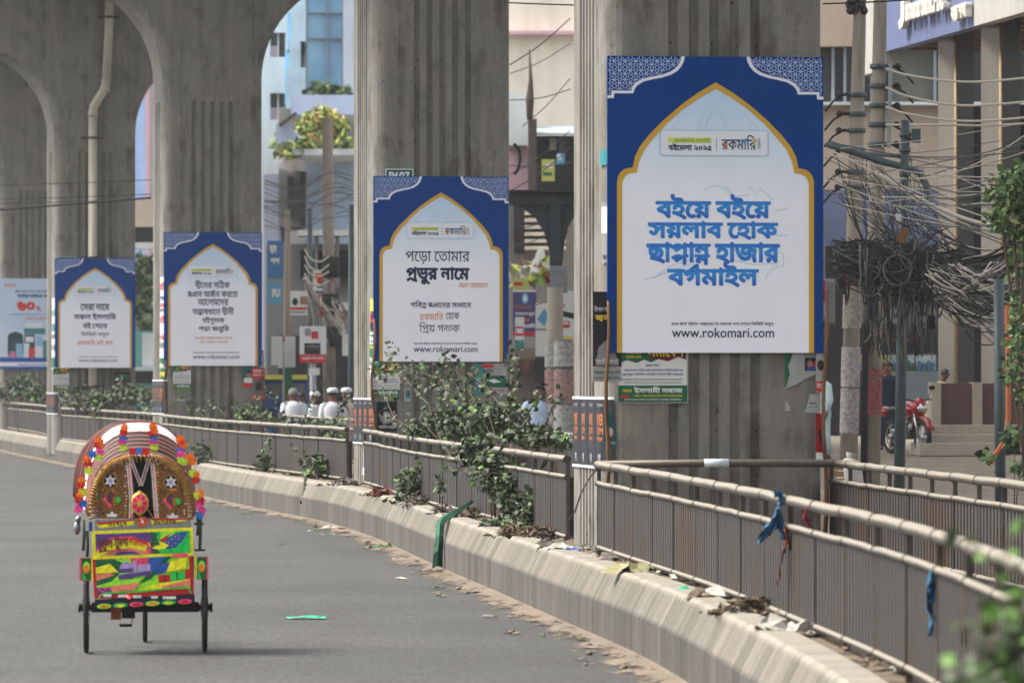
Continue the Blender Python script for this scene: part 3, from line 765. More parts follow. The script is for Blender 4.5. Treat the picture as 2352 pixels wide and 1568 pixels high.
def fence(fn, y0, y1, label, posts=1.6, panel=True, z0=.5):
    c = Vector((fn((y0 + y1) / 2), (y0 + y1) / 2, z0))
    t = thing('median_fence', label, 'fence', c, 0, 'ribbed steel fences around the median')
    L = abs(y1 - y0); n = max(2, int(L / .5)); ys = [lerp(y0, y1, i / n) for i in range(n + 1)]
    rnd = random.Random(int(y0 * 10))
    wob = [rnd.uniform(-.004, .004) for _ in ys]
    def path(z, wz=0): return [Vector((fn(y) - c.x, y - c.y, z - z0 + wz * wob[i])) for i, y in enumerate(ys)]
    mb = MB(); mb.tube(path(1.30, 1), .035, 10); mb.build('top_rail', RAIL, t)
    mb = MB(); mb.tube(path(1.135, 1), .023, 8); mb.build('middle_rail', RAIL, t)
    mb = MB(); mb.tube(path(.575), .020, 8); mb.build('bottom_rail', RAIL, t)
    k = max(2, int(round(L / posts)))
    for i in range(k + 1):
        y = lerp(y0, y1, i / k); x = fn(y) - c.x
        mb = MB(); mb.box((x + .012, y - c.y, .40), (.035, .045, .80))
        for z, r_ in ((1.30, .039), (1.135, .027), (.575, .024)):
            d = Vector((fn(y + .1) - fn(y - .1), .2, 0)).normalized() * .018; p = Vector((x, y - c.y, z - z0))
            mb.tube([p - d, p + d], r_, 10)
        mb.build('post', POST, t)
    if panel:
        mb = MB(); pitch = .165; m = int(L / pitch); V = []
        for i in range(m):
            for f, d in ((0, 0), (.56, 0), (.60, .09), (.96, .09)):
                y = y0 + (y1 - y0) * (i + f) / m; x = fn(y) - c.x + d
                V += [(x, y - c.y, .585 - z0), (x, y - c.y, 1.125 - z0)]
        mb.add(V, [(2 * i, 2 * i + 2, 2 * i + 3, 2 * i + 1) for i in range(m * 4 - 1)])
        mb.build('ribbed_panel', PANEL, t)
    return t
fence(fx, 15, 50.2, 'steel fence nearest the camera, running from the first pier to the bottom right')
fence(fx, 53.4, 80.9, 'steel fence overgrown by the big vine, between the first and second piers')
fence(fx, 83.4, 112.2, 'steel fence behind the rickshaw hood, between the second and third piers')
fence(fx, 115.2, 137.4, 'far steel fence between the third pier and the pier with the drainpipe', 1.4)
fence(fx, 140.2, 166.5, 'farthest steel fence at the left edge below the pale sale billboard', 1.6)
fence(rx_, 18, 51.4, 'steel fence on the far side of the median, right of the first pier', 1.25)
fence(rx_, 54, 81.5, 'far side steel fence behind the vine, right of the second pier', 1.4)
fence(rx_, 85, 113.5, 'far side steel fence in front of the men in white caps', 1.4)
fence(rx_, 117, 138, 'far side steel fence between the drainpipe pier and the third pier', 1.8)
mb = MB(); mb.tube([(-1.05, 0, .8), (0, .01, .812), (1.05, .02, .805)], .036, 10)
tc_ = thing('cross_rail', 'single steel rail crossing in front of the nearest pier', 'rail', (1.82, 50.45, .5), R(8))
mb.build('pipe', make_rail('cross_rail_steel', (84, 74, 62), (106, 97, 83), .7), tc_)
mb = MB(); mb.tube([(-.12, 0, .812), (.1, .0, .813)], .0375, 12); mb.build('paper_sticker', mat('sticker', (196, 206, 214), .6, var=.3, scale=30), tc_)

# ------------------------------------------------------------------ posters pasted on the piers
def pier_pt(i, lx, ly, z):
    X, Y, a = PIERS[i]; c, s_ = math.cos(R(a)), math.sin(R(a))
    return Vector((X + lx * c - ly * s_, Y + lx * s_ + ly * c, z))
PW = flat('poster_white', (206, 206, 204), .7); PG = flat('poster_green', (28, 92, 60), .7); PR = flat('poster_red', (186, 40, 44), .7); PD = flat('poster_dark', (30, 30, 34), .6)
PY = flat('poster_yellow', (222, 196, 60), .7); PM = flat('poster_maroon', (92, 24, 30), .7); PB = flat('poster_blue', (50, 66, 128), .7); PGY = flat('poster_grey', (132, 132, 132), .7)
POR = flat('poster_orange', (168, 98, 60), .7); PT = flat('poster_teal', (54, 128, 132), .7); PSK = flat('poster_brown', (150, 108, 84), .7)
PM_ALL = [PW, PG, PR, PD, PY, PM, PB, PGY, POR, PT, PSK]
Wi, Gr, Rd, Dk, Ye, Ma, Bl, Gy, Or, Te, Br = range(11)
def poster(name, label, i, lx, z0, w_, h_, base, items, group=None, rz=0, outline=None, off=.012, cat='poster', loc=None):
    X, Y, a = PIERS[i]
    t = thing(name, label, cat, loc or pier_pt(i, lx, -off, z0), R(a + rz), group)
    B = Board(100, 100 * h_ / w_, w_, h_)
    H = B.h; mb = MB()
    pts = [B.p(x, y * H / 100) for x, y in (outline or [(0, 0), (100, 0), (100, 100), (0, 100)])]
    if area(pts) < 0: pts = pts[::-1]
    vo, tr_ = fill([pts])
    mb.add([(v.x, 0, v.y) for v in vo], tr_); mb.prism(pts, .0, .003)
    mb.build('sheet', PM_ALL[base], t)
    mb = MB(); ly = .0018
    for it in items:
        ly += .0006
        if it[0] == 'r': B.rect(mb, it[1], it[2] * H / 100, it[3], it[4] * H / 100, ly, it[5])
        elif it[0] == 'p': B.poly(mb, [(x, y * H / 100) for x, y in it[1]], ly, it[2])
        elif it[0] == 'e': B.poly(mb, ell(it[1], it[2] * H / 100, it[3], it[4] * H / 100, 12), ly, it[5])
        elif it[0] == 't': B.text(mb, it[1], it[2], it[3], it[4] * H / 100, it[5] * H / 100, ly, it[7], 2, it[6])
        elif it[0] == 'l':                                        # rows of small print
            rnd = random.Random(len(mb.v)); y = it[2]
            B.text(mb, it[6], it[1], it[3], it[2] * H / 100, it[4] * H / 100, ly, .01, 1, it[5])
    if mb.v: mb.build('print', PM_ALL, t)
    return t
def rally(i, lx, z0, w_, h_, label):
    return poster('rally_poster', label, i, lx, z0, w_, h_, Wi, [
        ('r', 2, 2, 98, 97, Wi), ('p', [(2, 1), (60, 1), (60, 20), (48, 27), (38, 22), (28, 28), (14, 23), (2, 30)], Gr), ('p', [(38, 1), (97, 1), (97, 22), (86, 17), (72, 25), (58, 21), (46, 20)], Ma),
        ('t', 'সমাবেশ', 42, 94, -4, 17, Ye, .03), ('l', 14, 8, 34, 13, Ye, 'আল্লাহর আইন'), ('l', 12, 15, 34, 20, Ye, 'সমাজের লক্ষ্যে'),
        ('l', 40, 30, 60, 35, Bl, 'প্রধান বক্তা'), ('l', 10, 38, 92, 43, Bl, 'সমাজের সর্বস্তরে বিভিন্ন ধর্মের আইন বিধানের প্রতিনিধিত্বকারী নেতা'), ('l', 8, 45, 93, 51, Bl, 'হুমায়ুন কবির আমির ইসলামী সমাজ'), ('l', 6, 55, 92, 59, Gr, 'মানবরচিত আইনের শাসন নয় চাই ইসলামের শাসন সবার জন্য'), ('l', 10, 61, 90, 65, Gr, 'সমাবেশে দলে দলে যোগদান করে সফল করুন সবাই আসুন'),
        ('r', 2, 68, 98, 97, Gr), ('t', 'ইসলামী সমাজ', 24, 92, 70, 82, Wi, .03), ('l', 8, 75, 21, 80, Ye, 'আয়োজনে'), ('l', 24, 84, 92, 88, Ye, 'তারিখ ও সময় আজকের দিন বিকাল জাতীয় মসজিদ'), ('r', 5, 85, 16, 90, Rd), ('l', 10, 91, 90, 95, Wi, 'যোগাযোগ ঢাকা বাংলাদেশ সমাজ কার্যালয়')], 'rally posters pasted on the piers')
rally(0, (1497 - 1642) / 257, sz(926, 50.8), .645, .50, 'green and white rally poster right below the biggest billboard')
rally(1, (884 - 1017) / 161, sz(921, 81.2), .42, .52, 'green and white rally poster half hidden by vine leaves')
rally(2, (418 - 489) / 116, sz(902, 112.7), .36, .56, 'green and white rally poster below the billboard behind the rickshaw')
rally(3, (138 - 216) / 94.8, sz(902, 137.8), .40, .60, 'green and white rally poster on the drainpipe pier')
poster('torn_poster', 'torn green and white poster with a small photo at the nearest pier\'s right edge', 0, (1848 - 1642) / 257, sz(892, 50.8), .34, .33, Wi,
       [('p', [(0, 0), (24, 0), (10, 40), (14, 60), (4, 95), (0, 98)], Gr), ('r', 52, 3, 98, 12, Gy), ('r', 54, 16, 97, 52, Dk), ('e', 68, 34, 7, 10, Br), ('e', 82, 36, 6, 9, Rd), ('p', [(60, 40), (90, 40), (90, 52), (60, 52)], Bl)],
       outline=[(0, 0), (100, 0), (100, 58), (80, 62), (55, 74), (30, 90), (4, 100), (0, 98)])
poster('paper_scrap', 'small torn white scrap lower at the right edge of the nearest pier', 0, (1868 - 1642) / 257, sz(948, 50.8), .14, .17, Wi, [('l', 30, 45, 80, 55, Dk, 'বদ'), ('l', 30, 66, 90, 72, Dk, 'কাজ চাই')], outline=[(40, 0), (100, 10), (100, 100), (0, 98), (15, 70)])
poster('paper_scrap', 'tiny white scrap left of the torn poster on the nearest pier', 0, (1812 - 1642) / 257, sz(945, 50.8), .05, .10, Wi, [], outline=[(0, 0), (40, 10), (90, 55), (100, 95), (0, 100)])
poster('black_poster', 'black poster with yellow words sticking out left of the biggest billboard', 0, (1376 - 1642) / 257 + .06, sz(876, 50.8), .26, .80, Wi,
       [('r', 0, 0, 100, 83, Dk), ('r', 0, 0, 30, 14, Dk), ('l', 6, 16, 80, 22, Wi, 'বিশাল সমাবেশ'), ('t', 'বর্বর', 8, 92, 24, 33, Ye, .03), ('p', [(20, 62), (60, 50), (80, 70), (90, 82), (10, 82)], Gy), ('l', 10, 74, 90, 80, Wi, 'ইসলামী সমাজ চাই'), ('l', 4, 87, 94, 92, Gr, 'সমাজ বিপ্লব চাই'), ('l', 4, 94, 94, 98, Gr, 'গণতন্ত্র নয় চাই শাসন')], off=.016)
t_ = poster('torn_poster', 'faded teal poster remnant low on the nearest pier beside its corner', 0, (1398 - 1642) / 257, sz(1028, 50.8), .13, .34, Te, [('e', 45, 60, 32, 16, Rd), ('e', 50, 58, 22, 12, Wi), ('l', 8, 84, 90, 90, Wi, 'নাম')], outline=[(10, 0), (60, 12), (80, 40), (100, 70), (90, 96), (40, 100), (0, 92)])
for k, (py0, py1, base, itm, lab) in enumerate(((505, 640, Wi, [('l', 5, 70, 95, 75, Dk, 'লাগবে'), ('l', 5, 80, 95, 83, Dk, 'তথ্য')], 'white upper strip of paper on the right edge of the nearest pier'), (640, 810, Wi, [('r', 0, 2, 100, 30, Rd), ('r', 0, 34, 100, 50, Wi), ('e', 50, 62, 40, 9, Dk), ('l', 5, 76, 95, 83, Rd, 'নেতা')], 'red and white strip poster on the right edge of the nearest pier'), (812, 900, Wi, [('e', 50, 30, 36, 14, Dk), ('r', 0, 72, 100, 98, Rd), ('l', 8, 78, 92, 92, Wi, 'বদলে')], 'narrow poster with red foot on the right edge of the nearest pier'), (950, 1055, Rd, [('p', [(20, 40), (80, 30), (60, 70)], Dk), ('r', 0, 85, 100, 100, Wi)], 'pale red strip poster low on the right edge of the nearest pier'))):
    poster('strip_poster', lab, 0, .955, sz(py1, 50.8), .085, (py1 - py0) / 257, base, itm, off=.035)
poster('collage_poster', 'blue and white posters with a green arrow panel right of the vine', 1, (1128 - 1017) / 161, sz(905, 81.2), .48, .44, Wi,
       [('r', 0, 0, 32, 100, PM_ALL.index(PT)), ('r', 3, 58, 30, 74, Bl), ('l', 6, 62, 28, 70, Wi, 'নাম'), ('r', 24, 3, 60, 14, Rd), ('l', 26, 18, 58, 30, Dk, 'ছবি'), ('r', 34, 40, 98, 78, Gr), ('p', [(44, 56), (60, 50), (84, 60), (60, 64)], Wi), ('l', 40, 84, 94, 92, Rd, 'নেতা চাই')])
poster('paper_scrap', 'crumpled pale paper hanging low on the second pier among leaves', 1, (1150 - 1017) / 161, sz(968, 81.2), .2, .30, Wi, [], outline=[(10, 0), (90, 10), (100, 60), (60, 70), (70, 100), (30, 80), (0, 60)])
poster('paper_scrap', 'small blue and white card stuck on the second pier', 1, (935 - 1017) / 161, sz(922, 81.2), .10, .19, Wi, [('r', 20, 6, 92, 75, Te)])
def singer(i, lx, z0, w_, h_, label, rz=0):
    return poster('black_poster', label, i, lx, z0, w_, h_, Dk, [
        ('e', 42, 22, 9, 9, Gy), ('p', [(33, 15), (50, 13), (51, 18), (34, 20)], Dk), ('p', [(36, 24), (49, 24), (47, 34), (40, 35)], Dk), ('p', [(34, 34), (52, 32), (66, 36), (78, 52), (92, 50), (96, 58), (80, 70), (58, 72), (34, 78), (20, 62), (8, 40), (14, 38), (28, 50)], Gy),
        ('p', [(40, 36), (48, 36), (47, 66), (42, 68)], Wi), ('p', [(56, 40), (62, 42), (64, 62), (54, 64)], Wi), ('l', 10, 80, 92, 92, Wi, 'আজাদ চত্বরে')], rz=rz)
singer(1, -.81, sz(990, 81.2), .29, .42, 'black poster with a seated grey figure, below the leafy rally poster')
poster('green_leaflet', 'narrow green leaflet under the black figure poster, at the second pier\'s corner', 1, -.90, sz(1120, 81.2), .12, .28, Gr, [('l', 10, 10, 90, 20, Wi, 'নতুন'), ('l', 10, 28, 90, 36, Wi, 'কথা বলে'), ('l', 10, 44, 90, 52, Wi, 'সবাই আসে'), ('e', 50, 78, 26, 12, Wi)])
poster('portrait_poster', 'pair of red and blue portrait posters on the third pier', 2, (572 - 489) / 116, sz(888, 112.7), .26, .40, PM_ALL.index(PT), [('e', 50, 38, 22, 16, Br), ('e', 50, 26, 22, 8, Dk), ('r', 15, 56, 85, 80, Wi), ('r', 0, 82, 100, 100, Rd)])
poster('portrait_poster', 'red and grey poster overlapping the portrait poster on the third pier', 2, (595 - 489) / 116, sz(918, 112.7), .26, .64, PM_ALL.index(PGY), [('r', 0, 0, 100, 36, Rd), ('l', 8, 6, 92, 16, Wi, 'সমাবেশ'), ('l', 8, 20, 92, 30, Wi, 'সফল করুন'), ('e', 50, 58, 24, 14, Dk), ('r', 0, 82, 100, 100, Rd), ('l', 6, 87, 94, 95, Wi, 'জনসভা')], off=.018)
poster('portrait_poster', 'dull maroon poster on the drainpipe pier, right of the pipe', 3, (278 - 216) / 94.8, sz(922, 137.8), .42, .72, PM_ALL.index(PM), [('r', 6, 8, 94, 30, Gr), ('r', 10, 40, 60, 80, Gy)])
poster('white_notice', 'white notice hanging low at the left of the drainpipe pier', 3, (152 - 216) / 94.8, sz(928, 137.8), .28, .26, Wi, [('l', 8, 20, 90, 40, Gr, 'বিজ্ঞপ্তি')])
# dark gymnasium posters wrapped around each pier's left corner
def wrap_path():
    p = [(-1.008, y) for y in (1.8, 1.4, 1.0, .6, .22)]
    return p + [(-.78 - .228 * math.cos(R(a)), .22 - .228 * math.sin(R(a))) for a in (12, 24, 36, 48, 60)]
WP = wrap_path(); WL = [0]
for a, b in zip(WP, WP[1:]): WL.append(WL[-1] + math.hypot(b[0] - a[0], b[1] - a[1]))
def wrap(u, off):
    for k in range(len(WL) - 1):
        if u <= WL[k + 1] or k == len(WL) - 2:
            t = (u - WL[k]) / (WL[k + 1] - WL[k]); a, b = WP[k], WP[k + 1]
            d = Vector((b[0] - a[0], b[1] - a[1])).normalized(); n = Vector((d.y, -d.x))
            return lerp(a[0], b[0], t) + n.x * -off * -1 * (1 if n.x < 0 or n.y < 0 else -1), lerp(a[1], b[1], t) + n.y * off * (1 if n.x < 0 or n.y < 0 else -1)
GD = mat('gym_dark', (28, 32, 40), .6, var=.3, scale=3)
def gym(i, z0, h_, label):
    X, Y, a = PIERS[i]
    t = thing('wrapped_posters', label, 'poster', (X, Y, z0), R(a), 'dark posters wrapped round the pier corners')
    cols = [(WL[-1] * k / 4 + .01, WL[-1] * (k + 1) / 4 - .01) for k in range(4)]
    for k, (u0, u1) in enumerate(cols):
        us = sorted({u0, u1} | {u for u in WL if u0 < u < u1}); mb = MB(); V = []
        for u in us:
            x, y = wrap(u, .004); V += [(x, y, 0), (x, y, h_)]
        mb.add(V, [(2 * q, 2 * q + 2, 2 * q + 3, 2 * q + 1) for q in range(len(us) - 1)]); sh = mb.build('sheet', GD, t)
        mb = MB()
        for s_, za, zb, mi, bo in (('সুস্থ দেহে সুন্দর মন', .86, .92, 1, .02), ('POWER', .60, .78, 0, .03), ('GYM', .47, .58, 0, .03), ('মিরপুর?', .37, .45, 0, .03), ('শাখা', .06, .20, 1, .05)):
            v, tr_, _ = text_mesh(s_, bo, 2); m = (u0 + u1) / 2; hw = (u1 - u0) * (.22 if s_ != 'শাখা' else .12)
            q = []
            for p_, r_ in v:
                x, y = wrap(m - hw + 2 * hw * p_, .008); q.append((x, y, h_ * lerp(za, zb, r_)))
            mb.add(q, tr_, mi)
        mb.build('print', [POR, PGY], sh)
        mb = MB()
        for z in (0, h_):
            V = []
            for u in us:
                x, y = wrap(u, .007); V += [(x, y, z - .012), (x, y, z + .012)]
            mb.add(V, [(2 * q, 2 * q + 2, 2 * q + 3, 2 * q + 1) for q in range(len(us) - 1)])
        mb.build('torn_edge', PW, sh)
gym(0, sz(1072, 51.2), .62, 'dark posters with orange GYM lettering on the nearest pier\'s left corner')
gym(1, sz(1018, 81.6), .64, 'dark posters with orange GYM lettering on the second pier\'s left corner')
gym(2, sz(950, 113), .66, 'dark posters with orange GYM lettering on the third pier, just above the hood')
gym(3, sz(950, 138), .50, 'dark posters with orange lettering on the drainpipe pier\'s left corner')
def corner_poster(i, u0, u1, z0, z1, base, texts, label, bands=()):
    X, Y, a = PIERS[i]; t = thing('corner_poster', label, 'poster', (X, Y, z0), R(a), 'old posters pasted on the pier corners'); L = WL[-1]; h = z1 - z0
    u0, u1 = L - u0, L - u1
    def strip(mb, za, zb, off, mi=0, jag=0):
        rnd = random.Random(int(za * 100) + i); us = [lerp(u0, u1, k / 8) for k in range(9)]; V = []
        for u in us: x, y = wrap(u, off); V += [(x, y, za + (rnd.uniform(0, jag))), (x, y, zb - rnd.uniform(0, jag))]
        mb.add(V, [(2 * q, 2 * q + 2, 2 * q + 3, 2 * q + 1) for q in range(8)], mi)
    mb = MB(); strip(mb, 0, h, .005, 0, .05); sh = mb.build('sheet', PM_ALL[base], t); mb = MB()
    for za, zb, c in bands: strip(mb, za * h, zb * h, .007, c)
    for s_, za, zb, c in texts:
        v, tr_, _ = text_mesh(s_, .02, 2); q = []
        for p_, r_ in v: x, y = wrap(lerp(u0, u1, .12 + .76 * p_), .010); q.append((x, y, h * lerp(za, zb, r_)))
        mb.add(q, tr_, c)
    if mb.v: mb.build('print', PM_ALL, sh)
corner_poster(2, .30, .02, sz(712, 112.7), sz(634, 112.7), Wi, [('চাই', .55, .85, Rd), ('সবার', .28, .42, Bl), ('জন্য', .06, .2, Rd)], 'upper white poster with red words on the third pier\'s left corner')
corner_poster(2, .30, .02, sz(790, 112.7), sz(714, 112.7), Wi, [('চাই', .6, .9, Rd), ('শান্তি', .12, .3, Rd)], 'lower white poster with red words on the third pier\'s left corner')
corner_poster(2, .36, .02, sz(872, 112.7), sz(800, 112.7), Gr, [('আইন', .35, .55, Wi), ('সমাজ', .1, .25, Ye)], 'green poster under the red worded ones on the third pier', ((.7, 1, Wi),))
corner_poster(3, .34, .0, sz(770, 137.8), sz(682, 137.8), Wi, [('ভোট', .5, .7, Te)], 'weathered white paper on the drainpipe pier\'s left corner', ((.1, .3, Te),))
corner_poster(3, .4, .04, sz(850, 137.8), sz(776, 137.8), Wi, [('নেতা', .6, .8, Gr)], 'torn white paper lower on the drainpipe pier\'s left corner', ((.08, .4, Gr),))
corner_poster(1, .26, -.0, sz(868, 81.2), sz(760, 81.2), Wi, [('সমাজ', .86, .94, Gr), ('আইন চাই', .74, .82, Gr), ('শান্তির', .62, .7, Ye), ('ইসলাম', .32, .46, Wi)], 'green and white leaflet at the second billboard\'s lower left', ((.28, .72, Gr),))
corner_poster(1, .22, -.0, sz(758, 81.2), sz(682, 81.2), Ye, [('মেলা', .3, .6, Dk)], 'yellowish paper strip at the second billboard\'s left edge', ((.0, .25, Dk), (.25, .5, Rd)))
corner_poster(1, .9, .42, sz(1118, 81.2), sz(1032, 81.2), PM_ALL.index(PGY), [], 'peeling grey paper remains low on the second pier\'s left face', ((.3, .5, Wi),))
corner_poster(0, .20, .02, sz(388, 50.8), sz(340, 50.8), Te, [], 'faded teal paper remnant left of the biggest billboard'); corner_poster(0, .16, -.0, sz(612, 50.8), sz(460, 50.8), PM_ALL.index(PGY), [('চাই', .1, .2, Dk)], 'long pale paper strip hugging the biggest billboard\'s left edge', ((.5, .9, Wi),))
corner_poster(0, .55, .3, sz(760, 50.8), sz(700, 50.8), PM_ALL.index(PSK), [], 'brown paper remnant high on the nearest pier\'s left face')
# battens that hold the boards, drainpipe, number plates
WOOD = mat('rusty_batten', (112, 80, 56), .85, var=.4, scale=9, stretch=.2, col2=(66, 44, 30))
def batten(i, lx, z0, z1, label, bend=.015):
    t = thing('wooden_batten', label, 'batten', pier_pt(i, lx, -.03, z0), R(PIERS[i][2]))
    n = 7; pts = [(bend * math.sin(k * 1.3), -.006 * k, (z1 - z0) * k / n) for k in range(n + 1)]
    mb = MB(); mb.tube(pts, [.022 - .001 * k for k in range(n + 1)], 6); mb.build('stick', WOOD, t)
batten(0, (1388 - 1642) / 257 + .01, 1.0, 2.75, 'rusty brown batten at the left edge of the biggest billboard')
batten(0, (1897 - 1642) / 257, .6, 2.85, 'rusty brown batten at the right edge of the biggest billboard', .02)
batten(1, (851 - 1017) / 161 + .02, 1.0, 2.9, 'thin brown stick at the left edge of the second billboard', .03)
batten(2, (379 - 489) / 116, 1.3, 2.4, 'thin stick at the left below the third billboard')
batten(2, (603 - 489) / 116, 1.2, 2.6, 'thin stick at the right below the third billboard')
PLATE = flat('plate_green', (20, 84, 54), .5)
def plate(i, lx, z0, w_, txt, label):
    t = thing('pier_number_plate', label, 'sign', pier_pt(i, lx, -.012, z0), R(PIERS[i][2])); B = Board(100, 50, w_, w_ * .5)
    mb = MB(); mb.box((0, .004, w_ * .25), (w_, .012, w_ * .5)); mb.build('panel', PLATE, t)
    mb = MB(); o = [B.p(2, 2), B.p(98, 2), B.p(98, 48), B.p(2, 48), B.p(2, 2)]; q = [B.p(5, 5), B.p(95, 5), B.p(95, 45), B.p(5, 45), B.p(5, 5)]
    mb.add([(x, -.004, z) for x, z in o + q], [(k, k + 1, 6 + k, 5 + k) for k in range(4)]); mb.build('rim', WHITE, t)
    mb = MB(); B.text(mb, txt, 14, 86, 12, 40, .004, .03, 3); mb.build('number', WHITE, t)
plate(1, (916 - 1017) / 161, sz(421, 81.2), .42, 'P607', 'green number plate peeking over the second billboard')
plate(3, (152 - 216) / 94.8, sz(608, 137.8), .42, 'P609', 'green number plate above the billboard with the drainpipe')
PIPE = mat('drainpipe_pvc', (176, 168, 152), .5, var=.18, scale=3, stretch=.4)
def lxp(px): return (px - 216) / 94.8
t = thing('drainpipe', 'off white drainpipe with a kink on the face of the fourth pier', 'drainpipe', pier_pt(3, 0, -.16, 0), R(10))
zz = lambda py: sz(py, 137.8)
mb = MB(); mb.tube([(lxp(209), 0, .4), (lxp(209), 0, zz(262))], .105, 12); mb.build('lower_pipe', PIPE, t)
mb = MB(); mb.tube([(lxp(209), 0, zz(268)), (lxp(211), 0, zz(246)), (lxp(236), 0, zz(205)), (lxp(240), 0, zz(182))], .108, 12); mb.build('bend', PIPE, t)
mb = MB(); mb.tube([(lxp(240), 0, zz(186)), (lxp(246), 0, zz(60)), (lxp(248), 0, zz(-60))], .105, 12); mb.build('upper_pipe', PIPE, t)
for py in (40, 317, 592, 888):
    mb = MB(); q = lxp(246 if py < 100 else 209); mb.box((q, .09, zz(py)), (.55, .05, .05)); mb.tube([(q, 0, zz(py) - .03), (q, 0, zz(py) + .03)], .118, 12); mb.build('bracket', POST, t)
for py in (262, 205, 640):
    mb = MB(); q = lxp(209 if py != 205 else 237.5); mb.tube([(q, 0, zz(py) - .07), (q, 0, zz(py) + .07)], .118, 12); mb.build('coupling', PIPE, t)

# ================================================================== CYCLE RICKSHAW
RX, RY = -2.765, 42.88
RICK = thing('cycle_rickshaw', 'brightly painted cycle rickshaw with a flowered hood, riding away on the road', 'rickshaw', (RX, RY, 0), R(3.7))
def rp(cx, cy, y=0.0):
    cy2 = cy - .04 * (cx - 503) * -1
    return Vector(((cx - 503) / 813, y, (1495 - cy2) / 813))
TYRE = mat('tyre_rubber', (38, 36, 34), .8, var=.3, scale=20); STEEL = mat('wheel_steel', (150, 146, 140), .35, .8, var=.2, scale=10); BLK = mat('black_frame', (26, 25, 26), .5, .3, var=.3, scale=12)
def wheel(y, x, r, name='wheel'):
    t = bpy.data.objects.new(name, None); COL.objects.link(t); t.parent = RICK; t.location = (x, y, r)
    def ring(R_, r_, n=36, m=8):
        mb = MB(); V = []
        for i in range(n):
            a = 2 * math.pi * i / n
            for j in range(m):
                b = 2 * math.pi * j / m; V.append((r_ * math.sin(b), (R_ + r_ * math.cos(b)) * math.cos(a), (R_ + r_ * math.cos(b)) * math.sin(a)))
        mb.add(V, [(i * m + j, i * m + (j + 1) % m, ((i + 1) % n) * m + (j + 1) % m, ((i + 1) % n) * m + j) for i in range(n) for j in range(m)], 0, True); return mb
    ring(r - .020, .020).build('tyre', TYRE, t); ring(r - .048, .012).build('rim', STEEL, t)
    mb = MB()
    for k in range(18):
        a = 2 * math.pi * k / 18; s_ = .03 if k % 2 else -.03
        mb.tube([(s_, .02 * math.cos(a + .6), .02 * math.sin(a + .6)), (0, (r - .05) * math.cos(a), (r - .05) * math.sin(a))], .0022, 4)
    mb.build('spokes', STEEL, t)
    mb = MB(); mb.tube([(-.055, 0, 0), (.055, 0, 0)], .024, 10); mb.tube([(-.06, 0, 0), (-.04, 0, 0)], .036, 10); mb.tube([(.04, 0, 0), (.06, 0, 0)], .036, 10); mb.build('hub', BLK, t)
wheel(0, -.442, .34); wheel(0, .448, .34); wheel(1.72, .0, .33)
mb = MB(); mb.tube([(-.47, 0, .34), (.475, 0, .34)], .018, 8); mb.box((0, -.02, .345), (.80, .07, .075)); mb.build('axle_beam', BLK, RICK)
mb = MB()
for s in (-1, 1): mb.bar((s * .24, -.2, .40), (s * .12, .8, .42), .035, .04)
mb.tube([(0, .55, .36), (0, 1.02, .32)], .02); mb.tube([(0, 1.02, .32), (0, .92, .80)], .018); mb.tube([(0, 1.02, .32), (0, 1.55, .78)], .018); mb.tube([(0, .93, .74), (0, 1.53, .80)], .018); mb.tube([(0, 1.50, .92), (0, 1.57, .68)], .022)
for s in (-1, 1): mb.tube([(s * .05, 1.56, .70), (s * .055, 1.72, .33)], .013)
mb.tube([(-.05, 1.56, .70), (.05, 1.56, .70)], .016)
mb.build('frame', BLK, RICK)
mb = MB(); mb.tube([(-.25, 1.36, 1.0), (-.22, 1.45, 1.02), (-.08, 1.5, .98), (0, 1.5, .94), (.08, 1.5, .98), (.22, 1.45, 1.02), (.25, 1.36, 1.0)], .013); mb.build('handlebar', STEEL, RICK)
mb = MB(); mb.loft([[(x * k, y, z) for x, z in ((-.5, -.04), (.5, -.04), (.6, .02), (0, .05), (-.6, .02))] for y, k, z in ((.80, .22, 0), (.9, .2, 0), (1.0, .07, 0), (1.08, .05, 0))]); o = mb.build('saddle', BLK, RICK); o.location = (0, 0, .84)
mb = MB(); mb.tube([(-.09, 1.02, .32), (.09, 1.02, .32)], .012); mb.bar((-.1, 1.02, .32), (-.1, .98, .17), .012, .02); mb.bar((.1, 1.02, .32), (.1, 1.06, .47), .012, .02); mb.build('cranks', STEEL, RICK)
mb = MB(); mb.box((-.15, .98, .165), (.09, .09, .022), rz=.1); mb.build('pedal', BLK, RICK)
mb = MB(); mb.box((.15, 1.06, .475), (.09, .09, .022)); mb.build('pedal', BLK, RICK)
mb = MB(); mb.box((-.218, -.11, .305), (.078, .12, .098)); 
for k in range(4): mb.box((-.218, -.172, .27 + k * .024), (.08, .006, .006))
mb.build('battery_box', mat('battery_orange', (150, 80, 40), .6, var=.3, scale=14), RICK)
mb = MB(); mb.box((-.125, -.08, .31), (.10, .12, .09)); mb.build('motor_box', BLK, RICK)
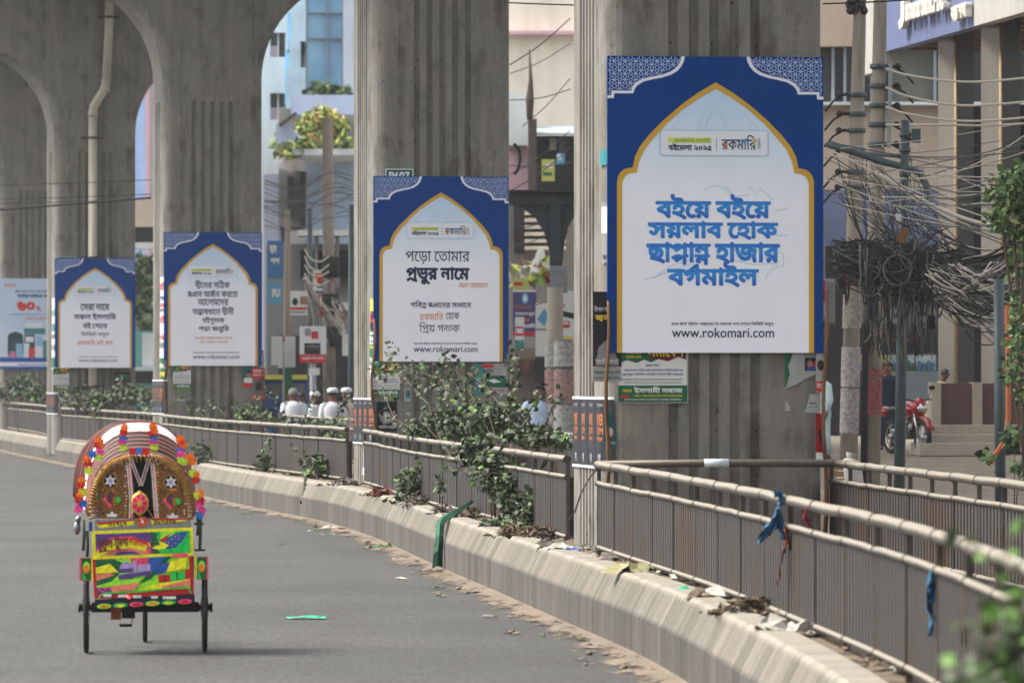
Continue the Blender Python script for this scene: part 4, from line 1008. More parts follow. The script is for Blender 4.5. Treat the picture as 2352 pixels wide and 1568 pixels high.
# seat box with the painted panels
RED = mat('rick_red', (190, 30, 36), .4, var=.12); GRN = flat('rick_green', (30, 196, 80), .4); YLW = flat('rick_yellow', (240, 234, 34), .4); PNK = flat('rick_pink', (236, 76, 112), .4); DGR = flat('rick_dark_green', (18, 96, 54), .4); PUR = flat('rick_purple', (92, 66, 136), .4); BLU = flat('rick_blue', (38, 88, 166), .4); LIM = flat('rick_lime', (150, 232, 50), .4); ORG = flat('rick_orange', (236, 132, 40), .4); LIL = flat('rick_lilac', (176, 150, 206), .4); SALM = flat('rick_salmon', (232, 128, 106), .4); WHT = flat('rick_white', (226, 224, 220), .45); BRN = flat('rick_brown', (96, 40, 34), .5); DKP = flat('rick_black', (24, 22, 30), .5); GOLDP = mat('rick_gold', (150, 108, 40), .45, .2, var=.4, scale=40)
for q_ in (GRN, YLW, PNK, DGR, PUR, BLU, LIM, ORG, LIL, SALM, WHT):
    nt_ = q_.node_tree; b_ = nt_.nodes['Principled BSDF']; c_ = tuple(b_.inputs['Base Color'].default_value)
    n_ = noise(nt_, mapping(nt_, (1, 1, 1)), 26, 8, .7); r_ = ramp(nt_, n_.outputs[0], [(.3, tuple(v_ * .55 for v_ in c_[:3]) + (1,)), (.55, c_), (.8, tuple(min(1, v_ * 1.15) for v_ in c_[:3]) + (1,))]); nt_.links.new(r_.outputs[0], b_.inputs['Base Color'])
RP = [RED, GRN, YLW, PNK, DGR, PUR, BLU, LIM, ORG, LIL, SALM, WHT, BRN, DKP, GOLDP]
rR, rG, rY, rP, rD, rU, rB, rL, rO, rI, rS, rW, rN, rK, rA = range(15)
mb = MB(); mb.box((-.007, .0, .64), (.742, .62, .40)); mb.build('seat_box', mat('seat_box_paint', (120, 30, 40), .5), RICK)
mb = MB(); mb.box((0, .05, .87), (.68, .5, .06)); mb.build('seat_cushion', mat('seat_vinyl', (110, 26, 34), .45), RICK)
def panel(name, x0, y0, x1, y1, yy, base, items, frame=None, ry=2.2):
    """painted sheet; crop pixels of the photograph give its extent"""
    a = rp((x0 + x1) / 2, y1); W = (x1 - x0) / 813; H = (y1 - y0) / 813
    t = bpy.data.objects.new(name, None); COL.objects.link(t); t.parent = RICK; t.location = (a.x, yy, a.z); t.rotation_euler = (0, R(-ry), 0)
    B = Board(x1 - x0, y1 - y0, W, H)
    mb = MB(); mb.box((0, .006, H / 2), (W, .012, H)); mb.build('sheet', base, t)
    mb = MB(); ly = .001
    for it in items:
        ly += .0007
        if it[0] == 'p': B.poly(mb, [(x - x0, y - y0) for x, y in it[1]], ly, it[2])
        elif it[0] == 'r': B.rect(mb, it[1] - x0, it[2] - y0, it[3] - x0, it[4] - y0, ly, it[5])
        elif it[0] == 'e': B.poly(mb, ell(it[1] - x0, it[2] - y0, it[3], it[4], 14), ly, it[5])
        elif it[0] == 's': B.poly(mb, strokepoly([(x - x0, y - y0) for x, y in it[1]], it[2]), ly, it[3])
        elif it[0] == 't': B.text(mb, it[1], it[2] - x0, it[3] - x0, it[4] - y0, it[5] - y0, ly, it[7], 2, it[6], it[8] if len(it) > 8 else None)
    mb.build('painting', RP, t)
    return t
panel('tail_panel', 195, 890, 800, 1140, -.33, RED, [
    ('r', 213, 905, 780, 1108, rL), ('p', [(213, 905), (330, 905), (430, 960), (350, 1000), (300, 1040), (213, 1060)], rD), ('p', [(213, 950), (300, 930), (350, 985), (213, 985)], rY), ('p', [(213, 990), (290, 985), (330, 1000), (213, 1030)], rS),
    ('p', [(420, 905), (560, 905), (500, 960), (440, 950)], rP), ('p', [(560, 905), (680, 905), (540, 1040), (470, 1060), (520, 1010)], rD), ('p', [(540, 905), (640, 905), (570, 990), (500, 1000), (520, 940)], rB),
    ('r', 352, 965, 440, 1028, rU), ('p', [(355, 965), (365, 940), (400, 920), (435, 940), (440, 965)], rI), ('r', 440, 920, 462, 1000, rI), ('r', 470, 945, 545, 990, rI), ('p', [(480, 945), (510, 905), (540, 945)], rP), ('r', 350, 992, 550, 1000, rL), ('p', [(350, 1000), (550, 985), (540, 1010), (350, 1030)], rU),
    ('p', [(565, 1015), (600, 950), (665, 940), (640, 1000)], rB), ('p', [(640, 1000), (668, 935), (775, 910), (755, 985)], rY), ('r', 590, 1015, 662, 1062, rR), ('r', 664, 1005, 750, 1056, rG), ('r', 752, 990, 782, 1050, rR), ('r', 625, 1015, 632, 1062, rK), ('r', 700, 1005, 708, 1056, rD),
    ('p', [(213, 1060), (300, 1040), (480, 1030), (470, 1062), (330, 1080), (213, 1075)], rL), ('p', [(270, 1070), (480, 1052), (440, 1098), (240, 1108)], rS), ('p', [(213, 1070), (300, 1075), (300, 1108), (213, 1108)], rU), ('p', [(470, 1100), (560, 1068), (782, 1048), (782, 1085), (600, 1100)], rY), ('p', [(600, 1085), (782, 1052), (782, 1088), (620, 1100)], rS),
    ('e', 235, 1085, 9, 9, rP), ('e', 262, 1080, 9, 9, rP), ('e', 290, 1078, 9, 9, rP), ('e', 250, 1098, 9, 7, rP), ('r', 680, 893, 775, 915, rP),
    ('s', [(222, 1138), (232, 1118), (270, 1106), (480, 1110), (720, 1096), (765, 1104), (782, 1135)], 9, rG)], ry=3)
panel('name_panel', 185, 733, 798, 905, -.335, YLW, [
    ('r', 206, 752, 778, 884, rD), ('p', [(206, 752), (540, 752), (560, 884), (206, 884)], rU), ('p', [(206, 850), (300, 775), (420, 770), (540, 820), (540, 884), (206, 884)], rP), ('p', [(206, 865), (310, 790), (420, 788), (520, 830), (500, 884), (206, 884)], rY), ('p', [(230, 884), (320, 846), (420, 842), (520, 870), (520, 884)], rS), ('p', [(290, 884), (360, 862), (440, 864), (480, 884)], rU),
    ('p', [(560, 752), (778, 752), (778, 884), (600, 884), (540, 830)], rG), ('p', [(600, 752), (700, 752), (640, 800), (600, 800)], rL),
    ('p', [(610, 850), (640, 790), (700, 765), (766, 754), (745, 800), (690, 850), (640, 860)], rB), ('p', [(590, 805), (640, 775), (660, 765), (640, 800), (610, 820)], rR), ('p', [(525, 815), (560, 800), (610, 815), (650, 835), (620, 860), (560, 855), (535, 840)], rY), ('p', [(530, 812), (550, 808), (575, 830), (545, 850)], rN), ('p', [(545, 800), (548, 770), (566, 752), (584, 764), (575, 775), (580, 800), (600, 830), (560, 835)], rD),
    ('e', 650, 820, 4, 6, rO), ('e', 670, 800, 4, 6, rO), ('e', 690, 785, 4, 6, rO), ('e', 712, 780, 4, 6, rO), ('e', 712, 800, 4, 6, rO), ('e', 690, 825, 4, 6, rO), ('e', 665, 840, 4, 6, rO),
    ('t', 'টুটুল-টুম্পা', 218, 405, 785, 872, rN, .03, lambda x, y: (x, y - 22 * math.sin((x - 20) / 190 * 1.5))), ('t', 'পরিবহন', 408, 515, 770, 832, rR, .02, lambda x, y: (x, y + (x - 220) * .14 - 4)), ('t', 'মালিক হাসান মিয়া', 280, 400, 846, 872, rN, .0)], ry=2)
for k in range(12):
    pass
panel('number_plate', 200, 668, 782, 745, -.33, mat('plate_grey', (132, 130, 126), .5, var=.3, scale=20), [
    ('p', [(205, 690), (440, 678), (432, 705), (225, 718)], rY), ('p', [(210, 684), (440, 672), (440, 680), (215, 700)], rR), ('p', [(540, 676), (770, 682), (740, 692), (545, 704)], rY), ('p', [(540, 668), (775, 676), (775, 684), (545, 680)], rR), ('t', '০১৭১৭', 285, 392, 684, 710, rN, .03), ('t', '৪৯৭৫৭৪', 556, 690, 678, 702, rN, .03),
    ('e', 487, 685, 37, 34, rR), ('e', 487, 685, 31, 28, rO), ('e', 487, 685, 25, 23, rR), ('t', '২', 474, 500, 668, 702, rW, .04)], ry=1.5)
mb = MB()
B0 = rp(500, 1170)
t_ = panel('scallop_trim', 200, 1142, 806, 1196, -.335, flat('trim_navy', (26, 30, 56)), [('e', 255 + 98 * k, 1185 - 0, 44, 16, (rL, rG, rP, rL, rG, rP)[k]) for k in range(6)] + [('e', 255 + 98 * k, 1187, 26, 9, (rO, rY, rR, rO, rY, rR)[k]) for k in range(6)], ry=3.2)
mb = MB()
for x0, x1 in ((250, 300), (340, 400), (430, 480), (540, 580), (610, 690)): p0 = rp(x0, 1143); p1 = rp(x1, 1143); mb.box(((p0.x + p1.x) / 2, -.35, p0.z), (p1.x - p0.x, .01, .02))
mb.build('reflectors', WHT, RICK)
mb = MB(); mb.ball(rp(404, 1148, -.36), .011); o = mb.build('tail_lamp', flat('lamp_red', (255, 40, 40)), RICK)
nt = o.data.materials[0].node_tree.nodes['Principled BSDF']; nt.inputs['Emission Color'].default_value = (1, .03, .03, 1); nt.inputs['Emission Strength'].default_value = 2.5
for s, (x0, y0, x1, y1) in ((-1, (104, 918, 190, 1060)), (1, (804, 886, 888, 1026))):
    edge_in = x1 if s < 0 else x0
    pn = panel('mudguard_panel', x0, y0, x1, y1, -.30, PNK, [('r', x0 + 12, y0 + 3, x1 - 12, y1 - 3, rD), ('r', min(edge_in, edge_in - s * -14 if False else edge_in + s * 14), y0, max(edge_in, edge_in + s * 14), y1, rY), ('e', (x0 + x1) / 2, (y0 + y1) / 2 - 10, 22, 36, rL), ('e', (x0 + x1) / 2, (y0 + y1) / 2, 19, 26, rO), ('p', [((x0 + x1) / 2 - 25, y1 - 6), ((x0 + x1) / 2 - 20, y1 - 60), ((x0 + x1) / 2, y1 - 6)], rG)], ry=0)
    mb = MB(); c = rp((x0 + x1) / 2, (y0 + y1) / 2); mb.box((c.x, .0, c.z + .02), (.10, .56, .02)); mb.box((c.x - s * .04, 0, c.z), (.012, .56, .12)); mb.build('mudguard', mat('mudguard_paint', (150, 34, 60), .4), RICK)
# folding hood
def arch(cx, a, zb, zt, y, n=22, ex=2.5):
    o = []
    for k in range(n + 1):
        t = math.pi * (1 - k / n); c, s_ = math.cos(t), math.sin(t)
        o.append(Vector((cx + a * math.copysign(abs(c) ** (2 / ex), c), y, zb + (zt - zb) * abs(s_) ** (2 / ex))))
    return o
HA = [(-.03, .385, 1.02, 1.515, -.32), (-.03, .394, 1.03, 1.548, -.22), (-.03, .400, 1.03, 1.576, -.13), (-.03, .405, 1.04, 1.604, -.03), (-.03, .409, 1.05, 1.632, .07), (-.035, .412, 1.06, 1.662, .17), (-.05, .42, 1.08, 1.735, .30), (-.07, .425, 1.10, 1.742, .42), (-.085, .43, 1.12, 1.735, .52), (-.095, .435, 1.14, 1.72, .62), (-.105, .44, 1.16, 1.70, .72)]
HM = ['hood_black', 'hood_black', 'hood_black', 'hood_black', 'hood_black', 'hood_white', 'hood_dark', 'hood_crimson', 'hood_dark', 'hood_dark']
HC = {'hood_black': (30, 28, 30), 'hood_rose': (196, 128, 116), 'hood_white': (216, 214, 214), 'hood_dark': (44, 34, 34), 'hood_crimson': (100, 44, 38)}
hd = bpy.data.objects.new('hood', None); COL.objects.link(hd); hd.parent = RICK
for k in range(len(HA) - 1):
    A = arch(*HA[k]); Bq = arch(*HA[k + 1]); mb = MB(); V = A + Bq; n = len(A)
    mb.add(V, [(i, i + 1, n + i + 1, n + i) for i in range(n - 1)], 0, True); mb.build('canopy_band', mat(HM[k], HC[HM[k]], .5, var=.2, scale=30), hd)
for k, h in enumerate(HA):
    mb = MB(); mb.tube(arch(*h), .009, 6); mb.build('hood_bow', mat('bow_rose', (160, 106, 90), .5, var=.2, scale=40) if k < 6 else mat('bow_crimson', (112, 52, 44), .5, var=.3, scale=40), hd)
# fringe of gold braid round the rear opening
mb = MB()
for k, p in enumerate(arch(-.03, .39, 1.02, 1.50, -.335, 60)):
    d = Vector((-.03, -.335, 1.15)) - p; d.normalize(); mb.tube([p, p + d * .05 + Vector((0, -.01, -.01))], [.012, .006], 5)
mb.build('gold_fringe', GOLDP, hd)
# embroidered curtains that close the back
def curtain(s, name='rear_curtain'):
    items = []
    x0, x1 = (188, 440) if s < 0 else (540, 782)
    cx = 292 if s < 0 else 660; dm = 298 if s < 0 else 662
    poly = [(188, 668), (180, 560), (186, 470), (205, 400), (240, 345), (300, 305), (360, 285), (405, 300), (425, 400), (438, 520), (440, 668)] if s < 0 else [(560, 668), (545, 560), (540, 440), (535, 330), (560, 280), (640, 290), (700, 320), (750, 380), (772, 450), (780, 560), (782, 668)]
    W = 620 / 813
    a = rp(480, 668); t = bpy.data.objects.new(name, None); COL.objects.link(t); t.parent = RICK; t.location = (a.x, -.325, a.z)
    B = Board(620, 420, W, 420 / 813); f = lambda p: (p[0] - 170, p[1] - 248 + (0 if s < 0 else 8))
    mb = MB(); q = [B.p(*f(p)) for p in poly]; vo, tr_ = fill([q]); mb.add([(v.x, 0, v.y) for v in vo], tr_); mb.build('cloth', mat('curtain_ochre', (124, 84, 40), .7, var=.55, scale=45, col2=(44, 28, 18)), t)
    mb = MB(); ly = [.002]
    def pol(pts, c): ly[0] += .0005; B.poly(mb, [f(p) for p in pts], ly[0], c)
    bands = ([(165, 175), (398, 408), (412, 420), (424, 434)] if s < 0 else [(548, 558), (562, 570), (775, 785)])
    side = 1 if s < 0 else -1
    for xo, c, wd in ((0, rW, 7), (8, rS, 5), (15, rW, 7), (22, rS, 5)):
        if s < 0: pol(strokepoly([(398 + xo - 10, 300), (408 + xo - 8, 420), (418 + xo - 8, 540), (418 + xo - 10, 666)], wd), c); pol(strokepoly([(188 + xo * .6, 664), (180 + xo * .6, 560), (186 + xo * .6, 470), (200 + xo * .6, 410)], wd * .6), c)
        else: pol(strokepoly([(536 + xo, 300), (548 + xo, 420), (556 + xo, 540), (566 + xo, 666)], wd), c); pol(strokepoly([(776 - xo * .6, 664), (774 - xo * .6, 560), (768 - xo * .6, 470), (756 - xo * .6, 410)], wd * .6), c)
    pol(ell(cx, 440, 47, 50), rA); pol(ell(cx, 440, 38, 42), rK)
    st = [(cx + (38 if k % 2 == 0 else 20) * math.sin(math.pi * k / 6), 440 - (40 if k % 2 == 0 else 21) * math.cos(math.pi * k / 6)) for k in range(12)]
    pol(st, rW); pol(ell(cx, 440, 13, 14), rI)
    pol([(dm - 62, 560), (dm, 490), (dm + 62, 560), (dm, 618)], rA); pol([(dm - 52, 560), (dm, 500), (dm + 52, 560), (dm, 608)], rN); pol([(dm - 50, 548), (dm - 20, 590), (dm - 8, 606), (dm + 8, 590), (dm - 20, 566)], rP); pol(ell(dm - 38, 550, 10, 14), rP); pol(ell(dm + 42, 556, 13, 20), rG); pol(ell(dm, 530, 7, 14), rU); pol(ell(dm + 18, 560, 12, 30), rA)
    st = [(cx + 10 + (44 if k % 2 == 0 else 26) * math.sin(math.pi * k / 6), 658 - (36 if k % 2 == 0 else 20) * abs(math.cos(math.pi * k / 6))) for k in range(-3, 4)]
    pol(st, rW)
    rnd = random.Random(5 + s)
    for k in range(34):
        yy = 330 + k * 10; xx = (208 if k % 2 else 386) if s < 0 else (580 if k % 2 else 742)
        pol(ell(xx + rnd.uniform(-5, 5), yy, 5, 5, 7), rnd.choice((rW, rR, rG, rO, rW, rI)))
    for k in range(16):
        xx = (225 + 150 * rnd.random()) if s < 0 else (595 + 130 * rnd.random()); yy = rnd.choice((348, 372, 400, 490, 505, 612, 630)) + rnd.uniform(-8, 8)
        pol(ell(xx, yy, 8, 6, 8), rnd.choice((rA, rA, rK, rO)))
    mb.build('embroidery', RP, t)
    mb = MB(); B2 = B
    if s < 0: B.text(mb, 'মায়ের', 0, 150, 0, 62, .016, .03, 2, 0, fn=lambda x, y: (62 + x * .92, 140 - 78 * math.sin(x / 150 * 1.35) + y * .8 - 20))
    else: B.text(mb, 'দোয়া', 0, 150, 0, 62, .016, .03, 2, 0, fn=lambda x, y: (390 + x * .95, 40 + 62 * (x / 150) ** 1.5 + y * .8))
    mb.build('white_lettering', WHT, t)
curtain(-1); curtain(1)
mb = MB(); mb.add([rp(400, 290, -.30), rp(585, 290, -.30), rp(590, 668, -.30), rp(395, 668, -.30)], [(0, 1, 2, 3)]); mb.build('gap_dark_sheet', mat('gap_dark', (20, 24, 24), .8), RICK)  # sheet filling the gap between the curtains, the dark inside put into its colour
mb = MB()
for a_, b_ in (((412, 300), (478, 470)), ((528, 298), (478, 470))):
    for o, c, wd in ((-9, 0, .010), (0, 1, .012), (9, 0, .010)):
        p0 = rp(a_[0] + o, a_[1], -.345); p1 = rp(b_[0] + o, b_[1], -.35); mb.bar(p0, p1, wd, .004, c)
for x0, x1 in ((440, 410), (520, 555)):
    mb.bar(rp(x0, 610, -.345), rp(x1, 668, -.34), .02, .004, 1)
mb.build('ribbon', [WHT, SALM], RICK)
mb = MB(); c = rp(470, 575, -.365); n = 14
outer = [(c.x + (.068 + (.012 if k % 7 == 0 else 0)) * math.sin(2 * math.pi * k / n), c.y, c.z + (.085 + (.012 if k % 7 == 0 else 0)) * math.cos(2 * math.pi * k / n)) for k in range(n)]
mid = [(c.x + .056 * math.sin(2 * math.pi * k / n), c.y - .012, c.z + .07 * math.cos(2 * math.pi * k / n)) for k in range(n)]
inn = [(c.x + .02 * math.sin(2 * math.pi * k / n), c.y - .02, c.z + .025 * math.cos(2 * math.pi * k / n)) for k in range(n)]
V = outer + mid + inn + [(c.x, c.y - .022, c.z)]
mb.add(V, [(k, (k + 1) % n, n + (k + 1) % n, n + k) for k in range(n)], 0)
for k in range(n): mb.add([V[n + k], V[n + (k + 1) % n], V[2 * n + (k + 1) % n], V[2 * n + k]], [(0, 1, 2, 3)], 1 + k % 2)
mb.add([V[2 * n + k] for k in range(n)], [tuple(range(n))], 0)
mb.build('tinsel_medallion', [mat('tinsel', (214, 178, 84), .3, .6, var=.5, scale=60), PNK, RED], RICK)
# paper flowers along the hood
FC = {'o': 'flower_orange', 'y': 'flower_yellow', 'b': 'flower_blue', 'p': 'flower_pink', 'r': 'flower_red', 'g': 'flower_lime'}
FCOL = {'o': (240, 120, 30), 'y': (214, 220, 60), 'b': (40, 120, 200), 'p': (226, 70, 150), 'r': (206, 36, 30), 'g': (196, 226, 70)}
rnd = random.Random(11)
def flower(cx, cy, col, r=.031, y=-.36):
    c = rp(cx, cy, y); mb = MB(); tilt = Euler((rnd.uniform(-.5, .3), rnd.uniform(-.5, .5), rnd.uniform(0, 3))).to_matrix() @ Euler((R(80), 0, 0)).to_matrix()
    for lay, (rr, dz) in enumerate(((1.0, 0), (.66, .012))):
        m = 7
        for k in range(m):
            a = 2 * math.pi * (k + .5 * lay) / m; d = .38
            pts = [Vector((0, 0, dz)), Vector((rr * r * math.cos(a - d), rr * r * math.sin(a - d), dz + .012)), Vector((rr * r * 1.12 * math.cos(a), rr * r * 1.12 * math.sin(a), dz + .004 + rnd.uniform(0, .01))), Vector((rr * r * math.cos(a + d), rr * r * math.sin(a + d), dz + .012))]
            mb.add([c + Euler((R(90), 0, 0)).to_matrix() @ (Euler((rnd.uniform(-.1, .1), 0, 0)).to_matrix() @ Vector((p.x, p.y, p.z))) for p in pts], [(0, 1, 2, 3)])
    mb.ball(c + Vector((0, -.018, 0)), r * .28)
    o = mb.build('paper_flower', mat(FC[col], FCOL[col], .6, var=.25, scale=50), hd); o.parent = hd
for x, y, c in ((550, 108, 'o'), (560, 135, 'o'), (545, 148, 'r'), (378, 122, 'o'), (370, 152, 'r'), (370, 190, 'b'), (365, 208, 'p'), (372, 245, 'g'), (555, 182, 'b'), (555, 200, 'p'), (558, 234, 'g'), (222, 205, 'o'), (215, 235, 'r'), (232, 228, 'o'), (228, 275, 'p'), (222, 302, 'g'), (185, 290, 'b'), (152, 322, 'o'), (160, 345, 'r'), (160, 390, 'y'), (122, 452, 'o'), (115, 480, 'r'), (128, 520, 'y'), (108, 545, 'o'), (100, 570, 'r'), (125, 590, 'b'), (100, 625, 'p'), (715, 178, 'o'), (722, 205, 'r'), (735, 212, 'o'), (718, 248, 'b'), (720, 270, 'p'), (722, 302, 'g'), (740, 310, 'g'), (775, 285, 'o'), (790, 310, 'o'), (792, 380, 'g'), (810, 390, 'o'), (812, 420, 'r'), (835, 500, 'o'), (822, 510, 'y'), (840, 545, 'r'), (832, 570, 'p'), (848, 605, 'p'), (835, 630, 'b')):
    flower(x, y, c, y=-.37 if 250 < y else -.25)
for cx, cy, c in ((430, 262, 'r'), (468, 258, 'b'), (505, 262, 'r')):
    mb = MB(); p = rp(cx, cy, -.36); mb.box(p, (.055, .03, .05)); mb.build('ribbon_bow', mat(FC[c], FCOL[c], .6, var=.25, scale=50), hd)
for (x, y0, y1, yy) in ((836, 560, 850, -.28), (822, 640, 760, -.28), (128, 690, 880, -.25), (150, 760, 920, -.1)):
    mb = MB(); mb.tube([rp(x, y0, yy), rp(x + 4, (y0 + y1) / 2, yy), rp(x, y1, yy)], .014, 6); mb.build('hood_stay', mat('stay_green', (56, 66, 56), .6, var=.4, scale=30), RICK)
mb = MB(); mb.tube([rp(800, 690, -.27), rp(858, 686, -.27)], .008); mb.tube([rp(805, 850, -.27), rp(868, 846, -.27)], .008); mb.build('hood_stay', BLK, RICK)
mb = MB(); p = rp(88, 745, -.1); mb.ball(p, .04, sc=(.7, .7, 1.3)); mb.tube([p + Vector((0, 0, .05)), p + Vector((0.02, 0, .09))], [.03, .012]); mb.build('hanging_lamp', mat('lamp_tin', (140, 140, 142), .35, .7, var=.3, scale=14), RICK)
mb = MB(); mb.box(rp(172, 730, -.2), (.025, .12, .07)); mb.build('blue_patch', BLU, RICK)

# ================================================================== PLANTS
def leaf_mats(tag_, cols): return [mat('leaf_%s_%s' % (tag_, n_), c, .6, var=.35, scale=18, spec=.25) for n_, c in zip(('dark', 'mid', 'light', 'dusty'), cols)]
VINE = leaf_mats('vine', ((40, 50, 34), (62, 78, 48), (88, 122, 54), (92, 98, 80)))
TREE = leaf_mats('tree', ((46, 64, 44), (78, 100, 60), (112, 134, 74), (126, 138, 104)))
GARD = leaf_mats('garden', ((92, 112, 70), (132, 152, 84), (172, 176, 96), (190, 140, 100)))
BARK = mat('bark', (84, 72, 58), .9, var=.4, scale=12, stretch=.3)
def leaf(mb, p, s, rnd, up=.5, mi=None):
    d = Vector((rnd.gauss(0, 1), rnd.gauss(0, 1), rnd.gauss(-.25, .7))).normalized()
    n = Vector((rnd.gauss(0, .7), rnd.gauss(-.35, .7), rnd.gauss(up, .5)))
    n = n - d * n.dot(d)
    n = n.normalized() if n.length > 1e-4 else Vector((0, 0, 1))
    x = d.cross(n); w_ = s * rnd.uniform(.28, .42); L = s * rnd.uniform(.8, 1.25); dr = n * (-.12 * L)
    a = p; b1 = p + d * L * .35 + x * w_ - n * w_ * .18; b2 = p + d * L * .35 - x * w_ - n * w_ * .18; m = p + d * L * .4; c1_ = p + d * L * .72 + x * w_ * .7 + dr * .5; c2_ = p + d * L * .72 - x * w_ * .7 + dr * .5; e = p + d * L + dr
    m2 = p + d * L * .74 + dr * .35
    mb.add([a, b1, m, b2, c1_, m2, c2_, e], [(0, 1, 2), (0, 2, 3), (1, 4, 5, 2), (2, 5, 6, 3), (4, 7, 5), (5, 7, 6)], mi if mi is not None else rnd.choices((0, 1, 2, 3), (3, 4, 2, 3))[0])
def blob(mb, c, r, n, s, rnd, shell=.35, wts=(3, 3, 1, 4)):
    c = Vector(c)
    for _ in range(n):
        d = Vector((rnd.gauss(0, 1), rnd.gauss(0, 1), rnd.gauss(0, 1))).normalized(); k = rnd.random() ** shell
        p = c + Vector((d.x * r[0], d.y * r[1], d.z * r[2])) * k
        leaf(mb, p, s * rnd.uniform(.7, 1.25), rnd, mi=rnd.choices((0, 1, 2, 3), wts)[0])
def spray(mb, st, pts, n, s, sp, rnd, wts=(3, 4, 3, 2), r=.011):
    st.tube(pts, [r * (1 - .7 * k / (len(pts) - 1)) for k in range(len(pts))], 5)
    seg = [(a, b) for a, b in zip(pts, pts[1:])]
    for k in range(n):
        a, b = seg[int(k * len(seg) / n)]; p = a.lerp(b, rnd.random()) + Vector((rnd.gauss(0, sp), rnd.gauss(0, sp), rnd.gauss(0, sp)))
        leaf(mb, p, s * rnd.uniform(.6, 1.2), rnd, mi=rnd.choices((0, 1, 2, 3), wts)[0])
def shrub(name, label, cat, base, blobs, sprays, s, seed, mats=VINE, group=None, wts=(3, 3, 1, 4)):
    """blobs: (px, py, Y, rx px, rz px, depth m, n); sprays: list of ((px, py, Y)..., n, spread)"""
    rnd = random.Random(seed); b0 = Vector(base); t = thing(name, label, cat, b0, 0, group)
    mb = MB(); st = MB()
    for px, py, Y, rx2, rz2, dp, n in blobs:
        k = Y / FPX; c = P(px, py, Y) - b0
        blob(mb, c, (rx2 * k, dp, rz2 * k), n, s, rnd, wts=wts)
        st.tube([Vector((lerp(0, c.x, .2), lerp(0, c.y, .2), 0)), c * .6 + Vector((rnd.uniform(-.05, .05), 0, 0)), c], [.014, .010, .005], 5)
        for q in range(3):
            e = c + Vector((rnd.uniform(-1, 1) * rx2 * k, rnd.uniform(-.5, .5) * dp, rnd.uniform(.2, 1) * rz2 * k)); st.tube([c * .7, e], [.007, .003], 4)
    for pts, n, sp in sprays:
        spray(mb, st, [P(*p) - b0 for p in pts], n, s, sp, rnd, wts)
    mb.build('foliage', mats, t); st.build('stems', BARK, t)
    return t
def gb(px, Y, z=.5): return (sx(px, Y), Y, z)
shrub('climbing_shrub', 'big leafy vine spilling over the fence between the two nearest piers', 'shrub', gb(1140, 60.5),
      [(1000, 985, 70, 80, 28, .4, 420), (1075, 972, 67, 85, 38, .4, 640), (1150, 962, 64, 80, 40, .4, 640), (1225, 1000, 60.5, 78, 24, .35, 420), (1290, 1014, 56.5, 24, 20, .25, 120),
       (1100, 1035, 61.3, 50, 44, .2, 320), (1140, 1078, 59.6, 60, 54, .2, 440), (1168, 1140, 58.4, 42, 54, .17, 320), (1215, 1170, 56.8, 36, 50, .15, 280), (1165, 1205, 58, 60, 22, .17, 200)],
      [([(1000, 985, 71), (985, 930, 72), (940, 880, 73), (905, 850, 74), (888, 785, 75)], 130, .07), ([(1010, 985, 71), (1030, 920, 71), (1010, 870, 72), (925, 840, 73)], 130, .07), ([(1050, 975, 69), (1090, 920, 70), (1040, 840, 71), (1025, 825, 71)], 110, .06),
       ([(1080, 975, 67), (1030, 900, 68), (1000, 850, 69)], 90, .06), ([(1180, 985, 64), (1172, 900, 66), (1176, 840, 67), (1183, 790, 68)], 110, .05), ([(1170, 960, 63), (1120, 890, 64), (1080, 860, 65)], 90, .07), ([(1200, 970, 62), (1230, 920, 62), (1250, 895, 62)], 30, .05), ([(1250, 985, 59), (1270, 930, 59), (1290, 905, 59)], 26, .04),
       ([(950, 985, 73), (905, 960, 75), (880, 900, 76), (862, 850, 77)], 70, .06), ([(1060, 1055, 61.8), (1035, 1010, 63)], 24, .05), ([(1090, 1100, 61), (1060, 1080, 61.2), (1020, 1075, 61.4)], 24, .05)], .078, 3)
for px, py, Y, rx2, rz2, n, lab, sd_, spr in (
    (938, 1110, 69.2, 28, 42, 190, 'low bush at the fence foot left of the big vine', 5, [([(930, 1150, 69), (955, 1090, 69), (960, 1055, 69)], 24, .04), ([(930, 1150, 69), (905, 1140, 68.6), (895, 1150, 68.5)], 20, .04)]),
    (730, 1078, 85.5, 36, 40, 240, 'low bush hanging over the kerb in front of the second fence', 6, [([(720, 1090, 85), (690, 1050, 85.4), (680, 1030, 85.8)], 30, .05), ([(700, 1095, 84), (697, 1120, 83.4), (695, 1155, 83.2)], 14, .03)]),
    (603, 1066, 91.5, 18, 26, 110, 'small bush climbing the second fence, left of the kerb bush', 7, [([(610, 1080, 91.4), (618, 1030, 91.6), (622, 990, 91.8)], 40, .05)]),
    (462, 1038, 100.5, 26, 26, 120, 'small bush at the fence just right of the rickshaw hood', 8, [([(450, 1060, 100), (440, 1010, 100.4)], 18, .05)]),
    (1010, 1115, 64.4, 12, 26, 26, 'thin withered brownish weed in front of the ribbed fence', 9, [])):
    shrub('small_bush', lab, 'bush', gb(px, Y), [(px, py, Y, rx2, rz2, .15, n)], spr, .08, sd_)
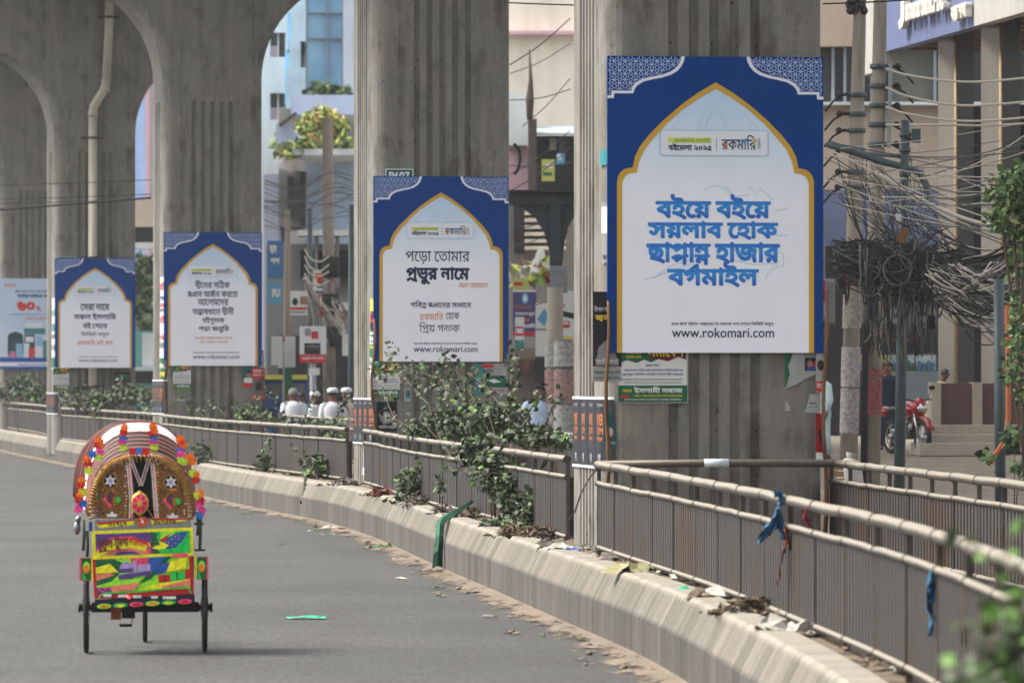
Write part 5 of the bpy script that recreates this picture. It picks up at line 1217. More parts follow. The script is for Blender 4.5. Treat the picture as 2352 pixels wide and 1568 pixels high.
shrub('climbing_shrub', 'straggling vines along the fence top in front of the men in caps', 'shrub', gb(690, 96), [(585, 952, 101, 45, 20, .4, 260), (640, 966, 98, 45, 12, .4, 130), (715, 972, 94, 40, 10, .4, 90), (770, 975, 90, 30, 9, .3, 60), (760, 1000, 87.5, 30, 16, .2, 90)],
      [([(700, 960, 95), (720, 900, 95), (738, 880, 95)], 24, .04), ([(650, 960, 98), (625, 910, 98), (612, 900, 98)], 30, .05), ([(770, 965, 92), (790, 920, 92), (800, 900, 92)], 30, .05), ([(560, 960, 103), (545, 930, 103)], 20, .06), ([(440, 950, 112), (430, 915, 112), (400, 918, 112)], 26, .05), ([(520, 960, 106), (500, 935, 107), (470, 925, 108)], 40, .06), ([(560, 965, 104), (575, 925, 104), (600, 905, 104)], 40, .06), ([(480, 965, 108), (450, 940, 109)], 30, .05)], .09, 12)
shrub('climbing_shrub', 'dark hedge like growth around the foot of the drainpipe pier', 'shrub', gb(250, 128), [(180, 910, 133, 50, 24, .4, 200), (240, 915, 130, 50, 24, .4, 220), (300, 905, 128, 45, 28, .4, 220), (340, 915, 126, 30, 30, .4, 160), (200, 930, 128, 60, 12, .3, 140)], [([(210, 930, 131), (205, 890, 131), (185, 872, 131)], 30, .06), ([(300, 920, 130), (280, 880, 130), (272, 868, 130)], 30, .06)], .11, 13)
shrub('climbing_shrub', 'dark green bushes below the pale sale billboard at the left edge', 'shrub', gb(50, 160), [(15, 900, 163, 40, 30, .5, 180), (60, 890, 162, 40, 32, .5, 200), (90, 905, 160, 25, 26, .5, 120)], [], .13, 14, wts=(5, 3, 1, 2))
rnd = random.Random(21)
t = thing('foreground_shrub', 'out of focus leafy shrub in the bottom right corner, nearest the camera', 'shrub', (1.62, 14.2, .5))
mb = MB(); st = MB(); b0 = Vector((1.62, 14.2, .5))
for px, py, Y, rx2, rz2, dp, n in ((2300, 1500, 14, 90, 80, .14, 60), (2330, 1390, 14.3, 60, 50, .14, 30), (2250, 1560, 13.8, 80, 50, .14, 40), (2340, 1590, 14, 60, 70, .15, 40), (2240, 1430, 14.2, 40, 30, .08, 10)):
    blob(mb, P(px, py, Y) - b0, (rx2 * Y / FPX, dp, rz2 * Y / FPX), n, .055, rnd, wts=(1, 4, 4, 1))
for pts in ([(2352, 1420, 14.2), (2290, 1330, 14.4), (2230, 1250, 14.5), (2185, 1225, 14.6)], [(2352, 1330, 14.5), (2310, 1280, 14.6), (2330, 1200, 14.7), (2400, 1160, 14.8)]):
    spray(mb, st, [P(*p) - b0 for p in pts], 16, .045, .025, rnd, (1, 4, 4, 0), .004)
for _ in range(8): st.tube([(0, 0, 0), P(2300 + rnd.uniform(-60, 60), 1560, 14) - b0, P(2300 + rnd.uniform(-90, 60), 1430, 14) - b0], [.008, .005, .002], 5)
mb.build('foliage', VINE, t); st.build('stems', BARK, t)

# ================================================================== LITTER AND RAGS
DRYL = mat('dry_leaf', (116, 101, 84), .9, var=.4, scale=20)
LM = {'white': mat('litter_white', (160, 156, 148), .8, var=.35, scale=14), 'brown': DRYL, 'yellow': mat('litter_yellow', (142, 136, 100), .6, var=.4, scale=10), 'red': mat('litter_red', (112, 56, 46), .7, var=.3), 'green': flat('litter_teal', (72, 178, 140), .35), 'grey': mat('litter_grey', (120, 112, 104), .9, var=.4, scale=15), 'dark': mat('litter_dark', (70, 62, 55), .8, var=.4, scale=15), 'blue': flat('litter_blue', (52, 96, 170), .4), 'leaf': mat('litter_leaf', (70, 90, 52), .7, var=.4, scale=25)}
def crumple(name, label, cat, p, sz_, m, seed, group=None, flatness=.35, rz=None):
    rnd = random.Random(seed); n = 6; mb = MB(); V = []; a = rnd.uniform(0, 6) if rz is None else rz
    if max(sz_) > .45:                                  # a heap of many small curled pieces
        k = int(110 + 130 * sz_[0] * sz_[1])
        for _ in range(k):
            u, v = rnd.gauss(0, .24), rnd.gauss(0, .24); h = .10 * max(0, 1 - 3 * (u * u + v * v)) * rnd.random()
            c = Vector((u * sz_[0] * .8, v * sz_[1], h + .01)); q = rnd.uniform(.025, .07)
            M = Euler((rnd.gauss(0, .5), rnd.gauss(0, .5), rnd.uniform(0, 6))).to_matrix()
            mb.add([c + M @ Vector(w) * q for w in ((-1, 0, 0), (0, -.5, .25), (1, 0, .1), (0, .5, .3), (0, 0, -.1))], [(0, 1, 4), (1, 2, 4), (2, 3, 4), (3, 0, 4)], 0 if rnd.random() < .75 else 1)
        o = mb.build(name, [LM[m], LM['dark']], None, p, 0); return tag(o, label, cat, group)
    for i in range(n):
        for j in range(n):
            u, v = i / (n - 1) - .5, j / (n - 1) - .5
            h = max(.004, (rnd.random() * flatness * (1.1 - abs(u) - abs(v)) + .02) * min(sz_))
            V.append((u * sz_[0] + rnd.gauss(0, .07) * sz_[0], v * sz_[1] + rnd.gauss(0, .07) * sz_[1], h))
    mb.add(V, [(i * n + j, (i + 1) * n + j, (i + 1) * n + j + 1, i * n + j + 1) for i in range(n - 1) for j in range(n - 1)])
    o = mb.build(name, LM[m], None, p, a); return tag(o, label, cat, group)
def stone(p, r, seed, m='grey'):
    rnd = random.Random(seed); mb = MB(); mb.ball((0, 0, r * .45), r, nu=8, nv=6, sc=(1.2, .9, .6)); mb.v = [tuple(c * (1 + rnd.uniform(-.18, .18)) for c in v) for v in mb.v]
    o = mb.build('stone', LM[m], None, p, rnd.uniform(0, 6)); return tag(o, 'small dusty stone lying along the kerb', 'stone', 'small stones along the kerb')
def road_pt(px, py): 
    Y = FPX * CAMH / (py - 864); return (sx(px, Y), Y, .003)
def top_pt(px, py, z=.53):
    Y = FPX * (CAMH - z) / (py - 864); return (sx(px, Y), Y, z)
def z5(x, y): return (560 + x / 2.613) * .91875, (1000 + y / 2.613) * .91875
def z4(x, y): return (1400 + x / 2.0276) * .91875, (1200 + y / 2.0276) * .91875
p = road_pt(703, 1421)
crumple('plastic_bag', 'flat turquoise plastic bag lying on the open road', 'plastic bag', p, (.34, .17), 'green', 31, flatness=.25, rz=.15)
for k, ((x, y), m, sz_, lab) in enumerate((((405, 745), 'leaf', (.22, .3), 'wilted green leaf clump at the kerb foot near the rickshaw'), ((510, 792), 'leaf', (.2, .12), 'flat green leaves on the road edge dust'), ((690, 840), 'white', (.2, .22), 'crumpled white and grey plastic bag on the road edge'), ((680, 880), 'white', (.2, .06), 'thin white paper strip on the asphalt near the kerb dust'), ((800, 850), 'red', (.2, .22), 'reddish brown rubbish clump at the kerb foot'), ((370, 941), 'dark', (.36, .05), 'dark strip of rubbish alone on the asphalt'), ((1045, 970), 'leaf', (.32, .25), 'curled green leaf with stalk at the kerb foot'), ((1160, 1167), 'white', (.26, .07), 'pale flat scrap on the asphalt below the green strap'), ((1100, 1150), 'yellow', (.44, .02), 'long pale straw on the asphalt'), ((1320, 1142), 'brown', (.3, .06), 'brown twig on the road dust left of the strap'), ((1410, 1150), 'brown', (.3, .12), 'brown leaves directly under the hanging strap'), ((150, 745), 'leaf', (.3, .1), 'dark flat leaves at the kerb foot farthest left'))):
    crumple('litter_scrap', lab, 'litter', road_pt(*z5(x, y)), sz_, m, 40 + k)
rnd = random.Random(77)
for k, (x, y) in enumerate(((940, 940), (890, 895), (1165, 1036), (1265, 1068), (1210, 1085), (910, 915), (965, 915), (1530, 1240), (1590, 1265), (600, 830), (1640, 1205))): stone(road_pt(*z5(x, y)), rnd.uniform(.02, .036), k, 'grey' if k % 3 else 'dark')
for k, (x, y) in enumerate(((145, 845), (130, 940), (320, 960), (400, 940), (470, 975), (150, 885))): stone(road_pt(*z4(x, y)), rnd.uniform(.016, .032), k + 30, 'brown' if k > 1 else 'grey')
for k, ((x, y), fn, m, sz_, lab) in enumerate((((360, 475), z4, 'yellow', (.42, .3), 'yellowish plastic wrapper on the kerb top beside the fence'), ((430, 460), z4, 'yellow', (.16, .24), 'small folded yellow wrapper touching a fence post'), ((240, 415), z4, 'grey', (.18, .2), 'dark rounded rubbish lump just right of the nearest pier'), ((625, 565), z4, 'green', (.11, .12), 'small turquoise plastic scrap under the fence'), ((705, 605), z4, 'brown', (.19, .2), 'brown chunk of rubbish under the fence'), ((820, 590), z4, 'white', (.2, .25), 'pale crumpled paper under the bottom rail'), ((1110, 770), z4, 'white', (.26, .3), 'flat white paper sheet on the soil under the fence'), ((1245, 778), z4, 'white', (.2, .22), 'white paper with blue print under the fence'), ((1110, 705), z4, 'brown', (.18, .25), 'rust brown leaf heap beside the white sheet'), ((960, 680), z4, 'brown', (.5, .5), 'scatter of brown dry leaves below the fence'), ((620, 500), z4, 'white', (.16, .2), 'whitish scrap of plastic under the nearest fence'),
    ((2140, 968), z5, 'dark', (.26, .4), 'black and white crushed bottle left of the nearest pier'), ((2235, 985), z5, 'white', (.2, .35), 'white crushed bottle at the nearest pier foot'), ((2285, 990), z5, 'blue', (.14, .25), 'blue bottle piece at the nearest pier foot'), ((2040, 900), z5, 'brown', (.6, 1.0), 'mound of dry brown leaves under the big vine'), ((1900, 890), z5, 'brown', (.5, .9), 'dry leaf layer at the foot of the big vine'), ((1270, 690), z5, 'grey', (.5, 1.2), 'heap of grey cloth on the kerb top'), ((1030, 625), z5, 'red', (.4, 1.0), 'reddish scraps on the kerb top by the second pier'), ((790, 560), z5, 'grey', (.5, 1.3), 'heap of grey rags at the second pier foot'), ((1600, 770), z5, 'brown', (.5, 1.2), 'brown dry leaves right of the green strap'), ((1430, 745), z5, 'white', (.3, .6), 'pale paper scraps under the fence left of the strap'), ((45, 420), z5, 'green', (.3, .5), 'turquoise rag caught at the fence foot near the rickshaw'), ((100, 430), z5, 'white', (.4, .6), 'whitish rubbish beside the turquoise rag'))):
    crumple('litter_scrap', lab, 'litter', top_pt(*fn(x, y)), sz_, m, 90 + k, flatness=.5)
for k in range(70):
    y = rnd.uniform(24, 100); x = lerp(kx(y) + .36, fx(y) + .1, rnd.random()); m = rnd.choice(('brown', 'brown', 'brown', 'grey', 'white', 'dark'))
    s_ = rnd.uniform(.05, .13)
    crumple('litter_scrap', 'small scrap of dry litter on the soil along the fence', 'litter', (x, y, .53), (s_, s_ * 1.3), m, 200 + k, 'small scraps of litter along the fence', .5)
for k in range(26):
    y = 40 + 55 * rnd.random(); x = kx(y) - rnd.uniform(.03, .6); s_ = rnd.uniform(.04, .11)
    crumple('litter_scrap', 'tiny scrap on the dusty road edge', 'litter', (x, y, .006), (s_, s_ * 1.4), rnd.choice(('brown', 'grey', 'grey', 'white', 'dark', 'leaf')), 400 + k, 'tiny scraps on the road edge', .4)
# green strap hanging over the kerb
mb = MB(); Y0 = 61.5; V = []
for (px, py, Y, wd) in ((1090, 1158, 62.6, .05), (1066, 1172, 62.2, .12), (1040, 1186, 61.8, .14), (1022, 1200, 61.3, .12), (1017, 1212, 61.0, .10), (1016, 1238, 60.75, .09), (1013, 1275, 60.7, .10), (1011, 1309, 60.72, .11)):
    c = P(px, py, Y) + Vector((-.03, -.05, .02)); V += [c + Vector((-wd / 2, -.02, 0)), c + Vector((0, -.04, .03)), c + Vector((wd / 2, .05, .01))]
mb.add(V, [(3 * i + k, 3 * i + k + 1, 3 * i + k + 4, 3 * i + k + 3) for i in range(7) for k in range(2)])
tag(mb.build('fabric_strap', mat('strap_green', (34, 84, 62), .7, var=.4, scale=12)), 'dark green fabric strap hanging from the kerb top to the road', 'strap')
def rag(label, top, segs, m, seed):
    """a knotted plastic rag: bunches of thin creased strips hanging from a rail"""
    rnd = random.Random(seed); mb = MB(); t0 = Vector(top)
    for pts in segs:
        for q in range(4):
            V = []; n = 7; ph = rnd.uniform(0, 6); dx = rnd.uniform(-.35, .35)
            fine_ = [(lerp(a[0], b[0], k / 3), lerp(a[1], b[1], k / 3), lerp(a[2], b[2], k / 3)) for a, b in zip(pts, pts[1:]) for k in range(3)] + [pts[-1]]
            for i, (x, z, wd) in enumerate(fine_):
                for k in range(n):
                    u = k / (n - 1) - .5
                    V.append((x + wd * (.55 * u + dx * .5) + rnd.gauss(0, .003), -.02 * q + .016 * math.sin(ph + k * 2.3 + i * .5) - .01, z + rnd.gauss(0, .004) + .01 * abs(u) * (1 if i < 2 else -1)))
            mb.add(V, [(i * n + k, i * n + k + 1, (i + 1) * n + k + 1, (i + 1) * n + k) for i in range(len(fine_) - 1) for k in range(n - 1)])
    return tag(mb.build('plastic_rag', m, None, t0), label, 'rag')
BLUEP = mat('rag_blue', (42, 92, 128), .5, var=.5, scale=26, col2=(18, 48, 74))
Yr = 35.8; k_ = Yr / FPX
rag('knotted blue plastic rag tied to the nearest fence\'s top rail', P(1805, 1150, Yr) + Vector((-.05, -.06, 0)), [[(0, .07, .03), (.01, .03, .07), (0, -.03, .05), (-.02, -.09, .06), (-.06, -.16, .13), (-.11, -.22, .10), (-.13, -.26, .03)], [(.0, -.08, .05), (.02, -.16, .07), (.04, -.24, .04)], [(-.03, .06, .02), (-.01, .03, .05), (.02, .07, .03)]], BLUEP, 1)
rag('torn red thread and cloth dangling below the blue rag', P(1812, 1215, Yr) + Vector((-.05, -.1, 0)), [[(.02, .02, .03), (.03, -.06, .02), (.0, -.16, .014), (-.02, -.28, .01), (-.03, -.34, .006)], [(.04, -.05, .03), (.05, -.12, .015)]], LM['red'], 2)
rag('dark red rag knotted on the top rail right of the blue rag', P(1862, 1178, 34.6) + Vector((-.04, -.06, 0)), [[(0, .03, .03), (.0, -.03, .05), (.03, -.07, .04)]], mat('rag_red', (112, 34, 40), .6, var=.3), 3)
rag('blue plastic rag hanging from the middle rail near the right edge', P(2165, 1330, 28) + Vector((-.06, -.06, 0)), [[(0, .05, .02), (0, .0, .05), (.0, -.06, .06), (-.01, -.12, .04), (-.015, -.15, .02)], [(0, -.14, .02), (.0, -.2, .03), (-.01, -.27, .015)]], BLUEP, 4)
# bent dark wire leaning on the nearest pier
mb = MB(); mb.tube([P(1376, 1072, 50.2), P(1355, 1095, 50.1), P(1335, 1130, 50), P(1320, 1175, 50), P(1300, 1200, 50.2)], .007, 5)
tag(mb.build('loose_wire', flat('wire_dark', (40, 40, 38))), 'thin dark wire bending down across the nearest pier\'s left corner', 'wire')

# ================================================================== BACKGROUND STREET
def bm_(n, c, **k): return mat(n, c, k.pop('rough', .8), var=k.pop('var', .18), scale=k.pop('scale', 1.2), stretch=k.pop('stretch', .3), **k)
CREAM = bm_('wall_cream', (226, 220, 204)); PALEW = bm_('wall_pale', (212, 216, 214)); LBLUE = bm_('wall_light_blue', (178, 202, 228)); LAV = bm_('wall_lavender', (176, 186, 206)); BEIGE = bm_('wall_beige', (186, 168, 150), stretch=.2)
GLASSB = mat('tower_glass', (150, 202, 238), .15, .1, var=.35, scale=.5, spec=.6, col2=(104, 156, 200)); GLASSP = mat('tower_glass_pale', (176, 204, 224), .2, var=.3, scale=.6, spec=.6)
DKGL = mat('window_dark', (52, 58, 62), .2, var=.4, scale=.8, spec=.6); MULL = flat('mullion_grey', (136, 146, 156)); SHADE = bm_('shop_dark', (46, 44, 44), var=.4); GREYW = bm_('wall_grey', (138, 138, 136)); BROWNW = bm_('wall_brown', (122, 108, 96)); SHUT = mat('shutter_steel', (150, 154, 160), .5, .2, var=.2, scale=3)  # shop_dark puts the shade of recesses and openings into colour; dark cables share it
STEELD = mat('gantry_steel', (58, 64, 68), .6, .3, var=.35, scale=4); PINKW = bm_('wall_pink', (206, 170, 178)); TEAL = bm_('wall_teal', (110, 170, 160)); RUST = mat('rust', (84, 72, 66), .9, var=.5, scale=6, col2=(50, 48, 48)); TIN = mat('tin_roof', (150, 160, 168), .5, .3, var=.3, scale=5)
def pbox(mb, x0, y0, x1, y1, Y, dp, mi=0):
    """box whose front face covers these photograph pixels at distance Y"""
    a = P(x0, y1, Y); b = P(x1, y0, Y); mb.box(((a.x + b.x) / 2, Y + dp / 2, (a.z + b.z) / 2), (b.x - a.x, dp, b.z - a.z), 0, mi)
def gbox(mb, x0, y0, x1, Y, dp, mi=0, z=0):
    a = P(x0, 864, Y); b = P(x1, y0, Y); mb.box(((a.x + b.x) / 2, Y + dp / 2, (z + b.z) / 2), (b.x - a.x, dp, b.z - z), 0, mi)
def prt(name, m, parent, fn):
    mb = MB(); fn(mb); return mb.build(name, m, parent)
# --- gap left of the second pier
t = thing('tower_block', 'tall cream tower with two dark windows, left in the gap right of the dark pier', 'building', (0, 0, 0))
def f(mb):
    for a in ((560, -150, 620, 600), (655, -150, 668, 600)): pbox(mb, a[0], a[1], a[2], a[3], 235, 10)
    for a in ((620, -150, 655, 75), (620, 131, 655, 214), (620, 275, 655, 600)): pbox(mb, *a, 235, 10)
    gbox(mb, 560, 600, 668, 235, 10)
prt('wall', PALEW, t, f)
for y0, y1 in ((75, 131), (214, 275)):
    w_ = prt('window', DKGL, t, lambda mb: pbox(mb, 620, y0, 655, y1, 235.6, .2)); prt('curtain', PINKW, w_, lambda mb: pbox(mb, 620, y0 + (y1 - y0) * .55, 638, y1, 235.4, .1)); prt('frame', CREAM, w_, lambda mb: pbox(mb, 637, y0, 640, y1, 235.3, .15))
t = thing('glass_tower', 'tall blue glass tower with stepped pale left side, beside the cream tower', 'building', (0, 0, 0))
prt('curtain_wall', GLASSB, t, lambda mb: pbox(mb, 702, -200, 812, 245, 222, 12))
def f(mb):
    for x in (704, 752, 787): pbox(mb, x - 1.5, -200, x + 1.5, 245, 221.6, .5)
    for y in (30, 88): pbox(mb, 702, y - 1.5, 812, y + 1.5, 221.7, .4)
prt('mullions', MULL, t, f)
prt('stepped_bay', GLASSP, t, lambda mb: [pbox(mb, a, b, c, d, 221, 9) for a, b, c, d in ((668, -200, 702, 95), (664, 95, 690, 155), (658, 155, 702, 250))])
prt('blue_bay', GLASSB, t, lambda mb: [pbox(mb, a, b, c, d, 223, 6) for a, b, c, d in ((660, 30, 674, 120), (654, 115, 672, 240))])
prt('side_fin', LAV, t, lambda mb: pbox(mb, 788, -200, 812, 230, 220.5, 1))
prt('lower_storeys', GREYW, t, lambda mb: gbox(mb, 640, 246, 830, 224, 8))
t = thing('light_blue_house', 'light blue house with white roof slab and garden, before the glass tower', 'building', (0, 0, 0))
prt('wall', LBLUE, t, lambda mb: gbox(mb, 700, 352, 822, 186, 10)); prt('side_wall', LAV, t, lambda mb: [gbox(mb, 606, 400, 640, 184, 9), pbox(mb, 634, 284, 682, 345, 187, 8)])
prt('parapet', LAV, t, lambda mb: pbox(mb, 668, 218, 822, 262, 196, 6))
def f(mb):
    q = [P(632, 372, 178), P(632, 382, 178), P(675, 356, 182), P(675, 346, 182)]
    pbox(mb, 668, 342, 822, 356, 180, 9); mb.loft([[p for p in q], [p + Vector((.3, 5, 0)) for p in q]])
prt('roof_slab', bm_('slab_white', (214, 218, 222)), t, f)
prt('stair_tower', GREYW, t, lambda mb: pbox(mb, 640, 392, 700, 520, 184, 4))
for x0, y0, x1, y1 in ((660, 405, 674, 500), (690, 395, 702, 520)): prt('window', DKGL, t, lambda mb: pbox(mb, x0, y0, x1, y1, 183.6, .4))
prt('tin_awning', RUST, t, lambda mb: mb.loft([[P(640, 285, 184), P(680, 256, 184), P(682, 264, 184), P(645, 292, 184)], [P(640, 285, 187), P(680, 256, 187), P(682, 264, 187), P(645, 292, 187)]]))
def btree(name, label, cat, base, blobs, n_s, seed, mats, wts=(3, 4, 3, 1), trunk=.12):
    rnd = random.Random(seed); b0 = Vector(base); t = thing(name, label, cat, b0); mb = MB(); st = MB()
    for px, py, Y, a, b, dp, n in blobs:
        k = Y / FPX; c = P(px, py, Y) - b0; blob(mb, c, (a * k, dp, b * k), n, n_s, rnd, .45, wts)
        st.tube([Vector((0, 0, 0)), Vector((c.x * .4, c.y * .4, c.z * .55)), c], [trunk, trunk * .6, trunk * .2], 6)
    mb.build('crown', mats, t); st.build('trunk', BARK, t); return t
btree('flowering_tree', 'yellow green flowering shrub on the roof of the light blue house', 'tree', P(745, 342, 182), [(740, 275, 182, 40, 26, 1.2, 900), (775, 290, 182, 26, 22, 1, 450), (730, 312, 182, 34, 22, 1, 600), (700, 290, 182, 20, 20, .8, 180), (770, 325, 182, 28, 14, .8, 320)], .19, 61, GARD, (2, 4, 4, 2), .05)
btree('garden_plants', 'row of small green roof plants along the white slab edge', 'plant', P(720, 343, 180.5), [(665, 345, 180.4, 20, 14, .6, 120), (700, 332, 180.4, 26, 10, .6, 140), (790, 325, 180.4, 18, 12, .6, 100), (640, 330, 190, 12, 24, .6, 80)], .26, 62, GARD, (3, 5, 2, 0), .03)
btree('terrace_bushes', 'dark green bushes on the terrace below the blue glass', 'plant', P(745, 222, 219), [(735, 212, 219, 34, 10, .8, 160), (750, 204, 219, 26, 10, .8, 120), (785, 210, 219, 18, 10, .8, 90)], .32, 63, TREE, (5, 4, 1, 0), .04)
t = thing('shop_building', 'grey two storey shop building with white band, crowded with signboards', 'building', (0, 0, 0))
prt('wall', GREYW, t, lambda mb: gbox(mb, 612, 560, 822, 172, 8)); prt('white_band', PALEW, t, lambda mb: pbox(mb, 682, 528, 822, 541, 170.5, 2)); prt('dark_shopfront', SHADE, t, lambda mb: gbox(mb, 640, 770, 822, 171, 1.5)); prt('upper_gallery', SHADE, t, lambda mb: pbox(mb, 690, 575, 812, 640, 171.6, .6))
for x in (722, 745, 770): prt('column', GREYW, t, lambda mb: pbox(mb, x, 541, x + 8, 660, 171, .6))
t = thing('distant_shop', 'far dark shop row across the street end behind the men in caps', 'building', (0, 0, 0))
prt('wall', bm_('far_wall', (120, 122, 124)), t, lambda mb: gbox(mb, 300, 700, 700, 260, 8)); prt('opening', SHADE, t, lambda mb: gbox(mb, 330, 800, 660, 259.5, .8))
def sign(name, label, x0, y0, x1, y1, Y, base, items, post=None, rz=0, cat='sign'):
    c = P((x0 + x1) / 2, y1, Y); W = (x1 - x0) * Y / FPX; H = (y1 - y0) * Y / FPX
    t = thing(name, label, cat, c, R(rz)); B = Board(100, 100, W, H); mb = MB(); mb.box((0, .04, H / 2), (W, .08, H)); mb.build('panel', PM_ALL[base], t); mb = MB(); ly = .004
    for it in items:
        ly += .002
        if it[0] == 'r': B.rect(mb, *it[1:5], ly, it[5])
        elif it[0] == 'e': B.poly(mb, ell(*it[1:5], 14), ly, it[5])
        elif it[0] == 't': B.text(mb, it[1], it[2], it[3], it[4], it[5], ly, it[7], 2, it[6])
        elif it[0] == 'p': B.poly(mb, it[1], ly, it[2])
    if mb.v: mb.build('print', PM_ALL, t)
    if post: prt('post', post[0], t, lambda mb: mb.tube([(post[1], .1, -c.z + .0), (post[1], .1, H)], post[2], 8))
    return t
PB2 = PM_ALL.index(PB)
PM_ALL += [flat('sign_blue', (56, 104, 156)), flat('sign_purple', (70, 62, 112)), flat('sign_cyan', (80, 144, 180)), flat('sign_lime', (172, 174, 92))]
Sb, Sp, Sc, Sl = 11, 12, 13, 14
sign('signboard', 'tall blue vertical signboard at the dark pier\'s right edge', 614, 553, 650, 640, 150, Sb, [('t', 'আল', 15, 60, 10, 34, Wi, .05), ('t', 'শপ', 20, 80, 45, 62, Wi, .04)])
sign('signboard', 'cyan signboard with white lettering below the blue vertical one', 616, 648, 646, 698, 150.5, Sc, [('t', 'PU', 30, 90, 30, 70, Wi, .06)])
sign('signboard', 'white board with red and green print, upper right of the steel pole', 719, 622, 752, 676, 152, Wi, [('r', 10, 10, 60, 30, Rd), ('e', 55, 40, 30, 18, Rd), ('r', 30, 60, 95, 72, Gr), ('e', 70, 52, 16, 14, Gr), ('r', 5, 85, 90, 96, Bl)])
sign('hoarding', 'wide faded grey hoarding with a small black emblem', 655, 668, 712, 730, 154, Gy, [('r', 0, 0, 100, 90, Wi), ('e', 40, 40, 12, 14, Dk), ('r', 8, 60, 92, 70, Rd), ('r', 10, 75, 80, 82, Gy), ('r', 60, 20, 95, 50, Br)])
sign('signboard', 'red and white vertical board behind the concrete pole', 733, 676, 752, 728, 151, Rd, [('r', 15, 10, 90, 50, Wi), ('e', 50, 32, 22, 14, Or)])
sign('notice_board', 'large white notice board with dark block and red foot on a steel post', 688, 749, 749, 833, 130, Wi, [('r', 20, 6, 42, 26, Gy), ('r', 45, 14, 70, 34, Rd), ('r', 18, 46, 78, 76, Dk), ('t', 'পবিত্র', 24, 74, 50, 60, Gy, .02), ('r', 0, 77, 100, 100, Rd), ('t', 'জরুরি বিজ্ঞপ্তি', 8, 92, 83, 93, Wi, .02)], (SHUT, 0, .075))
sign('small_plate', 'small white plate on the post below the white notice board', 709, 845, 734, 861, 129.5, Wi, [])
sign('banner', 'white cloth banner hanging at the left between thin poles', 623, 772, 649, 845, 140, Wi, [('r', 0, 90, 60, 100, Gy)])
sign('banner', 'white cloth banner with a pink mark on its left edge', 653, 772, 678, 843, 140.5, Wi, [('r', -12, 0, 4, 20, Rd)])
sign('banner', 'white and cyan banner at the second pier\'s left edge', 786, 757, 812, 817, 138, Wi, [('r', 20, 4, 100, 16, Sc)])
sign('hoarding', 'pale red and grey hoarding right of the concrete pole', 776, 690, 808, 745, 153, Gy, [('r', 8, 8, 92, 40, Wi), ('r', 10, 50, 90, 90, Br)])
sign('metal_gate', 'green door panel standing behind the men in caps', 655, 843, 671, 905, 141, Gr, [])
t = thing('delivery_van', 'blue and yellow van half hidden behind the vines left of the men in caps', 'van', P(632, 985, 146)); 
b0 = t.location.copy(); b0.z = 0; t.location = b0
prt('body', flat('van_blue', (30, 62, 120), .4), t, lambda mb: (mb.box((0, 1.5, .95), (1.9, 3.6, 1.1)), mb.loft([[(-.95, -.3, 1.5), (.95, -.3, 1.5), (.95, 3.3, 1.5), (-.95, 3.3, 1.5)], [(-.85, .1, 2.0), (.85, .1, 2.0), (.85, 3.2, 2.0), (-.85, 3.2, 2.0)]])))
prt('roof', flat('van_yellow', (196, 190, 80), .4), t, lambda mb: mb.box((0, 1.6, 2.06), (1.8, 3.3, .12)))
prt('windscreen', DKGL, t, lambda mb: mb.box((0, -.13, 1.74), (1.5, .06, .36), 0, 0, R(-38)))
for s in (-1, 1):
    for y in (.4, 2.7): prt('wheel', TYRE, t, lambda mb: mb.tube([(s * .75, y, .32), (s * .95, y, .32)], .32, 14))
    prt('headlight', WHITE, t, lambda mb: mb.ball((s * .68, -.32, .9), .12))
# --- poles
CPOLE = mat('concrete_pole', (140, 131, 119), .9, var=.3, scale=4, stretch=.15, col2=(98, 92, 85))
SPOLE = mat('steel_pole', (78, 90, 94), .5, .3, var=.3, scale=5, stretch=.3)
def pole(name, label, x0, y0, x1, Y, r0, r1, m, group=None, zb=0.0):
    top = P(x0, y0, Y); base = P(x1, 864, Y); base.z = zb
    t = thing(name, label, 'pole', base, 0, group); mb = MB(); d = top - base
    mb.tube([Vector((0, 0, -.1)), d * .5, d], [r1, (r0 + r1) / 2, r0], 12); mb.build('shaft', m, t); return t, d
t, d = pole('utility_pole', 'concrete utility pole wound with cables behind the white notice board', 752, 274, 758, 139, .125, .17, CPOLE, 'concrete utility poles')
for z_ in (2.8, 3.6, 4.5): prt('cable_wrap', SHADE, t, lambda mb: mb.tube([(.0, -.02, z_), (.02, -.02, z_ + .5)], .22, 9))
pole('steel_pole', 'thin grey steel pole carrying a bent lamp arm, between the signs', 712, 478, 713, 143, .06, .09, SPOLE)
pole('steel_pole', 'slim steel pole at the dark pier side hung with cables', 661, 480, 656, 144, .07, .10, CPOLE)
pole('steel_pole', 'dark steel pole touching the second pier\'s left edge', 807, 470, 806, 120, .06, .07, SPOLE)
# --- gap between the second and first piers
t = thing('cream_building', 'plain cream building with a pink ledge, between the two nearest piers', 'building', (0, 0, 0))
prt('wall', CREAM, t, lambda mb: gbox(mb, 1120, -300, 1420, 205, 10)); prt('ledge', PINKW, t, lambda mb: pbox(mb, 1120, 71, 1420, 79, 204.4, .7))
t = thing('white_annex', 'narrow white rendered wall beside the second pier', 'building', (0, 0, 0)); prt('wall', PALEW, t, lambda mb: pbox(mb, 1160, 212, 1211, 334, 172, 4)); prt('lower_wall', PINKW, t, lambda mb: gbox(mb, 1160, 336, 1213, 172.5, 4))
t = thing('rusty_stack', 'dark rusty masonry stack with a tall mast on top', 'chimney', (0, 0, 0)); prt('masonry', RUST, t, lambda mb: gbox(mb, 1213, 273, 1233, 166, 2)); 
prt('mast', RUST, t, lambda mb: mb.tube([P(1217, 275, 165.5), P(1217, 230, 165.5), P(1219, 185, 165.5), P(1216, 113, 165.5)], [.1, .14, .07, .02], 6))
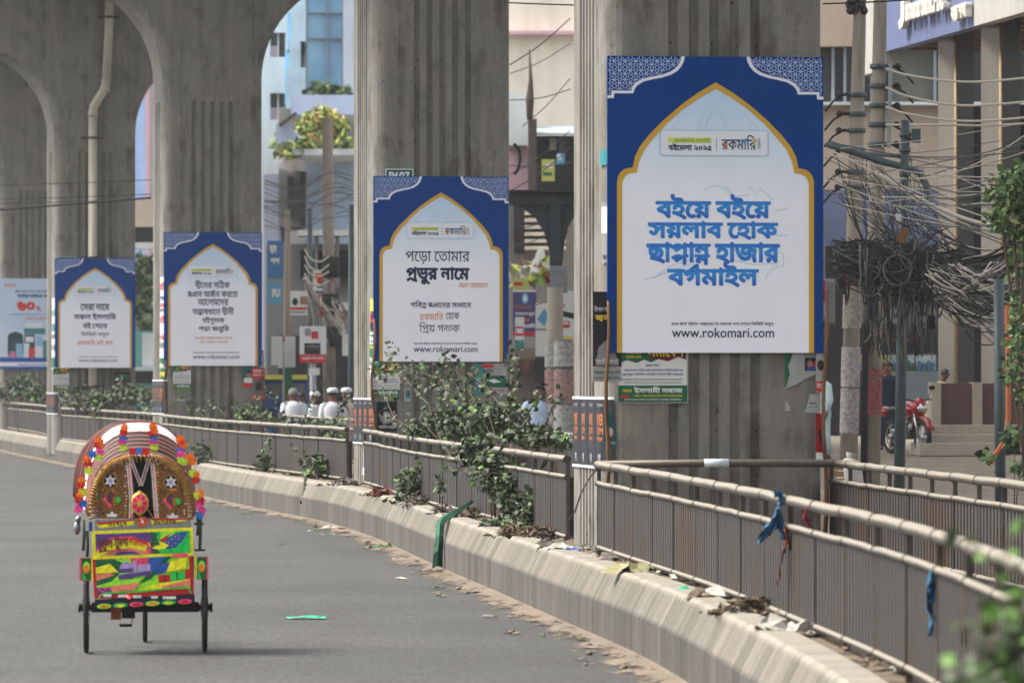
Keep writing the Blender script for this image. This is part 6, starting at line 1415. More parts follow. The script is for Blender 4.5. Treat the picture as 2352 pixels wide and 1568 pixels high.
t = thing('tin_roof_shed', 'dark upper storey under a tin roof behind the steel gantry', 'building', (0, 0, 0)); prt('wall', SHADE, t, lambda mb: gbox(mb, 1230, 312, 1330, 168, 6)); prt('roof', TIN, t, lambda mb: mb.loft([[P(1228, 310, 167), P(1334, 310, 167), P(1334, 306, 167), P(1228, 306, 167)], [P(1228, 294, 174), P(1334, 294, 174), P(1334, 290, 174), P(1228, 290, 174)]]))
for x0, y0, x1, y1, m in ((1262, 318, 1278, 345, 'a'), (1285, 322, 1300, 350, 'b')): prt('window', GREYW if m == 'a' else DKGL, t, lambda mb: pbox(mb, x0, y0, x1, y1, 167.6, .3))
sign('signboard', 'yellow signboard under the tin roof', 1244, 366, 1274, 416, 160, Sl, [('r', 30, 20, 90, 40, Wi), ('r', 10, 60, 80, 75, Gr)]); sign('signboard', 'small blue signboard under the tin roof', 1278, 352, 1297, 378, 159, Sc, [('r', 10, 10, 60, 60, Wi)])
t = thing('balcony_block', 'grey apartment front with pale balcony slabs seen through the gantry', 'building', (0, 0, 0)); prt('wall', GREYW, t, lambda mb: gbox(mb, 1150, 440, 1340, 150, 5))
for k in range(6): prt('balcony', CREAM, t, lambda mb: pbox(mb, 1205, 485 + k * 16, 1300, 493 + k * 16, 149, 1.0))
prt('dark_bay', SHADE, t, lambda mb: pbox(mb, 1180, 470, 1206, 580, 149.6, .5))
t = thing('steel_gantry', 'dark steel gantry with a curved bracket, between the two nearest piers', 'gantry', (0, 0, 0))
prt('beam', STEELD, t, lambda mb: (pbox(mb, 1130, 438, 1330, 470, 112, .8), pbox(mb, 1130, 436, 1330, 440, 111.8, 1.2)))
prt('column', STEELD, t, lambda mb: gbox(mb, 1263, 470, 1288, 112, .5))
def f(mb):
    L = [(1180, 470), (1204, 480), (1230, 500), (1250, 535), (1262, 575), (1264, 640)]; V = []
    poly = [P(x, y, 112.1) for x, y in L] + [P(1264, 470, 112.1)]
    mb.loft([poly, [p + Vector((0, .3, 0)) for p in poly]])
    L2 = [(1330, 480), (1306, 520), (1296, 560), (1288, 640), (1288, 470), (1330, 470)]; poly = [P(x, y, 112.1) for x, y in L2]; mb.loft([poly, [p + Vector((0, .3, 0)) for p in poly]])
prt('bracket', STEELD, t, f); prt('lower_box', mat('gantry_box', (120, 126, 130), .6, var=.3, scale=3), t, lambda mb: pbox(mb, 1264, 610, 1303, 672, 111.5, .4))
sign('signboard', 'purple signboard with a round emblem and lines of lettering', 1178, 666, 1232, 772, 128, Sp, [('r', 0, 0, 100, 4, Wi), ('e', 52, 18, 15, 13, Sc), ('e', 52, 18, 9, 8, Wi), ('t', 'ইসলামী ব্যাংক', 10, 80, 33, 43, Or, .02), ('t', 'বাংলাদেশ মুদ্রণ', 10, 95, 48, 57, Wi, .03), ('r', 10, 62, 70, 68, Or), ('t', 'ফার্মেসী', 40, 95, 72, 82, Wi, .04), ('r', 0, 90, 100, 98, Rd)])
sign('signboard', 'yellow banner strip just above the purple signboard', 1178, 640, 1215, 666, 128.4, Sl, [('r', 5, 30, 60, 60, Rd)])
sign('signboard', 'white and red vertical board left of the purple signboard\'s foot', 1183, 728, 1204, 800, 126, Wi, [('r', 5, 30, 95, 60, Rd), ('r', 15, 36, 85, 52, Wi), ('r', 0, 75, 100, 100, Te)])
sign('signboard', 'plain white tall board with faint blue shapes', 1230, 696, 1264, 818, 122, Wi, [('r', 4, 3, 96, 47, Wi), ('p', [(10, 30), (60, 10), (90, 25), (60, 44)], Sc), ('r', 2, 48, 98, 51, Gy)])
sign('signboard', 'white and brown signboard with red words beside the nearest pier', 1269, 668, 1318, 796, 118, Wi, [('t', '২৮', 30, 60, 20, 30, Rd, .04), ('p', [(0, 42), (50, 36), (100, 40), (100, 50), (50, 46), (0, 52)], Dk), ('r', 25, 54, 80, 66, Rd), ('r', 30, 56, 75, 60, Wi), ('t', 'সুখবর', 10, 95, 80, 90, Ye, .04), ('r', 0, 92, 100, 100, Dk)])
btree('market_balloon_stall', 'heap of green, yellow and red goods hanging under the gantry', 'goods', P(1240, 640, 130), [(1245, 620, 130, 22, 22, .5, 120), (1215, 625, 131, 22, 14, .5, 70), (1200, 650, 131, 18, 12, .5, 60)], .3, 66, [flat('goods_green', (120, 150, 70)), flat('goods_lime', (200, 204, 90)), flat('goods_red', (180, 80, 60)), flat('goods_white', (206, 206, 200))], (3, 3, 2, 3), .02)
t = thing('roadside_shop', 'brown roadside shop wall with a dark doorway behind the man in pale blue', 'building', (0, 0, 0)); prt('wall', BROWNW, t, lambda mb: gbox(mb, 1150, 800, 1330, 140, 5)); prt('doorway', SHADE, t, lambda mb: gbox(mb, 1230, 820, 1262, 139.6, .5)); prt('shelf', RUST, t, lambda mb: pbox(mb, 1190, 825, 1225, 858, 139.5, .4)); prt('red_goods', LM['red'], t, lambda mb: pbox(mb, 1205, 830, 1215, 855, 139.3, .3))
for x0, y0, x1, Y, r, m, lab in ((1275, 660, 1274, 104, .17, CPOLE, 'thick concrete pole papered with red posters, left of the nearest pier'), (1297, 780, 1296, 100, .17, SPOLE, 'dark pole with white posters touching the nearest pier\'s left edge')):
    t, d = pole('utility_pole', lab, x0, y0, x1, Y, r * .85, r, m, 'concrete utility poles')
    for k, (z0, z1, c) in enumerate(((1.6, 2.2, PR), (1.0, 1.58, PW), (2.25, 2.7, PW), (.5, .98, PR))):
        prt('pasted_poster', mat('poster_mix%d' % k, (142, 112, 108) if c is PR else (150, 148, 144), .8, var=.6, scale=16), t, lambda mb: mb.tube([(0, 0, z0), (0, 0, z1)], r + .012, 12, cap=False))
# --- gap between the fourth and third piers
t = thing('blue_tower', 'distant pale blue tower with a pink corner strip between the piers at left', 'building', (0, 0, 0)); prt('wall', bm_('far_blue', (150, 186, 224)), t, lambda mb: gbox(mb, 290, 150, 338, 330, 10)); prt('corner_strip', PINKW, t, lambda mb: gbox(mb, 334, 150, 343, 329, 2)); prt('side', PALEW, t, lambda mb: gbox(mb, 342, 150, 375, 331, 10))
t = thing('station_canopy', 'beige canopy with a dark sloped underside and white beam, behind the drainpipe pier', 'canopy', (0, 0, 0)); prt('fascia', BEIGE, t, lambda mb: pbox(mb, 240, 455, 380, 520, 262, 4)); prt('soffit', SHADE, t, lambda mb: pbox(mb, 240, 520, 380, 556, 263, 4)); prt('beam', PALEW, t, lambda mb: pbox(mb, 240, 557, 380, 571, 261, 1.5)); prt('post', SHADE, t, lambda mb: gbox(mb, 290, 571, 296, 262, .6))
btree('street_tree', 'green street tree showing between the drainpipe pier and the dark pier', 'tree', (sx(330, 215), 215, 0), [(328, 620, 215, 24, 36, 1.5, 320), (322, 680, 215, 26, 40, 1.5, 320), (335, 735, 215, 20, 30, 1.5, 160)], .34, 67, TREE, (4, 4, 2, 1), .12)
t = thing('kiosk', 'teal kiosk with white roof rail behind the drainpipe pier', 'kiosk', (0, 0, 0)); prt('wall', TEAL, t, lambda mb: gbox(mb, 300, 760, 360, 200, 4)); prt('white_panel', PALEW, t, lambda mb: pbox(mb, 326, 765, 360, 845, 199.6, .3)); prt('dark_shelf', SHADE, t, lambda mb: pbox(mb, 296, 852, 370, 880, 199.2, .5)); prt('rail', PALEW, t, lambda mb: pbox(mb, 296, 842, 370, 851, 199, .5))
# --- right: offices, bank, shops
t = thing('office_building', 'beige office building with a long dark window strip at the right', 'building', (0, 0, 0))
prt('wall', BEIGE, t, lambda mb: [pbox(mb, a, b, c, d, 136, 12) for a, b, c, d in ((1840, -300, 2560, 106), (1840, 240, 2560, 436))] + [pbox(mb, 1840, 436, 1860, 900, 136, 12)])
prt('sill', PALEW, t, lambda mb: pbox(mb, 1840, 234, 2560, 241, 135.6, .6))
w_ = prt('window_strip', DKGL, t, lambda mb: pbox(mb, 1840, 106, 2560, 238, 136.5, .3))
prt('mullions', MULL, w_, lambda mb: [pbox(mb, x - 3, 106, x + 3, 234, 136.2, .25) for x in (1914, 1941, 2003, 2046, 2148, 2290)])
prt('blind', bm_('blind_grey', (96, 98, 92)), w_, lambda mb: pbox(mb, 2048, 108, 2146, 234, 136.35, .05))
t = thing('shop_row', 'shops with grey roller shutters under a sagging blue tarpaulin at the right', 'building', (0, 0, 0))
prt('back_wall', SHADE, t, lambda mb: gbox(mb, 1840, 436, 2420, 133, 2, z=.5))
def f(mb):
    rows = []
    for i in range(9):
        u = i / 8; x = lerp(1850, 2180, u); sag = 8 * math.sin(u * 9) 
        rows.append([P(x, 436 + sag * .3, 130.5), P(x, 470 + sag, 129.6), P(x, 515 - sag, 129), P(x, 556 + sag * 1.4, 128.6)])
    n = 4; V = [p for r_ in rows for p in r_]; mb.add(V, [(i * n + k, i * n + k + 1, (i + 1) * n + k + 1, (i + 1) * n + k) for i in range(8) for k in range(3)], 0, True)
prt('tarpaulin', mat('tarp_blue', (14, 28, 56), .5, var=.45, scale=1.6, stretch=3), t, f)
for x0, x1 in ((1890, 1918), (1960, 1992), (2022, 2062), (2078, 2150), (2240, 2290)):
    def f(mb):
        pbox(mb, x0, 640, x1, 742, 131.8, .2)
        for k in range(7): pbox(mb, x0 + (x1 - x0) * k / 7, 640, x0 + (x1 - x0) * (k + .35) / 7, 742, 131.7, .08)
    prt('roller_shutter', SHUT, t, f)
prt('name_band', flat('band_dark', (30, 32, 40)), t, lambda mb: pbox(mb, 1900, 790, 2160, 812, 131.4, .3)); prt('red_strip', LM['red'], t, lambda mb: pbox(mb, 1990, 779, 2120, 783, 131.2, .3))
for k, (x0, x1, c) in enumerate(((1968, 1990, (170, 160, 90)), (2018, 2036, (216, 190, 90)), (2040, 2060, (190, 206, 200)), (2066, 2100, (176, 200, 206)), (2104, 2150, (196, 214, 206)))):
    sh = prt('lit_window', mat('shop_window%d' % k, c, .4, var=.5, scale=5), t, lambda mb: pbox(mb, x0, 814, x1, 850, 131.5, .2))
    prt('goods', mat('shop_goods%d' % (k % 2), ((70, 110, 150), (60, 90, 70))[k % 2], .6, var=.5, scale=9), sh, lambda mb: [pbox(mb, lerp(x0, x1, q), 828 + 6 * (i % 2), lerp(x0, x1, q + .14), 849, 131.3, .15) for i, q in enumerate((.1, .34, .6, .82))])
prt('counter', bm_('counter_grey', (104, 116, 120)), t, lambda mb: pbox(mb, 2020, 852, 2160, 985, 131, .6))
t = thing('bank_building', 'bank with a blue lettered fascia on a slatted canopy over tall columns, top right', 'building', (0, 0, 0))
FA, FB_, FC_, FZ = Vector((7.36, 112, 0)), Vector((8.46, 103.9, 0)), Vector((8.93, 100.4, 0)), 8.47
fd = (FB_ - FA).normalized(); FE = FA - fd * 2.6; FD = FC_ + fd * 6; nrm = Vector((fd.y, -fd.x, 0)); nrm = nrm if nrm.x < 0 else -nrm
def fas(mb, a, b, z0, z1, off=0, th=.25):
    q = [a - nrm * off * -1, b + nrm * off, b + nrm * off - nrm * th, a + nrm * off - nrm * th]; q[0] = a + nrm * off
    mb.loft([[(p.x, p.y, z0) for p in q], [(p.x, p.y, z1) for p in q]])
SIGNB = mat('fascia_blue', (104, 114, 150), .45, var=.22, scale=2.2, stretch=.05)
fas_ = prt('fascia', SIGNB, t, lambda mb: fas(mb, FA, FB_, FZ, 12.6)); prt('white_fascia', bm_('fascia_white', (168, 167, 160)), t, lambda mb: fas(mb, FE, FA, FZ - .35, 12.6)); prt('white_fascia', bm_('fascia_white', (168, 167, 160)), t, lambda mb: fas(mb, FB_, FD, FZ + .0, 12.6, .02))
inx = Vector((1, .12, 0)).normalized()
def f(mb):
    q = [FE - nrm * .3, FD - nrm * .3, FD + inx * 9, FE + inx * 9]; mb.loft([[(p.x, p.y, FZ + .35) for p in q], [(p.x, p.y, 12.5) for p in q]])
prt('canopy', bm_('canopy_grey', (120, 108, 98)), t, f)
def f(mb):
    for k in range(16):
        a = FE.lerp(FD, k / 15.0) - nrm * .28; b = a + inx * 8.6; mb.bar((a.x, a.y, FZ + .26), (b.x, b.y, FZ + .26), .34, .16)
    a = FE - nrm * .26; b = FD - nrm * .26; mb.bar((a.x, a.y, FZ + .12), (b.x, b.y, FZ + .12), .08, .2)
prt('soffit_slats', mat('slat_brown', (104, 86, 74), .6, var=.2), t, f)
def fascia_text(txt, s0, s1, z0, z1, bold, m, name):
    v, tr_, _ = text_mesh(txt, bold, 3); L = (FB_ - FA).length; mb = MB(); V = []
    for o in (.03, .16):
        for a, b in v: p = FA + fd * lerp(s0, s1, a) + nrm * o; V.append((p.x, p.y, lerp(z0, z1, b)))
    n = len(v); mb.add(V[n:], tr_)
    ed = {}
    for f3 in tr_:
        for i in range(3):
            e = (f3[i], f3[(i + 1) % 3]); k = tuple(sorted(e)); ed.setdefault(k, []).append(e)
    for k, es in ed.items():
        if len(es) == 1: a, b = es[0]; mb.add([V[a], V[b], V[n + b], V[n + a]], [(0, 1, 2, 3)])
    mb.build(name, m, fas_)
LET = flat('letter_white', (226, 222, 210), .4)
fascia_text('J', 2.0, 2.55, 8.78, 9.75, .05, LET, 'emblem'); fascia_text('amuna Bank PLC', 2.65, 6.15, 8.9, 9.36, .03, LET, 'lettering'); fascia_text('বাড্ডা শাখা', 6.8, 8.1, 8.62, 8.92, .03, LET, 'branch_lettering')
CLADL = mat('column_cladding', (116, 110, 102), .35, .2, var=.3, scale=3, stretch=.05, spec=.5); COLDARK = mat('column_dark', (36, 34, 34), .25, var=.3, scale=3, stretch=.1, spec=.5); BRASS = mat('brass_trim', (150, 128, 98), .6, .1, var=.2)
for px, Y, hw in ((2197, 108, .34), (2300, 104, .36), (2420, 100, .4)):
    c = Vector((sx(px, Y), Y, 0)); z0, z1 = .6, FZ + .3
    a = c + Vector((-hw, .1, 0)); f_ = c + Vector((0, -hw * .8, 0)); b = c + Vector((hw, .1, 0)); k = c + Vector((0, hw, 0))
    cl = prt('column', CLADL, t, lambda mb: mb.loft([[(p.x, p.y, z) for p in (a, f_, k)] for z in (z0, z1)])); prt('dark_side', COLDARK, cl, lambda mb: mb.loft([[(p.x, p.y, z) for p in (f_ + Vector((.012, 0, 0)), b, k + Vector((.02, 0, 0)))] for z in (z0, z1)])); prt('brass_edge', BRASS, cl, lambda mb: mb.tube([(f_.x - .03, f_.y - .02, z0), (f_.x - .03, f_.y - .02, z1)], .035, 8))  # right-hand side of each column gets a darker material
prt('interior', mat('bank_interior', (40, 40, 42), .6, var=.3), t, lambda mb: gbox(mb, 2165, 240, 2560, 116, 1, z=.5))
GRAN = mat('granite_maroon', (88, 60, 58), .3, var=.3, scale=5, spec=.5); MARB = mat('marble_cream', (158, 147, 133), .4, var=.18, scale=4)
for a_ in (2160, 2258): prt('plinth_wall', GRAN, t, lambda mb: pbox(mb, a_, 880, 2234 if a_ < 2200 else 2560, 976, 103.2, .8))
for a_ in (2140, 2235): prt('plinth_pillar', MARB, t, lambda mb: pbox(mb, a_, 878, a_ + 21.5, 980, 103, .9))
for k, (x0, x1, y0, y1, Y) in enumerate(((2130, 2560, 976, 998, 102.2), (2120, 2300, 998, 1018, 101.2), (2112, 2292, 1018, 1046, 100.2))): prt('step', MARB, t, lambda mb: pbox(mb, x0, y0, x1, y1, Y, 2.2 if k else 3.0))
# utility poles and their fittings at right
t, d = pole('utility_pole', 'brown concrete pole leaning slightly, left one of the pair right of the billboard', 1976, -10, 1946, 76, .085, .125, CPOLE, 'concrete utility poles', .42)
INS = flat('insulator_dark', (44, 42, 44)); zpy = lambda py, Y: sz(py, Y) - .42
def fittings(t, d, pys, Y, side, r):
    for py in pys:
        z = zpy(py, Y); q = d * (z / d.z); prt('clamp', SPOLE, t, lambda mb: mb.tube([q - Vector((0, 0, .03)), q + Vector((0, 0, .03))], r + .02, 12)); prt('insulator', INS, t, lambda mb: (mb.tube([q + Vector((side * r, -.03, 0)), q + Vector((side * (r + .12), -.04, 0))], .02, 6), mb.ball(q + Vector((side * (r + .14), -.04, 0)), .045), mb.tube([q + Vector((side * (r + .05), -.04, .02)), q + Vector((side * (r + .22), -.05, -.08)), q + Vector((side * (r + .34), -.05, -.22))], .016, 6)))
fittings(t, d, (218, 262, 300, 345, 395, 430), 76, -1, .10)
prt('top_fitting', INS, t, lambda mb: [mb.ball(d * .985 + Vector((random.uniform(-.15, .15), -.05, random.uniform(-.12, .1))), .06) for _ in range(9)])
for k, (z0, z1, c) in enumerate(((.9, 1.5, (142, 136, 134)), (1.52, 2.05, (150, 140, 140)), (2.9, 3.4, (120, 44, 46)), (2.3, 2.75, (138, 132, 122)))): prt('pasted_poster', mat('pole_paper%d' % k, c, .85, var=.65, scale=18), t, lambda mb: mb.tube([d * (z0 / d.z), d * (z1 / d.z)], .128, 12, cap=False))
t, d = pole('utility_pole', 'brown concrete pole with bracket and four pale cables, right one of the pair', 2023, -10, 1998, 73, .085, .125, CPOLE, 'concrete utility poles', .42)
TP = (t, d)
fittings(t, d, (153, 198, 243, 287, 332), 73, 1, .10)
prt('bracket', SHUT, t, lambda mb: mb.bar(d * (zpy(340, 73) / d.z) + Vector((.14, -.08, 0)), d * (zpy(148, 73) / d.z) + Vector((.14, -.08, 0)), .07, .05))
for z0, z1, c, w0 in ((1.17, 1.62, PR, 1), (1.65, 1.75, PW, 0)): prt('pasted_poster', mat('pole_red', (136, 76, 76), .8, var=.6, scale=18), t, lambda mb: mb.tube([d * (z0 / d.z), d * (z1 / d.z)], .126, 12, cap=False))
def f(mb):
    for k in range(6): mb.tube([d * (.3 / d.z) + Vector((-.13 + .012 * k, -.13, 0)), d * (1.9 / d.z) + Vector((-.14 + .012 * k, -.13, 0)), d * (3.3 / d.z) + Vector((-.1 + .04 * k, -.14, 0))], .010, 5)
prt('cable_run', SHADE, t, f)
t, d = pole('steel_pole', 'blue grey steel pole with meter box and curved arm', 2080, 276, 2064, 71, .055, .072, SPOLE, None, .42)
Q = lambda px, py, Y=71: P(px, py, Y) - t.location
prt('meter_box', SPOLE, t, lambda mb: mb.box(Q(2104, 312), (.11, .12, .17))); prt('collar', SPOLE, t, lambda mb: [mb.tube([Q(2079, y + 5), Q(2079, y - 5)], .075, 10) for y in (310, 345, 400)]); prt('lamp_arm', SPOLE, t, lambda mb: mb.tube([Q(1900, 330), Q(1960, 348), Q(2030, 372), Q(2080, 385), Q(2112, 396), Q(2128, 425), Q(2129, 450), Q(2115, 472)], [.05, .045, .045, .045, .045, .045, .045, .03], 8)); prt('stay_rod', SPOLE, t, lambda mb: mb.tube([Q(1940, 345), Q(2000, 353), Q(2078, 362)], .02, 6)); prt('junction_box', PALEW, t, lambda mb: mb.box(Q(2068, 500), (.1, .1, .1)))
t, d = pole('steel_pole', 'short grey steel pole with an orange conduit at the right', 2294, 640, 2298, 66, .06, .065, SPOLE, None, .42)
CON = flat('conduit_orange', (168, 84, 40), .5)
prt('conduit', CON, t, lambda mb: mb.tube([P(2314, 700, 65.8) - t.location, P(2316, 960, 65.8) - t.location, P(2308, 1010, 65.7) - t.location, P(2275, 1062, 65.5) - t.location], .03, 8))
# cables
PALEC = flat('cable_pale', (196, 188, 174), .6); GREYC = flat('cable_grey', (94, 92, 89), .6); DARKC = flat('cable_dark', (28, 28, 30), .6)
def cable(label, pts, Y, r, m, group=None, name='overhead_cable'):
    L = []
    Ys = Y if isinstance(Y, (list, tuple)) else [Y] * len(pts)
    P3 = [P(x, y, yy) for (x, y), yy in zip(pts, Ys)]
    for i in range(len(P3) - 1):                       # smooth it
        p0, p1, p2, p3 = P3[max(i - 1, 0)], P3[i], P3[i + 1], P3[min(i + 2, len(P3) - 1)]
        for k in range(5):
            u = k / 5; L.append(.5 * ((2 * p1) + (p2 - p0) * u + (2 * p0 - 5 * p1 + 4 * p2 - p3) * u * u + (3 * p1 - p0 - 3 * p2 + p3) * u ** 3))
    L.append(P3[-1]); mb = MB(); mb.tube(L, r, 5); return tag(mb.build(name, m), label, 'cable', group)
for y0, ym, y1, lab in ((157, 186, 176, 'topmost pale cable from the bracket of the right concrete pole'), (200, 240, 232, 'second pale cable from the bracket of the right concrete pole'), (245, 276, 268, 'third pale cable from the bracket of the right concrete pole'), (287, 287, 284, 'fourth, lowest pale cable from the bracket pole')):
    cable(lab, [(2034, y0), (2080, y0 + (ym - y0) * .5), (2180, ym), (2270, ym + 1), (2420, y1 - 4)], 72.5, .016, PALEC)
cable('thin dark wire sloping across the top right above the poles', [(1890, 9), (2000, 5), (2150, -4)], 70, .010, DARKC); cable('thin dark wire crossing the very top between the nearest piers', [(1060, -2), (1180, 7), (1320, 12)], 90, .012, DARKC)
cable('thick dark cable crossing in front of the pier with the drainpipe', [(-20, 483), (100, 474), (240, 463), (347, 454)], 125, .022, DARKC)
for k, y in enumerate((425, 458, 468)): cable('thin dark wire across the left piers', [(-20, y), (150, y - 4), (347, y - 12)], 126 + k, .008, DARKC, 'thin wires across the left piers')
cable('thick grey cable drooping from the poles toward the lower right edge', [(2010, 395), (2100, 450), (2200, 497), (2290, 520), (2420, 535)], 70, .028, PALEC)
rnd = random.Random(9)
for k in range(34):
    x0 = rnd.choice((1900, 1900, 2005, 2070)) + rnd.uniform(-6, 30); y0 = rnd.uniform(325, 470); x1 = 2420; y1 = rnd.uniform(250, 600); sag = rnd.uniform(5, 55)
    cable('slack pale service wire among many right of the billboard', [(x0, y0), (lerp(x0, x1, .35), lerp(y0, y1, .35) + sag), (lerp(x0, x1, .7), lerp(y0, y1, .7) + sag * .8), (x1, y1)], rnd.uniform(62, 74), rnd.uniform(.004, .008), rnd.choice((PALEC, GREYC, GREYC)), 'slack service wires at right')
for k in range(16):
    y0 = rnd.uniform(415, 500); cable('thin service wire among many in the gap left of the second pier', [(606, y0 + rnd.uniform(-10, 20)), (680, y0 + rnd.uniform(5, 40)), (758, y0 + rnd.uniform(-25, 15)), (812, y0 + rnd.uniform(-20, 10))], rnd.uniform(132, 142), rnd.uniform(.006, .012), rnd.choice((DARKC, GREYC, GREYC)), 'service wires left of the second pier')
for k, (y0, s_) in enumerate(((575, 26), (592, 30), (612, 22), (632, 24))): cable('sagging pale cable between the steel pole and the concrete pole', [(700, y0 - 4), (712, y0 + s_ * .7), (735, y0 + s_), (756, y0 + s_ * .5)], 138, .022, PALEC, 'sagging pale cables between the far poles')
for k in range(24):
    a = rnd.random(); cable('fanned out grey wire at the far concrete poles', [(lerp(696, 700, a), 640 + rnd.uniform(-6, 6)), (lerp(712, 745, a), lerp(690, 705, rnd.random())), (lerp(715, 808, a), rnd.uniform(700, 800))], 137 + rnd.random(), .009, rnd.choice((GREYC, PALEC)), 'fanned out wires at the far poles')
for k in range(14):
    a = rnd.random(); cable('fanned out pale wire running right from the far concrete pole', [(762, 690 + rnd.uniform(-8, 8)), (785, rnd.uniform(690, 760)), (815, rnd.uniform(680, 840))], 136 + rnd.random(), .010, rnd.choice((GREYC, PALEC)), 'wires right of the far concrete pole')
for x0, y0, x1, y1, Y in ((1170, 150, 1310, 42, 120), (1170, 170, 1310, 100, 121), (1200, 290, 1310, 180, 122), (1170, 402, 1310, 300, 118), (1170, 440, 1310, 340, 118), (1170, 380, 1310, 372, 119), (1180, 515, 1240, 512, 117), (1180, 560, 1250, 540, 117), (1170, 230, 1310, 205, 123), (1180, 700, 1260, 690, 108)):
    cable('thin wire crossing the gap between the two nearest piers', [(x0, y0), ((x0 + x1) / 2, (y0 + y1) / 2 + 8), (x1, y1)], Y, rnd.uniform(.008, .014), rnd.choice((GREYC, DARKC, GREYC)), 'wires between the two nearest piers')
prt_ = cable('dark coiled cable loop beside the second pier', [(1180, 330), (1192, 345), (1194, 370), (1188, 392), (1180, 400)], 110, .03, DARKC)
def tangle(label, n, fn, Y, seed, mats_, rmax=.011):
    rnd = random.Random(seed); mb = MB()
    for k in range(n):
        pts = fn(rnd); Yk = Y + rnd.uniform(-1.2, 1.2); mi = rnd.choices(range(len(mats_)), [3, 3, 2][:len(mats_)])[0]; c = []
        for i in range(len(pts) - 1):
            p0, p1, p2, p3 = [Vector(pts[q]) for q in (max(i - 1, 0), i, i + 1, min(i + 2, len(pts) - 1))]
            for j in range(3): u = j / 3; c.append(.5 * ((2 * p1) + (p2 - p0) * u + (2 * p0 - 5 * p1 + 4 * p2 - p3) * u * u + (3 * p1 - p0 - 3 * p2 + p3) * u ** 3))
        c.append(Vector(pts[-1])); w_ = rnd.uniform(-.3, .3)
        mb.tube([P(q.x, q.y, Yk + w_ * i / len(c)) for i, q in enumerate(c)], rnd.uniform(.004, rmax), 4, mi)
    return tag(mb.build('cable_tangle', mats_), label, 'cables', None, 'stuff')
def f1(r):
    x0 = r.uniform(1905, 2040); y0 = r.uniform(545, 640); L = r.uniform(80, 230); dy = r.gauss(20, 26); return [(x0 + L * q, y0 + dy * q + r.gauss(0, 4) + 26 * math.sin(q * 3.1)) for q in (0, .2, .4, .6, .8, 1)]
def f2(r):
    x0 = r.uniform(2120, 2230); y0 = r.uniform(600, 700); L = r.uniform(140, 260); dy = r.gauss(0, 45); hh = r.uniform(15, 70); return [(x0 + L * q, y0 + dy * q + r.gauss(0, 3) + hh * math.sin(q * 3.1)) for q in (0, .2, .4, .6, .8, 1)]
def f3(r):
    x0 = r.uniform(1915, 2180); y0 = r.uniform(560, 620); dr = r.uniform(30, 140); w_ = r.uniform(8, 40); return [(x0, y0), (x0 + w_ * .1, y0 + dr * .6), (x0 + w_ * .5, y0 + dr), (x0 + w_ * .9, y0 + dr * .6), (x0 + w_, y0 + r.uniform(-10, 10))]
def f4(r):
    cx, cy, a = r.uniform(1990, 2200), r.uniform(545, 660), r.uniform(12, 34); return [(cx + a * math.cos(q) * r.uniform(.8, 1.2), cy + a * 1.2 * math.sin(q)) for q in (0, 1, 2, 3, 4, 5, 6, 7)]
def f5(r):
    x0 = r.uniform(1905, 2150); y0 = r.uniform(350, 520); x1 = r.choice((2010, 2075, 2120, 2210)) + r.uniform(-15, 15); y1 = r.uniform(560, 640); return [(x0, y0), (lerp(x0, x1, .4) + r.gauss(0, 8), lerp(y0, y1, .55)), (x1, y1)]
def f6(r):
    x0 = r.uniform(1990, 2150); y0 = r.uniform(580, 640); return [(x0, y0), (x0 + r.gauss(0, 8), y0 + r.uniform(50, 120)), (x0 + r.gauss(0, 14), y0 + r.uniform(130, 220))]
tangle('dense dark tangle of cables hanging between the poles at right', 170, f1, 70, 1, [DARKC, DARKC, GREYC]); tangle('pale sagging bundle of cables running to the right edge', 130, f2, 68, 2, [DARKC, GREYC, PALEC], .010); tangle('dark loops of cable drooping below the tangle', 80, f3, 69.5, 3, [DARKC, DARKC, GREYC], .016); tangle('coils of spare black cable hung on the poles', 12, f4, 69, 4, [DARKC, DARKC, GREYC]); tangle('loose wires dropping from above into the dark tangle', 56, f5, 71, 5, [DARKC, DARKC, GREYC], .008)
def f7(r):
    x0 = r.uniform(1900, 1990); y0 = r.uniform(560, 615); x1 = 2400; y1 = r.uniform(560, 690); h = r.uniform(15, 75); return [(lerp(x0, x1, q), lerp(y0, y1, q) + h * math.sin(q * 3.14) + r.gauss(0, 5) - 14 * abs(math.sin(q * 9.4))) for q in (0, .12, .24, .36, .48, .6, .72, .84, 1)]
tangle('heavy bundle of cables sagging along the poles to the right edge', 60, f7, 70.3, 7, [DARKC, DARKC, GREYC], .016); tangle('thin black wire ends hanging straight down under the tangle', 60, f6, 70.5, 6, [DARKC, DARKC, GREYC], .013)
for k, (x, y, w_, h_) in enumerate(((2100, 590, 22, 40), (2088, 575, 18, 34), (2215, 630, 30, 44), (2012, 640, 20, 40), (2120, 600, 20, 50), (2135, 740, 20, 30), (2205, 610, 22, 30), (1930, 650, 16, 26), (2040, 600, 24, 18))):
    t = thing('junction_box', 'small black junction box hanging in the cable tangle', 'box', P(x, y, 68.6), rnd.uniform(-.4, .4), 'black junction boxes in the cable tangle'); k_ = 68.6 / FPX; mb = MB(); mb.box((0, 0, 0), (w_ * k_, .1, h_ * k_), 0, 0, 0, rnd.uniform(-.3, .3)); mb.build('case', INS, t); prt('lid', DARKC, t, lambda mb: mb.box((0, -.06, 0), (w_ * k_ * .8, .02, h_ * k_ * .8)))
tag(prt('wooden_tag', WOOD, None, lambda mb: mb.box(P(2074, 540, 68), (.1, .02, .18), 0, 0, 0, .3)), 'small orange brown wooden board caught in the cables', 'board')
